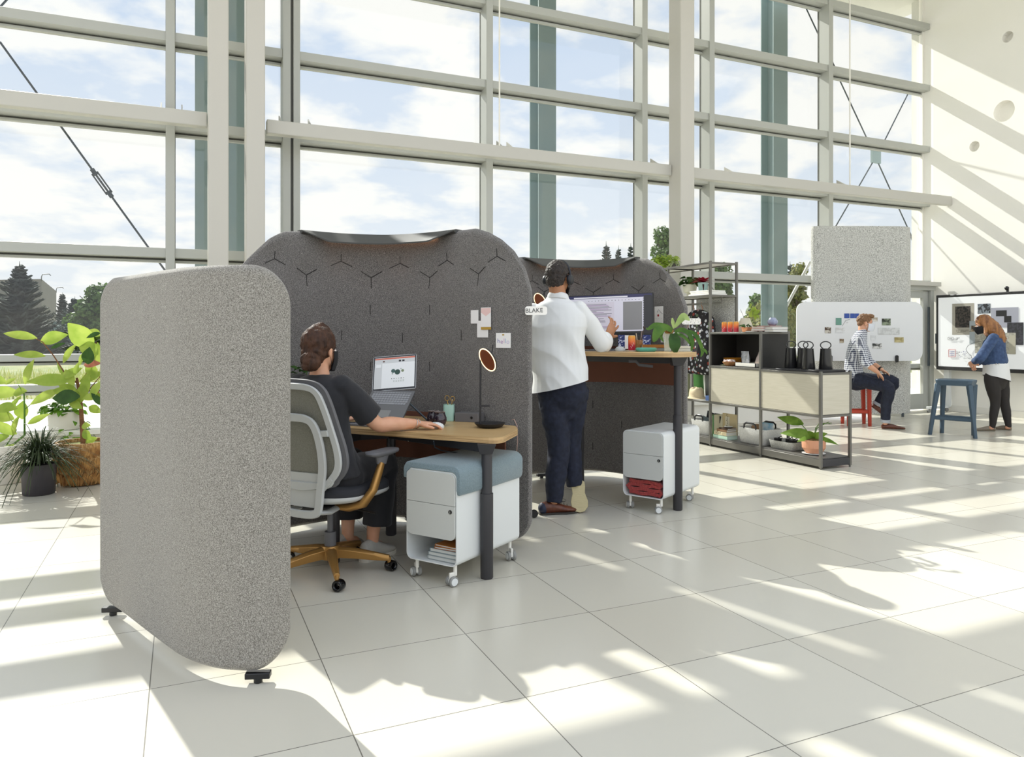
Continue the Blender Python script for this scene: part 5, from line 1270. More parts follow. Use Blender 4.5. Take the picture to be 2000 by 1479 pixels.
g.limb([tuple(c0+u*.05+f*.03-r*0+V(0, -.06, 0))+(.04, .03), tuple(c0-u*.03+f*.035+V(0, -.075, 0))+(.025, .02), tuple(q(1926, 655, DW-.12))+(.02, .02)], 12, V(0, 1, 0), 5)
part(T, 'hair', fuse(g, .006, 2, .4, wr=.008, ws=28), WH, smooth=180)
facemask(T, c0, f, r, u, MB_, .98)
# ---------------------------------------------------------------- standing desk and what is on it
Z2 = 1.158
desk_b = desk('standing_desk', 'high standing desk with light wood top in front of the standing person',
     [(.25, 5.62, .05), (1.12, 5.16, .10), (1.335, 5.33, .05), (1.345, 5.75, .03), (1.10, 6.10), (.85, 6.32), (.55, 6.36), (.22, 6.20), (.08, 5.95)],
     Z2, .032, [(1.214, 5.43), (.56, 6.10), (.34, 5.70)], [((1.214, 5.47), (.62, 5.95)), ((.56, 6.08), (.34, 5.74))],
     [(1.30, 5.92), (1.10, 6.17), (.85, 6.38), (.55, 6.42), (.25, 6.30)])
g = G(); g.loft([[V(1.214+a, 5.43+b, Z2-.034) for a, b in ((-.06, -.06), (.06, -.06), (.05, .10), (-.06, .10))], [V(1.214+a, 5.43+b, Z2-.10) for a, b in ((-.042, -.042), (.03, -.042), (.03, .05), (-.042, .05))]])
part(desk_b, 'bracket', g, DARK, bev=.002)
g = G(); g.tube([P(1228, 706, 5.5), P(1242, 706, 5.5), P(1248, 713, 5.5), P(1275, 716, 5.5)], [(.003, .012)]*4, 6); part(desk_b, 'hook_tray', g, DARK)
# monitor
T = thing('computer_monitor', 'large wide monitor with a document of purple lines on the standing desk', 'monitor', (.80, 6.12, Z2))
tl, tr_, br_, bl_ = P(1085, 578.5, 6.28), P(1276, 570, 6.02), P(1276, 657, 6.02), P(1085, 657, 6.28)
u = (tr_-tl).normalized(); v = V(0, 0, 1); ns = u.cross(v); ns = ns if ns.y < 0 else -ns; cs = (tl+br_)/2; sw = (tr_-tl).length; sh = (tl.z-bl_.z+tr_.z-br_.z)/2
g = G(); g.slab(cs-ns*.03, u, v, sw, sh, .03*(1 if u.cross(v).dot(ns) > 0 else -1), .008); mon = part(T, 'housing', g, mat('monitor_black', '2A2B2E', .4), smooth=None)
LAV = em('lavender_white', 'B9B8C4', .35); NAV = em('navy', '35355A', .1); GRY = em('mid_grey', '7E7E80', .15); PUR = em('purple', '9C86A6', .2); TX = em('text_grey', '8C8A96', .15)
items = [('display', .455, .45, .90, .86, LAV, 'r'), ('title_bar', .5, .055, .97, .07, NAV, 'r'), ('search_box', .47, .065, .55, .03, em('box', 'C8C8D0', .3), 'r'),
         ('side_panel', .795, .52, .19, .66, GRY, 'r'), ('side_panel', .12, .52, .24, .66, GRY, 'r'), ('page', .46, .55, .30, .74, em('page', 'B4B0BC', .35), 'r'), ('stand_bar', .62, .95, .5, .05, BK, 'r'), ('side_bar', .945, .5, .075, .9, em('dark', '313136', 0), 'r')]
rn = random.Random(5)
for k in range(22):
    w_ = rn.uniform(.10, .27); items.append(('text_line', .325+w_/2, .23+.028*k, w_, .016, PUR if k % 3 == 1 else TX, 'r'))
for k in range(16): items.append(('icon', .35+.034*k, .145, .008, .012, BK, 'r'))
for k in range(13): items.append(('icon', .905, .12+.055*k, .010, .015, BK, 'r'))
onscreen(mon, cs, u, v, ns, sw, sh, items)
g = G(); mcx = cs-ns*.05; g.box((mcx.x-.03, mcx.y-.0, Z2), (mcx.x+.03, mcx.y+.03, cs.z-.02)); g.slab(V(mcx.x, mcx.y-.05, Z2), u, ns*-1, .25, .18, .008, .02); part(T, 'stand', g, CABLE, bev=.002)
# ring lamp behind the shoulder
lamp0 = [o for o in COL.objects if o.name == 'desk_lamp'][0]
L2 = dup(lamp0, label='desk lamp with glowing ring half hidden behind the standing persons shoulder')
L2.location = C2W(.24, 6.02, Z2)
def on2(x, y, d): p = P(x, y, d); return V(p.x, p.y, Z2)
p = on2(1196, 687, 5.75); T = thing('keyboard', 'flat silver keyboard at the left end of the visible standing desk', 'keyboard', p); g = G(); g.slab(p+V(-.08, 0, 0), (1, -.1, 0), (.1, 1, 0), .30, .11, .009, .01); part(T, 'case', g, LM, bev=.001)
p = on2(1211, 687, 5.7); T = thing('computer_mouse', 'pale grey domed mouse on the standing desk left of the drink can', 'mouse', p); g = G(); g.ball(p+V(0, 0, .004), (.042, .05, .034)); me = g.done('m')
for v_ in me.vertices: v_.co.z = max(v_.co.z, Z2)
part(T, 'shell', me, mat('pale_plastic', 'C9D0CE', .4), smooth=60)
def can(p, label, group=None, s=1):
    T = thing('drink_can', label, 'can', p, group=group)
    g = G(); R_ = .029*s; H_ = .118*s; g.lathe([(R_*.8, 0), (R_, .008*s), (R_, H_-.012*s), (R_*.82, H_), (R_*.78, H_-.004*s), (.001, H_-.004*s)], p, 28); part(T, 'can_body', g, CANM, smooth=50)
    g = G(); g.lathe([(R_*.74, H_-.001), (R_*.83, H_-.001), (R_*.83, H_+.002), (R_*.74, H_+.002)], p, 28, None, True); part(T, 'lid_rim', g, mat('aluminium', 'C8C6C0', .3, metal=.8), smooth=50)
    g = G()
    for k in range(3):
        rr = random.Random(k); a = -PI/2+(k-1)*.35
        g.tube([p+V(R_*1.006*math.cos(a+.12*math.sin(t*6)), R_*1.006*math.sin(a+.12*math.sin(t*6)), H_*(.15+.12*k+.14*t)) for t in [i/8 for i in range(9)]], .0012*s, 5)
    part(T, 'white_script', g, mat('label_white', 'EAE4DC', .5)); return T
CANM = mat('can_print', 'D8343A', .3); t = CANM.node_tree
tcn = [n for n in t.nodes if n.type == 'TEX_COORD'][0]; sp = t.nodes.new('ShaderNodeSeparateXYZ'); t.links.new(tcn.outputs['Generated'], sp.inputs[0])
r_ = t.nodes.new('ShaderNodeValToRGB'); r_.color_ramp.elements[0].position = .3; r_.color_ramp.elements[0].color = lin('B8243C'); r_.color_ramp.elements[1].position = .95; r_.color_ramp.elements[1].color = lin('E0A03A'); e = r_.color_ramp.elements.new(.58); e.color = lin('E8703A')
t.links.new(sp.outputs['Z'], r_.inputs[0]); t.links.new(r_.outputs[0], t.nodes['Principled BSDF'].inputs['Base Color'])
p = on2(1234, 686, 5.62); T = thing('coaster', 'round pale coaster under the drink can on the standing desk', 'coaster', p); g = G(); g.cyl(p, p+V(0, 0, .008), .048, seg=32); part(T, 'disc', g, mat('coaster_stone', 'C4B9A2', .7), bev=.001)
can(p+V(0, 0, .0082), 'yellow to red drink can standing on the coaster', None, .95)
p = on2(1248, 685, 5.85); T = thing('glass_tumbler', 'amber glass tumbler holding pens beside the drink can', 'glass', p)
GLS = mat('clear_glass', 'DDE6E2', .05, alpha=.28); GLA = mat('amber_glass', 'A97A48', .08, alpha=.55)
g = G(); g.lathe([(.024, 0), (.028, .003), (.031, .085), (.029, .085), (.026, .006), (.001, .006)], p, 24); part(T, 'cup', g, GLA, smooth=50)
for i, (dx, L_, c_, lb) in enumerate(((-.012, .15, 'C8BCA8', 'pale pencil leaning left in the amber tumbler'), (.012, .17, '8E7A70', 'brown pen leaning right in the amber tumbler'), (.028, .20, '3A2A26', 'dark pen with a ball end leaning far right in the amber tumbler'))):
    T = thing('pen', lb, 'pen', p+V(dx*.4, 0, .007), group=None); g = G(); a_, b_ = p+V(dx*.3, .004*i, .007), p+V(dx*1.0+L_*.12*(1 if dx > 0 else -1)*.6, .004*i, L_*.92); g.tube([a_, b_], .0035, 8)
    if i == 2: g.ball(b_, (.010, .010, .012))
    part(T, 'barrel', g, mat('pen'+c_, c_, .4))
MARB = mat('blue_marble_cover', '1E2F6E', .5, var='C8CEE0', vs_=75, ramp=(.56, .6))
for lb, x, w_ in (('blue marbled notebook standing left of the drink can', 1215, .062), ('blue marbled notebook standing right of the pen glass', 1262, .072)):
    p = on2(x, 684, 5.98); T = thing('notebook', lb, 'book', p, group=None); g = G(); g.box(p+V(-w_/2, -.006, 0), p+V(w_/2, .008, .125)); part(T, 'cover', g, MARB, bev=.002)
    if x < 1230: g = G(); g.box(p+V(w_/2-.01, -.008, .012), p+V(w_/2+.028, -.0062, .122)); part(T, 'white_label', g, PAPER, smooth=None)
p = on2(1262, 688, 5.55); T = thing('snack_tray', 'oval teal tray of brown snacks on the standing desk', 'tray', p)
g = G(); R = []
for sc_, z_ in ((.82, 0), (1, .012), (1.0, .026), (.86, .03), (.80, .02), (.78, .008)): R.append([p+V(x*sc_, y*sc_, z_) for x, y in rrect(.155, .10, .045, 8)])
g.loft(R); part(T, 'dish', g, mat('teal_silicone', '5FB5A4', .5), smooth=60)
g = G(); rn = random.Random(4)
for k in range(60): g.ball(p+V(rn.uniform(-.055, .055), rn.uniform(-.028, .028), .014+rn.uniform(0, .010)), rn.uniform(.005, .009), 8, 6)
part(T, 'snacks', g, mat('roasted_snack', '7A4A22', .7, var='C8902E', vs_=50), smooth=90, kind='stuff')
def bookbox(name, label, p, w, dep, h, c, rz=0, group=None, fr='c', pagec='D9D6CE', title=None):
    T = thing(name, label, 'book', p, 'l' if fr == 'c' else 'wl', rz, group=group)
    g = G(); t_ = min(.003, h*.2); g.box((-w/2, -dep/2, 0), (w/2, dep/2, t_)); g.box((-w/2, -dep/2, h-t_), (w/2, dep/2, h)); g.box((-w/2, -dep/2, 0), (w/2, -dep/2+.003, h)); part(T, 'cover', g, mat('cover'+c, c, .6), bev=.0008)
    g = G(); g.box((-w/2+.003, -dep/2+.0032, t_), (w/2-.003, dep/2-.003, h-t_)); part(T, 'pages', g, mat('pages'+pagec, pagec, .8), smooth=None); return T
bookbox('book', 'long grey book lying at the bottom under the amber book on the standing desk', on2(1287, 688, 5.75), .21, .14, .024, '7F8684', -.1)
bookbox('book', 'amber brown book lying on the grey book on the standing desk', on2(1280, 688, 5.78)+V(0, 0, .0245), .21, .13, .024, 'A5671F', -.1)
bookbox('book', 'white book at the right end of the standing desk, bottom of two', on2(1331, 688, 5.62), .12, .14, .022, 'D9D8D0', .1)
bookbox('book', 'white book at the right end of the standing desk, upper of two', on2(1332, 688, 5.62)+V(0, 0, .0225), .11, .13, .018, 'E4E0D6', .05)
p = on2(1304, 687, 5.48); T = thing('glass_vase', 'clear glass vase holding the staghorn fern on the standing desk', 'vase', p)
g = G(); g.lathe([(.020, 0), (.024, .004), (.03, .12), (.036, .135), (.034, .135), (.028, .12), (.022, .01), (.001, .01)], p, 28); part(T, 'vase_body', g, GLS, smooth=60)
T = thing('staghorn_fern', 'staghorn fern with long drooping green fronds above the glass vase', 'plant', p+V(0, 0, .10)); c = p+V(.01, 0, .155)
g = G(); g.ball(c, (.035, .035, .028), 14, 10); part(T, 'root_ball', g, mat('root_fibre', '7A5A32', .95, bump=.8, bs=120, var='A9823F', vs_=60), smooth=90)
def frond(T, pts, ws, m=LEAFD, fold=.2):
    g = G(); rows = []; pts = [Vector(q_) for q_ in pts]; n = len(pts)
    o = []; w2 = []
    for i in range(n-1):
        a, b, c_, d_ = pts[max(i-1, 0)], pts[i], pts[i+1], pts[min(i+2, n-1)]
        for k in range(5): t = k/5; o.append(.5*((2*b)+(c_-a)*t+(2*a-5*b+4*c_-d_)*t*t+(3*b-a-3*c_+d_)*t**3)); w2.append(ws[i]+(ws[i+1]-ws[i])*t)
    o.append(pts[-1]); w2.append(ws[-1])
    for i, q_ in enumerate(o):
        d_ = o[min(i+1, len(o)-1)]-o[max(i-1, 0)]; x, y = frame_of(d_, V(0, -1, .4)); rows.append([g.b.verts.new(q_+x*w2[i]*s_+y*w2[i]*fold*abs(s_)) for s_ in (-1, -.5, 0, .5, 1)])
    for a, b in zip(rows, rows[1:]):
        for j in range(4): g._f((a[j], a[j+1], b[j+1], b[j]))
    me = baked(g, [('SOLIDIFY', dict(thickness=.0015, offset=0))]); return part(T, 'frond', me, m, smooth=80)
FERN = leafmat('fern_green', '6B8F3C', '48702A', .35); FERNP = leafmat('fern_pale', 'C3CF94', '9DB86A', .4)
def sc(l, d=5.45): return [P(x, y, d+(dd if dd else 0)) for x, y, dd in l]
frond(T, sc([(1314, 645, 0), (1300, 637, 0), (1280, 636, -.03), (1266, 643, -.05), (1262, 640, -.05)]), [.010, .016, .022, .010, .002], FERN)
frond(T, sc([(1312, 648, 0), (1298, 640, -.05), (1285, 648, -.10), (1279, 662, -.12), (1276, 668, -.12)]), [.010, .026, .036, .020, .003], FERN)
frond(T, sc([(1298, 642, -.05), (1290, 655, -.1), (1296, 668, -.1)]), [.01, .016, .003], FERN)
frond(T, sc([(1315, 652, -.05), (1317, 664, -.10), (1318, 678, -.12), (1320, 690, -.12)]), [.02, .044, .040, .006], LEAFD)
frond(T, sc([(1318, 648, 0), (1332, 645, 0), (1345, 652, -.02), (1352, 668, -.03), (1350, 686, -.03)]), [.010, .020, .018, .016, .004], FERN)
frond(T, sc([(1340, 646, 0), (1356, 652, 0), (1366, 668, 0), (1372, 686, 0), (1369, 697, 0)]), [.008, .016, .014, .013, .003], FERN)
frond(T, sc([(1370, 680, 0), (1378, 686, 0), (1381, 692, 0)]), [.008, .010, .002], FERN)
frond(T, sc([(1318, 640, 0), (1328, 626, 0), (1336, 619, 0), (1347, 626, 0)]), [.006, .022, .030, .004], FERNP)
frond(T, sc([(1316, 642, 0), (1314, 630, 0), (1313, 621, 0)]), [.006, .014, .004], FERNP)
frond(T, sc([(1318, 650, 0), (1330, 655, -.05), (1342, 664, -.05), (1354, 682, 0)]), [.008, .014, .012, .003], FERN)
# ---------------------------------------------------------------- open steel shelf (room-aligned)
XA, XB = 5.55, 5.93; YS = [8.28, 7.66, 6.85, 6.04, 5.24]
T = thing('shelving_unit', 'long open grey steel shelving unit with pale wood boxes', 'shelf', (5.74, 6.85, 0), 'w'); SHF = T
def bar(g, a, b, r=.012):
    a, b = Vector(a), Vector(b); lo = V(*[min(p, q_)-r for p, q_ in zip(a, b)]); hi = V(*[max(p, q_)+r for p, q_ in zip(a, b)]); g.box(lo, hi)
HT = {8.28: 2.12, 7.66: 2.12, 6.85: 2.12, 6.04: 1.31, 5.24: .92}
for y in YS:
    for x in (XA, XB):
        g = G(); bar(g, (x, y, .03), (x, y, HT[y]), .0125); g.cyl((x, y, 0), (x, y, .03), .009, seg=10); part(T, 'post', g, SHG, bev=.001)
def level(z, y0, y1, m, th=.022, top=True):
    g = G()
    for x in (XA, XB): bar(g, (x, y0+.0125, z-.011), (x, y1-.0125, z-.011), .011)
    for y in (y0, y1): bar(g, (XA+.0125, y, z-.011), (XB-.0125, y, z-.011), .011)
    part(T, 'rail_frame', g, SHG, bev=.001)
    if top: g = G(); g.box((XA-.005, y0+.005, z-.010), (XB+.005, y1-.005, z+.001)); part(T, 'shelf_board', g, m, smooth=None)
WSH = mat('white_shelf', 'D9D8D0', .45); DSH = mat('dark_shelf', '5E5C58', .45); BSH = mat('black_panel', '242220', .6, var='1C1B19', vs_=4)
for y1, y0 in zip(YS, YS[1:]):
    g = G(); g.box((XA-.004, y0+.014, .025), (XA+.02, y1-.014, .092)); g.box((XB-.02, y0+.014, .025), (XB+.004, y1-.014, .092)); g.box((XA+.02, y0+.014, .025), (XB-.02, y1-.014, .05)); part(T, 'plinth', g, SHG, bev=.002)
    g = G(); g.box((XA-.002, y0+.013, .093), (XB+.002, y1-.013, .105)); part(T, 'base_board', g, DSH, bev=.001)
g = G(); g.box((XA+.014, 5.228, .025), (XB-.014, 5.25, .092)); part(T, 'end_plinth', g, DARK, bev=.002)
for z, y0, y1, m in ((2.12, 6.85, 7.66, WSH), (2.12, 7.66, 8.28, WSH), (1.745, 6.85, 7.66, WSH), (1.31, 6.04, 6.85, WSH), (.93, 6.04, 6.85, DSH), (.92, 5.24, 6.04, DSH), (.515, 5.24, 6.04, BIRCH), (.515, 6.04, 6.85, BIRCH), (.515, 6.85, 7.66, WSH), (.515, 7.66, 8.28, WSH), (1.3, 7.66, 8.28, WSH)):
    level(z, y0, y1, m)
for y0, y1 in ((6.05, 6.84), (5.25, 6.03)):
    g = G(); g.box((XA-.006, y0+.004, .52), (XA+.008, y1-.004, .905)); part(T, 'wood_panel', g, BIRCH, bev=.001)
    g = G(); g.box((XB-.008, y0+.004, .52), (XB+.006, y1-.004, .905)); part(T, 'wood_panel', g, BIRCH, bev=.001)
g = G(); g.box((XA+.014, 5.232, .52), (XB-.014, 5.246, .905)); part(T, 'wood_panel', g, BIRCH, bev=.001)
g = G(); g.box((XB-.012, 6.06, .935), (XB-.002, 6.84, 1.29)); part(T, 'black_panel', g, BSH, smooth=None)
for y in (6.033, 6.842): g = G(); g.box((XA+.012, y-.005, .935), (XB-.012, y+.006, 1.29)); part(T, 'black_panel', g, BSH, smooth=None)
g = G(); g.box((XB-.010, 6.87, 1.0), (XB+.002, 7.58, 1.725)); part(T, 'felt_back_panel', g, FELT3, bev=.003)
g = G(); g.tube([(5.75, 6.90, 1.735), (5.75, 6.90, 1.655), (5.75, 7.62, 1.655), (5.75, 7.62, 1.735)], [(.006, .014)]*4, 6); part(T, 'hanging_rod', g, SHG)
g = G(); bar(g, (5.84, 6.86, .515), (5.84, 5.26, .515), .004); part(T, 'cross_wire', g, ALUD)

def leaves(g, c, n, R_, L_, W_, seed=0, up=.4, zr=(.0, 1), droop=.35, flat=.5):
    rn = random.Random(seed)
    for k in range(n):
        a = rn.uniform(0, 2*PI); t = rn.random(); rr = R_*math.sqrt(rn.random()); p = Vector(c)+V(math.cos(a)*rr, math.sin(a)*rr, zr[0]+(zr[1]-zr[0])*t*(1-.4*rr/R_))
        d = V(math.cos(a+rn.uniform(-.6, .6)), math.sin(a+rn.uniform(-.6, .6)), rn.uniform(-.2, up)); g.leaf(p, d, L_*rn.uniform(.7, 1.2), W_*rn.uniform(.8, 1.15), V(rn.uniform(-flat, flat), rn.uniform(-flat, flat), 1), droop, 4)
def stems(g, c, n, R_, h, seed=0, r=.0018):
    rn = random.Random(seed)
    for k in range(n):
        a = rn.uniform(0, 2*PI); rr = R_*rn.uniform(.3, 1); g.tube([Vector(c), Vector(c)+V(math.cos(a)*rr*.4, math.sin(a)*rr*.4, h*.6), Vector(c)+V(math.cos(a)*rr, math.sin(a)*rr, h*rn.uniform(.7, 1))], [r, r, r*.6], 5)
def potted(name, label, p, prof, potm, fol, fr='w', soil=True, potname='pot'):
    T = thing(name, label, 'plant', p, fr)
    g = G(); g.lathe(prof, p, 32); part(T, potname, g, potm, smooth=50)
    rt = max(r for r, z in prof); zt = max(z for r, z in prof)
    if soil: g = G(); g.cyl(Vector(p)+V(0, 0, zt*.80), Vector(p)+V(0, 0, zt*.88), rt*.86, seg=24); part(T, 'soil', g, SOIL)
    for nm, gg, m in fol: part(T, nm, gg, m, smooth=None if nm != 'stems' else 60, nrm=False)
    return T
def potprof(r0, r1, h, t=.006): return [(r0*.9, 0), (r0, .004), (r1, h-.004), (r1, h), (r1-t, h), (r0-t, .01), (.001, .01)]
p = V(5.76, 8.02, 2.1215); g = G(); leaves(g, p+V(0, -.0, .10), 150, .15, .075, .062, 3, .3, (-.04, .13), .5); leaves(g, p+V(-.10, -.10, .05), 40, .06, .06, .055, 5, -.1, (-.08, .06), .6); gs = G(); stems(gs, p+V(0, 0, .08), 26, .14, .12, 3)
potted('pothos_plant', 'bright green leafy plant in a grey pot on the highest shelf', p, potprof(.075, .092, .115), mat('grey_pot', 'A39F90', .5), [('stems', gs, GREENB), ('foliage', g, LEAFY)])
SPI = leafmat('variegated_leaf', 'B4BC8E', '7C9460', .4)
p = V(5.70, 7.74, 2.1215); g = G(); rn = random.Random(9)
for k in range(46):
    a = rn.uniform(0, 2*PI); d = V(math.cos(a), math.sin(a), rn.uniform(.5, 1.5)); g.leaf(p+V(0, 0, .05), d, rn.uniform(.12, .20), .012, V(0, 0, 1), rn.uniform(.5, 1.1), 6)
potted('spider_plant', 'pale striped spider plant on the top shelf beside the white column', p, potprof(.04, .048, .06), mat('small_dark_pot', '4A4640', .5), [('foliage', g, SPI)])
z = 1.7465
p = V(5.70, 7.42, z); DL = leafmat('deep_green_leaf', '4A6B34', '2E4A22', .25); g = G(); leaves(g, p+V(0, 0, .17), 40, .08, .095, .07, 12, .4, (-.03, .10), .45); gs = G(); stems(gs, p+V(0, 0, .12), 18, .08, .13, 6)
potted('houseplant', 'dark leafy plant in a white footed pot on the middle left shelf', p, [(.045, 0), (.05, .008), (.035, .03), (.03, .038), (.075, .06), (.088, .15), (.082, .15), (.06, .06), (.001, .055)], mat('cream_pot', 'CFCDB8', .5), [('stems', gs, GREEN), ('foliage', g, DL)])
for i, (y0, y1, zz_) in enumerate(((6.93, 7.32, 0), (6.95, 7.28, .020), (6.96, 7.30, .040))):
    g = G(); zb_ = z+zz_; g.box((5.60, y0, zb_), (5.86, y1, zb_+.018)); solo('white_tray', ('flat white tray at the bottom of the stack under the red plant', 'flat white tray in the middle of the stack under the red plant', 'flat white tray on top of the stack under the red plant')[i], 'tray', g, WHT, (5.73, 7.12, zb_), 'w', bev=.003, group='white trays under the red plant')
p = V(5.70, 7.17, z+.0585); RL = leafmat('red_leaf', 'B02A3E', '7A1C2E', .3); g = G(); rn = random.Random(21)
for k in range(26):
    a = k*2.4; d = V(math.cos(a), math.sin(a), .25+.9*(k/26)); g.leaf(p+V(0, 0, .10), d, .15+.03*rn.random(), .044, V(0, 0, 1), .35, 5)
g2 = G()
for a in (-2.2, -1.1, -.2, .5): g2.leaf(p+V(0, 0, .09), V(math.cos(a), math.sin(a), .1), .17, .022, V(0, 0, 1), .8, 5)
potted('bromeliad', 'red leaved plant in a pale teal ribbed pot on the middle shelf', p, potprof(.05, .062, .10), mat('teal_pot', '9DBDB6', .4), [('red_leaves', g, RL), ('dark_leaves', g2, mat('dark_red_leaf', '3A1F24', .5))])
# hanging floral apron on two copper hooks
T = thing('floral_apron', 'dark floral patterned apron hanging from the shelf rod', 'apron', (5.74, 7.30, 1.60), 'w')
FLO = mat('floral_cotton', '1E1B1E', .85); t = FLO.node_tree; b_ = t.nodes['Principled BSDF']; tcn = [n for n in t.nodes if n.type == 'TEX_COORD'][0]
vo = t.nodes.new('ShaderNodeTexVoronoi'); vo.inputs['Scale'].default_value = 26; t.links.new(tcn.outputs['Object'], vo.inputs['Vector'])
rr_ = t.nodes.new('ShaderNodeValToRGB'); rr_.color_ramp.interpolation = 'CONSTANT'; rr_.color_ramp.elements[0].color = (1, 1, 1, 1); rr_.color_ramp.elements[1].position = .48; rr_.color_ramp.elements[1].color = (0, 0, 0, 1); t.links.new(vo.outputs['Distance'], rr_.inputs[0])
sp = t.nodes.new('ShaderNodeSeparateXYZ'); t.links.new(vo.outputs['Color'], sp.inputs[0]); rc = t.nodes.new('ShaderNodeValToRGB'); rc.color_ramp.interpolation = 'CONSTANT'
for po, c_ in ((0, '1E1B1E'), (.35, 'B9BCC4'), (.6, '8E3A30'), (.75, 'C8C8C8'), (.88, '5A6A50')):
    e = rc.color_ramp.elements[0] if po == 0 else rc.color_ramp.elements.new(po); e.color = lin(c_)
t.links.new(sp.outputs['X'], rc.inputs[0]); mxn = t.nodes.new('ShaderNodeMix'); mxn.data_type = 'RGBA'; mxn.inputs[6].default_value = lin('1E1B1E'); t.links.new(rr_.outputs[0], mxn.inputs[0]); t.links.new(rc.outputs[0], mxn.inputs[7]); t.links.new(mxn.outputs[2], b_.inputs['Base Color'])
g = G(); R = []
for z_, y0, y1, th in ((1.585, 7.25, 7.38, .01), (1.572, 7.19, 7.44, .03), (1.535, 7.10, 7.49, .04), (1.48, 7.03, 7.53, .05), (1.40, 7.0, 7.55, .06), (1.2, 6.96, 7.56, .07), (1.0, 6.94, 7.56, .075), (.84, 6.93, 7.55, .07), (.80, 6.95, 7.5, .03)):
    n = 20; R.append([V(5.74+th*math.sin(2*PI*k/n)+.012*math.sin(k*1.7+z_*6), (y0+y1)/2+(y1-y0)/2*math.cos(2*PI*k/n), z_) for k in range(n)])
g.loft(R); part(T, 'cloth', g, FLO, smooth=70)
for lb, y in (('bent copper hook on the rod, left one', 7.42), ('bent copper hook on the rod, right one', 7.26)):
    T = thing('copper_hook', lb, 'hook', (5.75, y, 1.60), 'w'); g = G(); g.tube([(5.75, y, 1.672), (5.75, y+.004, 1.645), (5.75, y-.022, 1.60), (5.75, y-.012, 1.575), (5.75, y-.012, 1.545)], .0045, 8); part(T, 'wire', g, mat('copper', 'C98A68', .3, metal=.8))
# rolled mats, hat, box on the left lower shelf
z = .5165
for lb, y, x, r_, h_, c_, lean in (('rolled green exercise mat standing on the left shelf', 7.34, 5.78, .060, .58, '5E9A52', .05), ('rolled grey mat standing right of the green mat', 7.20, 5.83, .055, .55, '6F716E', .02), ('rolled olive mat standing left of the green mat', 7.55, 5.72, .070, .46, '8C8D72', 0), ('rolled pale grey mat standing beside the shelf post', 7.08, 5.80, .06, .50, 'C4C8CC', -.03)):
    T = thing('rolled_mat', lb, 'mat', (x, y, z), 'w', group=None); m_ = mat('mat'+c_, c_, .7, bump=.3, bs=200); g = G(); a_ = V(x, y, z); b_ = V(x, y+lean, z+h_)
    g.cyl(a_, b_, r_, seg=32); part(T, 'roll', g, m_, smooth=60)
    g = G(); d = (b_-a_).normalized(); g.tube([b_+V(math.cos(k*.5)*r_*(.15+.8*k/30), math.sin(k*.5)*r_*(.15+.8*k/30), .001) for k in range(31)], .0015, 4); part(T, 'spiral_edge', g, DARK2)
T = thing('sun_hat', 'cream felt hat with a pinched crown on the left shelf', 'hat', (5.66, 7.24, z), 'w'); p = V(5.66, 7.24, z); HATM = mat('cream_felt', 'D4C4A2', .9, bump=.2, bs=300)
g = G(); R = []
for r_, z_ in ((.135, .004), (.14, .006), (.10, .012), (.088, .02), (.086, .06), (.078, .11), (.05, .135), (.02, .13), (.001, .12)):
    R.append([p+V(r_*1.0*math.cos(a), r_*1.1*math.sin(a), z_-.022*max(0, math.cos(2*a))*(z_ > .1)) for a in [i*2*PI/32 for i in range(32)]])
g.loft(R); part(T, 'felt', g, HATM, smooth=80)
g = G(); g.box((5.60, 6.92, z), (5.68, 7.0, z+.055)); solo('small_box', 'small blue and white box beside the hat', 'box', g, mat('blue_box', '6E8CC8', .6), (5.64, 6.96, z), 'w', bev=.002)
# on top of the black cabinet
z = 1.3115
for i, (y, x, lb) in enumerate(((6.74, 5.66, 'yellow and red drink can on the shelf, left one of three'), (6.64, 5.66, 'yellow and red drink can on the shelf, middle one of three'), (6.545, 5.66, 'yellow and red drink can on the shelf, right one of three'))):
    c_ = can(V(0, 0, 0), lb, 'drink cans on the black cabinet', 1.0) if i == 0 else dup(c0_, label=lb)
    if i == 0: c0_ = c_
    c_.location = V(x, y, z); c_.rotation_euler.z = -1.0+i
T = thing('ceramic_vase', 'cream cone shaped vase holding a leafy twig', 'vase', (5.84, 6.60, z), 'w'); p = V(5.84, 6.60, z)
g = G(); g.lathe([(.085, 0), (.095, .01), (.095, .03), (.05, .155), (.045, .16), (.04, .155), (.08, .03), (.001, .02)], p, 36); part(T, 'vase_body', g, mat('cream_ceramic', 'D8D0BC', .55), smooth=60)
T = thing('twig', 'thin twig with yellow green leaves in the cream vase', 'twig', p+V(0, 0, .03), 'w'); g = G()
tw = [[p+V(0, 0, .04), p+V(0, -.02, .18), p+V(0, -.10, .24), p+V(0, -.17, .22)], [p+V(0, 0, .04), p+V(0, .03, .18), p+V(0, .08, .26)], [p+V(0, -.02, .16), p+V(0, -.20, .20), p+V(0, -.26, .25), p+V(0, -.25, .30)]]
for q_ in tw: g.tube(q_, .0018, 5)
part(T, 'branch', g, BARK); g = G(); rn = random.Random(2)
for k in range(13): q_ = p+V(rn.uniform(-.03, .03), -.05-.012*k*.9, .25-.010*k*.8+rn.uniform(-.03, .05)); g.leaf(q_, V(rn.uniform(-.5, .5), rn.uniform(-1, .2), rn.uniform(-.4, .6)), .07, .048, V(-.8, -.4, .3), .2, 4)
part(T, 'leaves', g, LEAFY, smooth=None, nrm=False)
p = V(5.68, 6.40, z); g = G(); leaves(g, p+V(0, 0, .062), 40, .06, .05, .02, 31, .3, (0, .03), .3)
potted('succulent', 'small dark succulent in a shallow copper dish on the black cabinet', p, potprof(.045, .06, .055), mat('copper_dish', 'C98A62', .35, metal=.5), [('foliage', g, DL)])
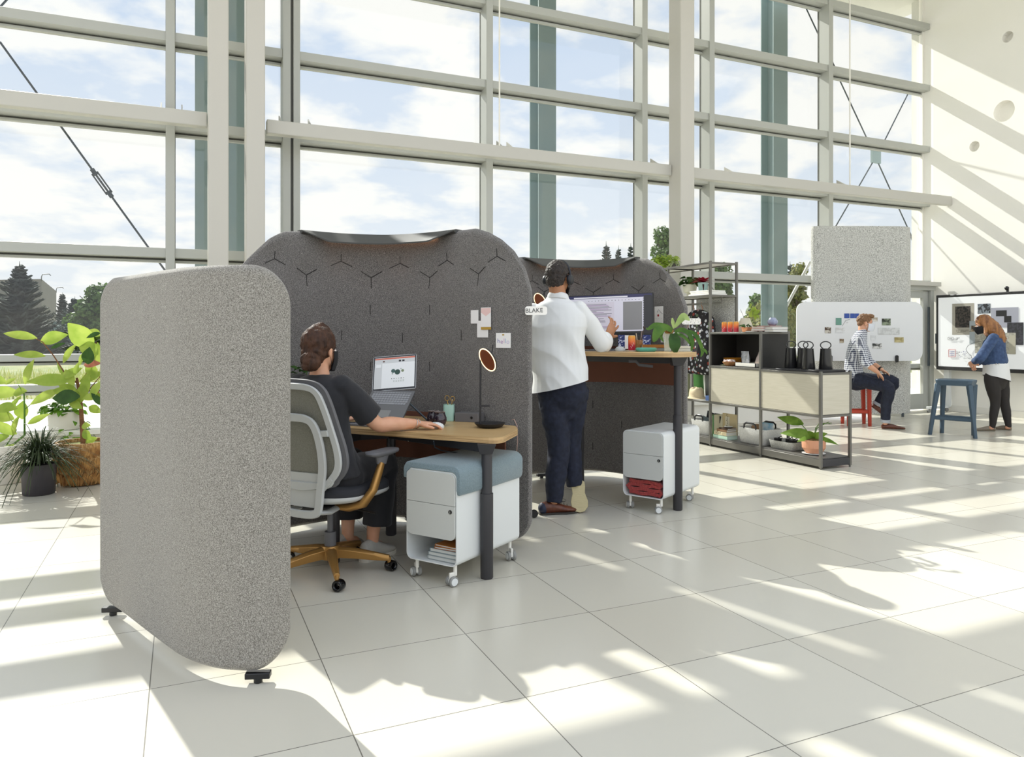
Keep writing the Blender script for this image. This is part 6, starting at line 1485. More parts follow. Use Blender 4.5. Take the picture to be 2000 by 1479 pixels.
bookbox('book', 'thin grey magazine lying flat on the black cabinet', V(5.74, 6.30, z), .22, .20, .012, 'B6B5B2', 1.57, fr='w')
bookbox('book', 'pink covered book lying at the bottom of the stack on the black cabinet', V(5.72, 6.16, z+.0125), .16, .22, .026, 'C98F80', 1.60, fr='w')
bookbox('book', 'pale pink book lying second in the stack on the black cabinet', V(5.72, 6.165, z+.039), .16, .21, .018, 'D8AC9E', 1.52, fr='w')
bookbox('book', 'grey book at the right end of the black cabinet top, lower one', V(5.74, 6.02+.0, z+.0), .13, .2, .028, 'A9AAAA', 1.57, fr='w')
bookbox('book', 'grey book at the right end of the black cabinet top, upper one', V(5.74, 6.02, z+.0285), .13, .2, .026, 'C2C3C2', 1.50, fr='w')
bookbox('book', 'thin red book lying across the top of both book piles', V(5.72, 6.10, z+.0575), .20, .16, .010, 'B4695C', 1.57, fr='w')
T = thing('ceramic_jar', 'round blue grey patterned jar on top of the book stack', 'jar', (5.74, 6.07, z+.068), 'w'); g = G(); g.lathe([(.03, 0), (.052, .02), (.054, .05), (.035, .075), (.03, .085), (.026, .085), (.03, .07), (.001, .02)], V(5.74, 6.07, z+.068), 28); part(T, 'jar_body', g, mat('blue_glaze', 'A2A8BC', .35, var='868EA8', vs_=40), smooth=60)
# inside the black cabinet
z = .9315
T = thing('glass_bowl', 'ribbed amber glass bowl inside the black cabinet', 'bowl', (5.78, 6.68, z), 'w'); p = V(5.78, 6.68, z)
g = G(); R = []
for r_, z_ in ((.05, 0), (.06, .006), (.12, .05), (.145, .088), (.138, .088), (.112, .05), (.05, .012), (.001, .012)): R.append([p+V(r_*(1+.03*(k % 2))*math.cos(2*PI*k/48), r_*(1+.03*(k % 2))*math.sin(2*PI*k/48), z_) for k in range(48)])
g.loft(R); part(T, 'bowl_body', g, mat('amber_ribbed_glass', 'C98A2E', .15, trans=.3), smooth=30)
for k in range(2): q_ = p+V(.0, -.05+.1*k, .075); T = thing('snack_bar', ('orange brown wrapped snack in the amber bowl, right one', 'orange brown wrapped snack in the amber bowl, left one')[k], 'snack', q_, 'w', group='wrapped snacks in the amber bowl'); g = G(); g.cbox(q_, (.07, .03, .018), k); part(T, 'wrapper', g, mat('orange_wrap', 'B4682E', .4), bev=.004)
T = thing('wooden_bowl', 'small wooden bowl of pink and white sweets', 'bowl', (5.62, 6.60, z), 'w'); p = V(5.62, 6.60, z); g = G(); g.lathe([(.04, 0), (.05, .004), (.078, .035), (.082, .05), (.077, .05), (.045, .012), (.001, .012)], p, 32); part(T, 'bowl_body', g, mat('light_wood', 'B07E50', .5, var='94663C', vs_=20), smooth=60)
g = G(); rn = random.Random(6)
for k in range(40): a = rn.uniform(0, 6.28); rr = .06*math.sqrt(rn.random()); g.ball(p+V(rr*math.cos(a), rr*math.sin(a), .045+rn.uniform(0, .02)), .012, 8, 6)
solo('sweets', 'heap of pink and white sweets in the wooden bowl', 'sweets', g, mat('sweets', 'E8C8C4', .5, var='F2EEE8', vs_=60, ramp=(.45, .55)), p+V(0, 0, .04), 'w', smooth=90, kind='stuff')
g = G(); g.box((5.57, 6.14, z), (5.85, 6.46, z+.008)); g.box((5.57, 6.14, z), (5.578, 6.46, z+.045)); g.box((5.842, 6.14, z), (5.85, 6.46, z+.045)); g.box((5.57, 6.14, z), (5.85, 6.148, z+.045)); g.box((5.57, 6.452, z), (5.85, 6.46, z+.045)); solo('snack_box', 'open white tray box holding foil snack bags', 'box', g, WHT, (5.7, 6.3, z), 'w')
FOIL = mat('silver_foil', 'C9CACC', .3, metal=.4, bump=.5, bs=30, var='8E9094', vs_=22); FOILD = mat('dark_foil', '5E5A58', .4, metal=.3, bump=.5, bs=30, var='8A8684', vs_=18)
for lb, y, x, m_, tl_ in (('silver snack bag leaning left in the white tray box', 6.38, 5.66, FOIL, .25), ('dark grey snack bag leaning in the middle of the white tray box', 6.28, 5.74, FOILD, -.3), ('pale snack bag at the right of the white tray box', 6.20, 5.66, mat('rosy_foil', 'C4B4AC', .35, metal=.3, bump=.5, bs=30), -.35)):
    g = G(); R = []
    for zz_, w_, th in ((0, .055, .02), (.03, .06, .03), (.09, .062, .03), (.135, .06, .012), (.16, .06, .003)): R.append([V(th*math.sin(a)+zz_*.1, w_*math.cos(a)+tl_*zz_, zz_) for a in [i*2*PI/16 for i in range(16)]])
    g.loft(R); solo('snack_bag', lb, 'bag', g, m_, (x, y, z+.0085), 'wl', smooth=60)
# tray with four black carafes
z = .9215; g = G(); g.box((5.58, 5.42, z), (5.88, 5.86, z+.018)); solo('serving_tray', 'dark flat serving tray under the black carafes, left one', 'tray', g, DARK, (5.73, 5.64, z), 'w', bev=.004)
g = G(); g.box((5.56, 5.26, z), (5.90, 5.41, z+.022)); solo('serving_tray', 'dark flat serving tray at the right end beside the other tray', 'tray', g, DARK2, (5.73, 5.33, z), 'w', bev=.004)
CARF = mat('black_enamel', '232324', .28, coat=.3)
for i, (y, x, lb) in enumerate(((5.83, 5.76, 'black carafe with ring handle, leftmost and apart from the others'), (5.715, 5.81, 'black carafe with ring handle, left one of the three touching'), (5.50, 5.66, 'black carafe with ring handle, front one of the three touching'), (5.405, 5.79, 'black carafe with ring handle, rightmost'))):
    if i == 0:
        C0 = thing('carafe', lb, 'carafe', (0, 0, 0), 'wl', group='black carafes on the serving tray'); g = G(); g.lathe([(.062, 0), (.065, .006), (.050, .20), (.051, .205), (.048, .207), (.043, .2), (.001, .19)], (0, 0, 0), 32); part(C0, 'carafe_body', g, CARF, smooth=50)
        g = G(); g.tube([V(0, .048*math.cos(a), .240+.036*math.sin(a)) for a in [math.radians(-60+300*k/20) for k in range(21)]], .0055, 8); part(C0, 'ring_handle', g, CARF, smooth=60); c_ = C0
    else: c_ = dup(C0, label=lb)
    c_.location = V(x, y, z+.0185); c_.rotation_euler.z = (.9, .95, 1.1, .9)[i]
# bottom row
z = .1055
FELTW = mat('white_felt', 'DADAD6', .95, bump=.3, bs=200, var='C9C9C5', vs_=90)
def basket(label, x, y, w, dp, h, m, r=.05, handles=True, rz=0, cat='basket', name='felt_basket', hs=1):
    T = thing(name, label, cat, (x, y, z), 'wl', rz); g = G(); R = []
    for sc_, z_, k in ((.84, 0, 0), (.9, .006, 0), (1.0, h*.9, 0), (1.0, h, 0), (.965, h, 0), (.86, .012, 0)): R.append([V(a*sc_, b*sc_, z_+(.02*hs*max(0, 1-abs(b)/(w*.22)) if z_ > h*.8 and handles else 0)) for a, b in rrect(dp, w, r, 6)])
    g.loft(R); part(T, 'basket_body', g, m, smooth=60)
    if handles:
        for s_ in (-1, 1):
            g = G(); g.tube([V(s_*dp*.49, b*w*.22, h+zz_) for b, zz_ in ((-1, -.01), (-.95, .035), (-.6, .052), (.6, .052), (.95, .035), (1, -.01))], [(.006, .012)]*6, 8); part(T, 'handle', g, BLACK, smooth=60)
    return T
basket('white felt basket with black handle, left of the upright books', 5.72, 7.10, .34, .28, .17, FELTW)
basket('white felt basket behind the far pedestal, leftmost on the bottom shelf', 5.74, 7.48, .26, .24, .11, FELTW, handles=False)
basket('white felt basket with black handle in the middle of the bottom shelf', 5.73, 6.25, .42, .28, .17, FELTW)
basket('low grey felt basket beside the peach planter', 5.73, 5.83, .34, .26, .085, mat('grey_felt', 'A2A29C', .95, bump=.3, bs=200, var='BEBEB8', vs_=90), handles=False)
for lb, y, c_, s_ in (('milk carton like white box in the leftmost basket', 7.45, 'D4D2C8', (.06, .07, .14)), ('blue bottle shaped pack in the leftmost basket', 7.54, '2E4E8C', (.06, .06, .11))):
    g = G(); g.cbox((5.72, y, z+.09+s_[2]/2-.05), s_, .4); solo('drink_pack', lb, 'pack', g, mat('pack'+c_, c_, .5), (5.72, y, z+.04), 'w', bev=.006)
for lb, y, x, c_, a, hh in (('black tablet case standing tilted in the left handled basket', 7.03, 5.70, '1E2022', .25, .24), ('grey tablet standing in the left handled basket', 7.05, 5.66, '6E7A7C', .22, .18)):
    T = thing('tablet', lb, 'tablet', (x, y, z+.02), 'wl', .1); g = G(); M = Matrix.Rotation(a, 4, 'X'); g.box((-.005, -.11, 0), (.005, .11, hh), M); part(T, 'case', g, mat('tab'+c_, c_, .4), bev=.003)
T = thing('pouch', 'brown rolled pouch in the middle handled basket', 'pouch', (5.73, 6.28, z+.14), 'w'); g = G(); g.ball((5.73, 6.28, z+.165), (.06, .08, .04)); part(T, 'cloth', g, mat('tan_cloth', '9A7A5C', .9, bump=.4, bs=60), smooth=90)
T = thing('pouch', 'light blue and white packet in the middle handled basket', 'packet', (5.73, 6.13, z+.14), 'w'); g = G(); g.cbox((5.73, 6.13, z+.185), (.02, .14, .10), .2); part(T, 'packet_body', g, mat('blue_packet', '7FAFCB', .5, var='D8DCDC', vs_=14), bev=.006)
for lb, y, x in (('black cable adapter in the low grey basket, left one', 5.93, 5.68), ('black cable adapter in the low grey basket, middle one', 5.82, 5.72), ('black cable adapter in the low grey basket, right one', 5.74, 5.70)):
    T = thing('cable_adapter', lb, 'adapter', (x, y, z+.07), 'w'); g = G(); g.cbox((x, y, z+.085), (.05, .06, .035), y*9); g.tube([(x, y, z+.10), (x+.02, y-.03, z+.125), (x, y-.06, z+.10)], .005, 6); part(T, 'adapter_body', g, BLACK, bev=.004)
gx = 0
for i, (c_, w_, hh) in enumerate((('7C9466', .016, .245), ('A9B48C', .014, .235), ('5E8A5A', .022, .24), ('D8D4B8', .012, .25))):
    y = 6.955-gx-w_/2; gx += w_+.002; g = G(); T = thing('book', ('upright olive green book, leftmost of the upright books', 'upright pale green book, second of the upright books', 'upright dark green book, third of the upright books', 'upright cream book, fourth of the upright books')[i], 'book', (5.74, y, z), 'w', group='upright books on the bottom shelf')
    g.box((5.64, y-w_/2, z), (5.643, y+w_/2, z+hh)); g.box((5.64, y-w_/2, z), (5.80, y-w_/2+.002, z+hh)); g.box((5.64, y+w_/2-.002, z), (5.80, y+w_/2, z+hh)); part(T, 'cover', g, mat('cover'+c_, c_, .6)); g = G(); g.box((5.643, y-w_/2+.002, z+.003), (5.797, y+w_/2-.002, z+hh-.003)); part(T, 'pages', g, mat('pagesD9D6CE', 'D9D6CE', .8), smooth=None)
T = thing('book', 'tall tan book standing with its cover with a small dark pattern facing out', 'book', (5.73, 6.74, z), 'wl', 0); g = G(); g.box((0, -.115, 0), (.02, .115, .27)); part(T, 'cover', g, mat('tan_cover', 'C4B48C', .6), bev=.001)
g = G(); g.slab(V(-.0015, .03, .16), (0, -1, 0), (0, 0, 1), .075, .15, .001); part(T, 'pale_panel', g, mat('pale_panel', 'CFC9B4', .7), smooth=None)
g = G()
for k in range(7): g.tube([V(-.003, .045-.012*(k % 3), .13+.02*k), V(-.003, .03-.008*(k % 2), .14+.02*k)], .003, 5)
part(T, 'brush_marks', g, INK)
bookbox('book', 'mint green box-like book lying at the bottom of the low stack', V(5.64, 6.70, z), .24, .15, .040, 'B4D4C0', -PI/2, fr='w', pagec='C8DCD0')
tb = bookbox('book', 'cream book with LIGHT printed on its spine in the low stack', V(5.64, 6.70, z+.0405), .21, .15, .042, 'D8CCA8', -PI/2, fr='w')
text(tb, 'LIGHT', .036, basis(V(-.035, -.0752, .021), (1, 0, 0), (0, 0, 1)), INK)
g = G()
for j in range(2):
    for k in range(9): g.slab(V(.03+.008*k, -.0753, .012+.016*j), (1, 0, 0), (0, 0, 1), .004, .010, .0006)
part(tb, 'small_print', g, mat('faded_print', 'A89878', .7), smooth=None)
bookbox('book', 'brown spined book third in the low stack', V(5.64, 6.68, z+.083), .17, .14, .026, '8C6A4A', -PI/2, fr='w')
bookbox('book', 'dark brown book fourth in the low stack', V(5.64, 6.66, z+.1095), .15, .13, .016, '4E3A2C', -PI/2, fr='w')
T = thing('small_dish', 'small pale dish on top of the low book stack', 'dish', (5.64, 6.65, z+.126), 'w'); g = G(); g.lathe([(.02, 0), (.05, .014), (.047, .016), (.001, .004)], (5.64, 6.65, z+.126), 24); part(T, 'dish_body', g, PWHITE, smooth=60)
T = thing('saucer', 'round white saucer under the peach planter', 'saucer', (5.70, 5.47, z), 'w'); g = G(); g.lathe([(.09, 0), (.112, .012), (.108, .014), (.001, .006)], (5.70, 5.47, z), 36); part(T, 'plate', g, PWHITE, smooth=60)
p = V(5.70, 5.47, z+.0145); g = G(); OL = leafmat('orchid_leaf', '8FB04E', '668A36', .35)
for a, L_, up_, w_ in ((2.0, .30, .45, .075), (-1.9, .16, .8, .05), (-.6, .14, .9, .05), (.8, .15, .7, .05), (-2.7, .18, 1.2, .045), (3.0, .16, .25, .04), (-1.2, .20, .2, .035)):
    g.leaf(p+V(0, 0, .135), V(math.cos(a), math.sin(a), up_), L_*1.25, w_*1.5, V(-.8, -.4, .35), .35, 7)
gs = G(); rn = random.Random(8)
gs.tube([p+V(0, 0, .13), p+V(-.02, .08, .22), p+V(-.04, .16, .30)], .004, 6)
for k in range(5): a = -1.8+.5*k; gs.tube([p+V(0, 0, .13), p+V(.03*math.cos(a), .03*math.sin(a), .24), p+V(.10*math.cos(a), .10*math.sin(a), .31-.01*k), p+V(.16*math.cos(a), .17*math.sin(a), .30)], .003, 6)
g.leaf(p+V(-.03, .10, .27), V(-.15, .55, .12), .30, .10, V(-.8, -.3, .6), .05, 7)
PP = G(); R = []
for r_, z_ in ((.075, 0), (.08, .006), (.108, .05), (.110, .12), (.108, .128), (.100, .128), (.096, .06), (.07, .01)): R.append([p+V(r_*(1+(.022 if k % 2 and .02 < z_ < .125 and r_ > .1 else 0))*math.cos(2*PI*k/72), r_*(1+(.022 if k % 2 and .02 < z_ < .125 and r_ > .1 else 0))*math.sin(2*PI*k/72), z_) for k in range(72)])
PP.loft(R); T = thing('orchid_plant', 'leafy plant in a ribbed peach planter at the right end of the bottom shelf', 'plant', p, 'w'); part(T, 'planter', PP, mat('peach_ceramic', 'D69A78', .6), smooth=25)
g3 = G(); g3.ball(p+V(0, 0, .12), (.095, .095, .022)); part(T, 'moss', g3, mat('bark_chips', '9A7E52', .95, bump=.9, bs=90, var='6E5634', vs_=70), smooth=80)
part(T, 'stems', gs, GREEN); part(T, 'leaves', g, OL, smooth=None, nrm=False)
# ---------------------------------------------------------------- felt column screen, whiteboard, stools, big display
s4 = mk([(1583, 11.60), (1592, 11.52), (1612, 11.50), (1690, 11.50), (1752, 11.52), (1770, 11.56), (1779, 11.66)], zb=.05, top=[(0, 2.97), (1, 2.97)], thick=.03, rad_b=.004)
T = thing('felt_column_screen', 'tall curved light grey felt screen standing behind the whiteboard', 'screen', (s4.at(s4.L/2)[0].x, s4.at(s4.L/2)[0].y, 0))
part(T, 'felt', s4.mesh(nz=20, nq=80), FELT3, smooth=60)
for x in (1600, 1690, 1765): q_, _ = s4.hit(x, 800); g = G(); c = s4.pt(q_, 0, -.02); g.cyl(c, c+V(0, 0, .06), .02, seg=12); part(T, 'foot', g, CABLE)
DB = 11.30; WB = mat('whiteboard_white', 'E4E6E6', .3)
a, b = P(1556, 705, DB), P(1802, 590, DB); cw = (a+b)/2
T = thing('whiteboard', 'large white board with rounded corners hung on the felt screen', 'whiteboard', V(cw.x, cw.y, a.z))
g = G(); g.slab(cw+V(0, .02, 0), (1, 0, 0), (0, 0, 1), b.x-a.x, b.z-a.z, .02, .13, 8); part(T, 'board', g, WB, smooth=30)
for x in (1622, 1751): g = G(); c = P(x, 701, DB-.01); g.slab(c, (1, 0, 0), (0, 0, 1), .045, .11, .02, .02); part(T, 'clip', g, BLACK)
def onboard(nm, label, x, y, w, h, c, c2=None, ink=None, grp='photos and notes on the whiteboard'):
    p = P(x, y, DB-.004); s_ = DB/F; m = mat('pic'+c+(c2 or ''), c, .7, var=c2, vs_=16, ramp=(.44, .56)) if c2 else mat('pic'+c, c, .7)
    T = thing(nm, label, 'note' if 'note' in nm else 'photo', p, group=grp); g = G(); g.slab(p, (1, 0, 0), (0, 0, 1), w*s_, h*s_, .0015); part(T, 'sheet', g, m, smooth=None); return T, p
onboard('sticky_note', 'blue sticky note on the whiteboard, left one of the row', 1654, 617, 10, 9, '3A56A0')
onboard('sticky_note', 'blue sticky note on the whiteboard, middle one of the row', 1665, 617, 9, 9, '3A56A0')
onboard('sticky_note', 'blue sticky note on the whiteboard, just behind the seated persons head', 1674, 617, 8, 9, '3A56A0')
onboard('sticky_note', 'green note on the whiteboard left of the seated persons head', 1638, 628, 11, 14, '6E9C8C')
for lb, x, y, w, h, c, c2 in (('brown and white photo at the left of the whiteboard', 1617, 645, 12, 12, '4A3424', 'C9C4B8'), ('small brown photo left of the seated persons back', 1644, 666, 8, 8, '6A5238', 'B8AE98'),
     ('pale sketch note beside the green note', 1641, 645, 18, 10, 'CFCFCC', 'E4E6E6'), ('dark photo of a crowd at the upper right of the whiteboard', 1731, 629, 17, 13, '2E3228', '8C9880'), ('small pale photo right of the masked face', 1709, 624, 10, 8, 'A89C88', 'D8D4CA'),
     ('long pale sketch pinned right of the seated person', 1736, 647, 42, 13, 'C4C6C4', 'D8DAD8'), ('olive brown photo at the right of the whiteboard', 1756, 664, 18, 10, '9A8C5A', 'C4B888'), ('dark photo with white shape near the bottom of the whiteboard', 1713, 676, 18, 10, '3E403C', 'D8D8D4'), ('faint grey note in the lower middle of the whiteboard', 1706, 660, 10, 10, 'D2D4D4', 'E0E2E2')):
    onboard('pinned_photo', lb, x, y, w, h, c, c2)
T, p = onboard('sketch_note', 'thin pencil lines drawn on the whiteboard near the blue notes', 1655, 630, 3, 2, 'D0D0D0'); g = G()
g.tube([P(1652, 626, DB-.006), P(1645, 637, DB-.006)], .002, 4); g.tube([P(1660, 624, DB-.006), P(1652, 626, DB-.006)], .002, 4); part(T, 'lines', g, ALUD)

def stool(label, seatc, legs, m, seat_w, seat_d, ztop, rz, zr):
    T = thing('counter_stool', label, 'stool', (seatc[0], seatc[1], 0)); cx, cy = seatc
    M = Matrix.Translation((cx, cy, 0)) @ Matrix.Rotation(rz, 4, 'Z')
    g = G(); R = []
    for z_, k in ((ztop-.075, .93), (ztop-.02, 1), (ztop-.006, 1.0), (ztop, .97), (ztop-.006, .9), (ztop-.012, .6)): R.append([M @ V(x*k, y*k, z_+.006*(x/seat_w)**2) for x, y in rrect(seat_w, seat_d, .05, 6)])
    g.loft(R); part(T, 'seat', g, m, smooth=50)
    tops = [M @ V(sx_*(seat_w/2-.035), sy_*(seat_d/2-.035), ztop-.06) for sx_, sy_ in ((-1, -1), (1, -1), (1, 1), (-1, 1))]
    for a_, b_ in zip(tops, legs):
        b_ = V(b_[0], b_[1], 0); g = G(); d = (b_-a_).normalized(); x_, y_ = frame_of(d, V(0, 1, 0)); R = []
        for t_, w_ in ((0, .030), (.3, .024), (1, .019)): c = a_.lerp(b_, t_); R.append([V((c+x_*w_*ax+y_*w_*ay).x, (c+x_*w_*ax+y_*w_*ay).y, max(0, (c+x_*w_*ax+y_*w_*ay).z) if t_ < 1 else 0) for ax, ay in ((-1, -.8), (-.8, -1), (.8, -1), (1, -.8), (1, .8), (.8, 1), (-.8, 1), (-1, .8))])
        g.loft(R); part(T, 'leg', g, m, bev=.002)
    t_ = 1-zr/ztop; pts = [a_.lerp(V(b_[0], b_[1], 0), t_) for a_, b_ in zip(tops, legs)]
    for i in range(4): g = G(); g.tube([pts[i], pts[(i+1) % 4]], [(.012, .022)]*2, 8); part(T, 'foot_rail', g, m, bev=.002)
    return T
BST = mat('blue_grey_stool', '3E5262', .45)
stool('blue grey plastic counter stool standing alone by the display', (5.63, 9.40), [(5.365, 9.52), (5.715, 9.145), (5.863, 9.42), (5.60, 9.66)], BST, .42, .28, .715, -.80, .24)
RST = mat('red_stool', 'B8432E', .5)
stool('red counter stool under the seated person', (4.87, 10.50), [(4.714, 10.38), (5.01, 10.38), (5.06, 10.66), (4.76, 10.68)], RST, .34, .30, .655, -.1, .22)
# big display on the right wall (room-aligned)
XD = 11.56
def pxX(x, y, X=XD):
    r = (x-1000)/F; d = X/(cT*r-sT); return V(X, sT*r*d+cT*d, HC+(HY-y)/F*d)
a, b = pxX(1828, 722), pxX(1828, 577); y1, zb_, zt_ = a.y, a.z, b.z; y0 = 6.35
T = thing('wall_display', 'huge black framed touch display by the right wall', 'display', (11.6, 7.4, zb_), 'w')
g = G(); g.box((XD+.0, y0, zb_), (XD+.08, y1, zt_)); part(T, 'frame', g, mat('display_frame', '2A2A2B', .4), bev=.01)
g = G(); g.box((XD-.003, y0+.04, zb_+.06), (XD, y1-.045, zt_-.045)); part(T, 'screen', g, em('display_white', 'D2D4D4', .35), smooth=None)
g = G(); g.cyl((XD+.03, 7.30, zt_), (XD+.03, 7.30, zt_+.05), .018, seg=14); g.ball((XD+.01, 7.30, zt_+.055), .032); part(T, 'webcam', g, BLACK)
g = G(); g.box((XD-.002, y1-.002, 1.13), (XD+.03, y1+.012, 1.30)); part(T, 'side_button', g, CABLE)
g = G()
for y in (y1-.12, y0+.3): g.box((XD+.09, y-.05, .08), (XD+.15, y+.05, zt_-.2)); g.box((XD-.36, y-.03, .06), (XD+.15, y+.03, .10))
part(T, 'stand', g, PWHITE, bev=.004)
for y in (y1-.12, y0+.3):
    for x in (XD-.34, XD+.10): g = G(); g.cyl((x, y-.014, .030), (x, y+.014, .030), .030, seg=20); part(T, 'castor', g, mat('caster_tyre', '8A8A86', .5))
k_ = [0]
def pic(x0, y0_, x1, y1_, c, c2=None, nm='picture', sc_=30):
    a_, b_ = pxX(x0, y1_), pxX(x1, y0_); k_[0] += 1; o_ = XD-.004-.0006*k_[0]; m = mat('scr'+c+(c2 or ''), c, .5, var=c2, vs_=sc_, ramp=(.45, .55), emit=0); g = G(); g.box((o_-.0004, b_.y, a_.z), (o_, a_.y, b_.z)); part(T, nm, g, m, smooth=None)
for v_ in ((1860, 592, 1903, 654, 'A6A296', None), (1866, 598, 1896, 640, '1C1B1A', '4A423C'), (1910, 593, 1935, 613, '22262A', '7E8890'), (1894, 627, 1921, 672, 'A4ACB0', None), (1897, 636, 1920, 648, '3C342C', 'A89478'), (1868, 644, 1898, 649, '8C887C', 'A6A296'),
           (1936, 600, 1990, 640, 'A2A4B0', None), (1946, 606, 1967, 618, '202022', None), (1962, 617, 1976, 630, '1A1A1C', None), (1968, 630, 2000, 674, '2A2A2E', '3C3C44'), (1905, 650, 1985, 690, '9C9A8E', 'B4B2A6'), (1972, 655, 1984, 692, 'B2AE9C', None)): pic(*v_)
def stroke(pts, m, r=.004):
    k_[0] += 1; o_ = XD-.006-.0006*k_[0]; g = G(); g.tube([V(o_, pxX(x, y).y, pxX(x, y).z) for x, y in pts], r, 5); part(T, 'pen_stroke', g, m)
RI = mat('red_marker', 'B4484A', .6)
stroke([(1854, 683), (1867, 683), (1867, 697), (1854, 697), (1854, 683)], RI)
for yy in (687, 690.5, 694): stroke([(1856, yy), (1865, yy)], mat('purple_marker', '4A4A8C', .6), .003)
stroke([(1853, 659), (1863, 659), (1863, 664), (1853, 664), (1853, 659)], INK, .003); stroke([(1855, 661.5), (1861, 661.5)], INK, .004)
stroke([(1864, 662), (1868, 662)], INK, .003); stroke([(1869, 664), (1871, 659), (1871, 664), (1873, 660), (1876, 660)], INK, .003)
stroke([(1869, 690), (1872, 690)], INK, .003); rn = random.Random(14)
for k in range(13): x_, y_ = 1873+rn.uniform(0, 15), 684+rn.uniform(0, 14); stroke([(x_, y_), (x_+2, y_+rn.uniform(-1.5, 1.5))], mat('purple_marker', '4A4A8C') if k % 2 else INK, .003)
stroke([(1918, 667), (1905, 669), (1893, 675), (1889, 682), (1892, 689), (1899, 695), (1900, 700)], INK, .003)
for k in range(5): stroke([(1885+3*k, 699+(k % 2)), (1887+3*k, 700)], INK, .003)
for k in range(3): stroke([(1892+5*k, 713), (1893.5+5*k, 713)], INK, .005)
# ---------------------------------------------------------------- plants at the left
def bigleaf(g, x, y, L_, ang, w=.5, d=6.2, dy=None, seed=0, curl=.15):
    "leaf centred on a pixel, laid roughly across the view"
    rn = random.Random(seed*13+int(x)); k = d/F; a = math.radians(ang); dirv = V(math.cos(a), (rn.uniform(-.35, .35) if dy is None else dy), math.sin(a)).normalized()
    c = P(x, y, d); L3 = L_*k*1.28; base = c-dirv*L3*.5; nrm = V(rn.uniform(-.3, .3), -1, rn.uniform(.2, .7)); xx, yy = frame_of(dirv, nrm); rows = []
    for i in range(9):
        t = i/8; ww = L3*w*.5*math.sin(PI*min(1, (t*.96+.02)**.85)); cc = base+dirv*L3*t+yy*(-curl*L3*(t-.5)**2)
        rows.append([g.b.verts.new(cc+xx*ww*s_+yy*ww*.22*abs(s_)) for s_ in (-1, -.5, 0, .5, 1)])
    for p_, q_ in zip(rows, rows[1:]):
        for j in range(4): g._f((p_[j], p_[j+1], q_[j+1], q_[j]))
    return base
WEAVE = mat('woven_seagrass', 'C09A64', .85, var='966E3E', vs_=75, bump=1.0, bs=60, stretch=(1, 1, .3), det=4, ramp=(.4, .6))
pb = P(163, 950, 6.42); pb.z = 0
T = thing('fig_tree', 'tall large leaved plant in a woven brown basket beside the near screen', 'plant', pb)
g = G(); R = []
for r_, z_ in ((.15, 0), (.17, .01), (.205, .07), (.222, .18), (.222, .31), (.215, .365), (.195, .365), (.20, .30), (.15, .1)):
    R.append([pb+V(r_*(1+.012*math.sin(k*2.5+z_*80))*math.cos(2*PI*k/64), r_*(1+.012*math.sin(k*2.5+z_*80))*math.sin(2*PI*k/64), z_) for k in range(64)])
g.loft(R); part(T, 'basket', g, WEAVE, smooth=60)
g = G(); rn = random.Random(44)
for k in range(100):   # raised braids
    a = -PI+PI*k/100+.02; z0_ = rn.uniform(.02, .30)
    for j in range(3):
        z1_ = .03+.11*j+rn.uniform(-.02, .02); r1_ = .224 if z1_ > .1 else .205
        g.tube([pb+V(r1_*math.cos(a), r1_*math.sin(a), z1_), pb+V((r1_+.006)*math.cos(a+.012), (r1_+.006)*math.sin(a+.012), z1_+.035), pb+V(.223*math.cos(a+.03), .223*math.sin(a+.03), z1_+.075)], [.004, .009, .004], 5)
part(T, 'braiding', g, mat('seagrass_strand', 'B98C50', .85, var='8A5E30', vs_=20), smooth=80, kind='stuff')
g = G(); g.cyl(pb+V(0, 0, .30), pb+V(0, 0, .335), .198, seg=32); part(T, 'moss', g, mat('moss', '7E8C3E', .95, bump=.9, bs=70, var='5A4E2E', vs_=30))
tk = [pb+V(.0, 0, .33), P(161, 830, 6.42), P(158, 788, 6.40), P(152, 750, 6.38), P(150, 738, 6.38)]
g = G(); g.tube(tk, [.017, .016, .014, .012, .009], 10); g.tube([P(152, 750, 6.38), P(126, 728, 6.3), P(104, 694, 6.25), P(83, 668, 6.2), P(68, 661, 6.2)], [.008, .006, .005, .004, .002], 8)
g.tube([P(155, 770, 6.4), P(165, 738, 6.38), P(174, 717, 6.36), P(188, 668, 6.36)], [.008, .006, .005, .003], 8); g.tube([P(158, 788, 6.4), P(175, 760, 6.5), P(196, 735, 6.5)], [.006, .005, .003], 8)
g.tube([pb+V(-.02, 0, .33), P(155, 800, 6.40), P(150, 760, 6.36)], [.005, .004, .003], 6)
part(T, 'trunk', g, mat('fig_bark', '8C6040', .85, bump=.4, bs=60, var='6E4A30', vs_=30), smooth=60)
g = G()
for i, (x, y, L_, a, w) in enumerate(((38, 655, 56, 172, .26), (105, 660, 40, 15, .55), (157, 655, 50, 130, .62), (56, 693, 56, 178, .24), (135, 690, 38, 52, .34), (97, 743, 62, 182, .32), (136, 738, 28, -60, .6), (172, 680, 38, 150, .6), (184, 650, 26, 160, .5), (176, 737, 36, 200, .5), (188, 760, 30, 60, .55), (150, 775, 26, -70, .5), (85, 776, 55, 205, .28), (186, 800, 26, -20, .5), (118, 722, 26, 120, .2), (150, 720, 22, 80, .5), (120, 765, 30, 170, .5), (160, 770, 34, 250, .5), (170, 850, 22, -40, .6), (178, 860, 20, 20, .6), (168, 832, 16, 10, .7), (142, 728, 30, 30, .5), (168, 752, 34, 70, .5), (178, 722, 32, 120, .5), (132, 758, 28, 160, .5), (148, 790, 26, -30, .5), (182, 775, 30, 10, .5), (160, 700, 26, 60, .4), (192, 690, 34, 100, .5))):
    bigleaf(g, x, y, L_, a, w, 6.22+.03*(i % 5), seed=i)
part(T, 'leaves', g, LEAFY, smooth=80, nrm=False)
g = G()
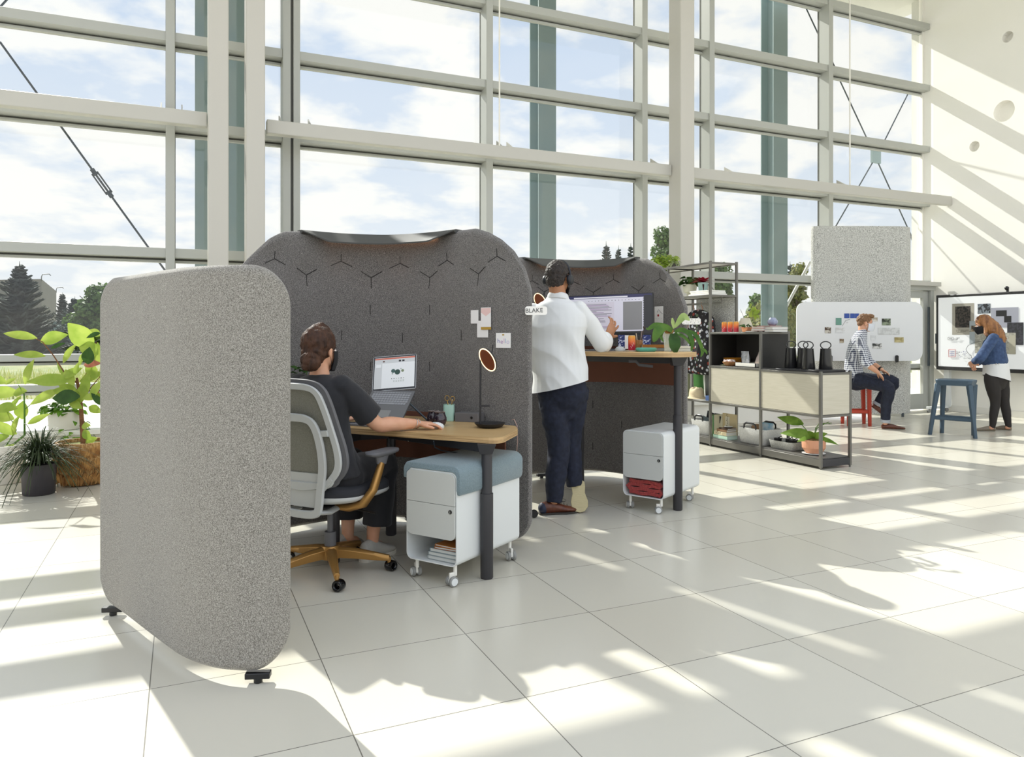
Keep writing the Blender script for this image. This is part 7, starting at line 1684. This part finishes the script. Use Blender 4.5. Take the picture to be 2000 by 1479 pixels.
for i, (x, y, L_, a, w) in enumerate(((173, 695, 27, 80, .7), (128, 776, 46, 184, .50), (113, 675, 24, 20, .3), (182, 655, 22, 200, .4), (190, 780, 26, 130, .4))): bigleaf(g, x, y, L_, a, w, 6.2, seed=i+50)
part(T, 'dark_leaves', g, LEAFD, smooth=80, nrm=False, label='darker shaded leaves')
g = G(); bigleaf(g, 180, 711, 28, 5, .45, 6.25, seed=71); bigleaf(g, 190, 768, 16, 80, .6, 6.3, seed=72); part(T, 'new_leaves', g, leafmat('copper_leaf', 'D08A78', 'A8604A', .4), smooth=80, nrm=False, label='coppery pink young leaves')
# white pot plant, cut by the left edge
pw_ = P(2, 952, 6.45); pw_.z = 0
T = thing('fig_tree', 'large leaved plant in a white pot cut off by the left edge', 'plant', pw_)
g = G(); g.lathe([(.17, 0), (.18, .01), (.195, .32), (.195, .33), (.185, .33), (.17, .02), (.001, .02)], pw_, 40); part(T, 'pot', g, mat('white_pot', 'E2DED2', .5), smooth=50)
g = G(); g.cyl(pw_+V(0, 0, .27), pw_+V(0, 0, .29), .183, seg=32); part(T, 'soil', g, SOIL)
g = G(); g.tube([pw_+V(.05, 0, .28), P(48, 850, 6.4), P(48, 800, 6.4), P(47, 770, 6.4), P(36, 752, 6.4)], [.010, .009, .007, .006, .003], 8); g.tube([pw_+V(.02, 0, .28), P(32, 840, 6.4), P(12, 800, 6.4)], [.006, .005, .003], 6); g.tube([P(48, 800, 6.4), P(60, 790, 6.4), P(72, 775, 6.35)], [.004, .003, .002], 6); part(T, 'stem', g, GREEN, smooth=60)
g = G()
for i, (x, y, L_, a, w) in enumerate(((56, 727, 44, 64, .36), (39, 766, 24, 10, .65), (44, 801, 28, 92, .9), (4, 767, 46, 180, .42), (10, 797, 44, 182, .42), (6, 814, 36, 170, .5), (28, 788, 28, 58, .3), (75, 818, 36, 25, .3), (30, 832, 40, 60, .4), (8, 836, 40, 150, .4), (20, 745, 18, 30, .5), (-10, 742, 40, 170, .4), (-8, 860, 40, 200, .4), (14, 878, 26, 40, .5), (38, 700, 0.1, 0, .1))):
    if L_ > 1: bigleaf(g, x, y, L_, a, w, 6.35+.04*(i % 4), seed=i+100)
part(T, 'leaves', g, LEAFY, smooth=80, nrm=False)
# dark grass plant
pd = P(76, 966, 5.98); pd.z = 0
T = thing('mondo_grass', 'dark grass-like plant in a charcoal pot on the floor at left', 'plant', pd)
g = G(); g.lathe([(.105, 0), (.115, .008), (.125, .235), (.125, .245), (.119, .245), (.11, .02), (.001, .02)], pd, 40); part(T, 'pot', g, mat('charcoal_pot', '3A363A', .45), smooth=50)
g = G(); g.cyl(pd+V(0, 0, .19), pd+V(0, 0, .21), .117, seg=28); part(T, 'soil', g, SOIL)
DG = leafmat('dark_grass', '4C5A3A', '2A3422', .25); g = G(); rn = random.Random(17)
for k in range(380):
    a = rn.uniform(0, 2*PI); el_ = rn.uniform(.25, 1.4); L_ = rn.uniform(.32, .54); d0 = V(math.cos(a)*math.cos(el_), math.sin(a)*math.cos(el_), math.sin(el_))
    p0 = pd+V(math.cos(a)*.03, math.sin(a)*.03, .24+rn.uniform(0, .10)); x_, y_ = frame_of(d0); prev = None; w0 = rn.uniform(.005, .009); dr = rn.uniform(.45, 1.0)
    for i in range(7):
        t = i/6; q_ = p0+d0*L_*t-V(0, 0, 1)*dr*L_*t*t; w_ = w0*(1-t*.7); cur = (g.b.verts.new(q_-x_*w_), g.b.verts.new(q_+x_*w_))
        if prev: g._f((prev[0], prev[1], cur[1], cur[0]))
        prev = cur
part(T, 'blades', g, DG, smooth=None, nrm=False, kind='stuff')
# trailing ivy in a white tub on the ledge
pi_ = V(*PY(126, 838, 8.52)); pi_.z = .3465
T = thing('ivy_plant', 'trailing ivy in a round white tub on the window ledge', 'plant', pi_, 'w')
g = G(); g.lathe([(.125, 0), (.135, .006), (.145, .17), (.145, .178), (.138, .178), (.12, .02), (.001, .02)], pi_, 40); part(T, 'pot', g, mat('white_pot', 'E2DED2'), smooth=50)
g = G(); g.cyl(pi_+V(0, 0, .14), pi_+V(0, 0, .155), .136, seg=28); part(T, 'soil', g, SOIL)
g = G(); leaves(g, pi_+V(0, 0, .19), 60, .16, .075, .07, 61, .3, (-.02, .10), .5); leaves(g, pi_+V(.10, -.10, .08), 26, .10, .06, .055, 62, .0, (-.16, .10), .6); leaves(g, pi_+V(-.13, -.06, .2), 16, .06, .08, .07, 63, .5, (-.03, .1), .4); part(T, 'foliage', g, leafmat('ivy_green', '7FA838', '52802A', .4), smooth=None, nrm=False)
gs = G(); stems(gs, pi_+V(0, 0, .15), 24, .18, .12, 15)
for k in range(6): gs.tube([pi_+V(.12, -.08, .18), pi_+V(.18+.02*k, -.14, .08-.03*k), pi_+V(.2+.03*k, -.16, -.02-.03*k)], .0015, 4)
part(T, 'stems', gs, GREEN)
# plant at the far left end of the near desk, seen past the womans hair
pp = V(-1.27, 4.68, ZD); T = thing('desk_plant', 'small dark green plant on the near desk behind the hair bun', 'plant', pp)
g = G(); g.lathe(potprof(.045, .055, .10), pp, 24); part(T, 'pot', g, mat('grey_pot', 'A39F90'), smooth=50)
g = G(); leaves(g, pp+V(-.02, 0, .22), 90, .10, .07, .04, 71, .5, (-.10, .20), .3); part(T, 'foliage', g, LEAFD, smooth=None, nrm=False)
gs = G(); stems(gs, pp+V(0, 0, .08), 16, .09, .25, 9); part(T, 'stems', gs, GREEN)
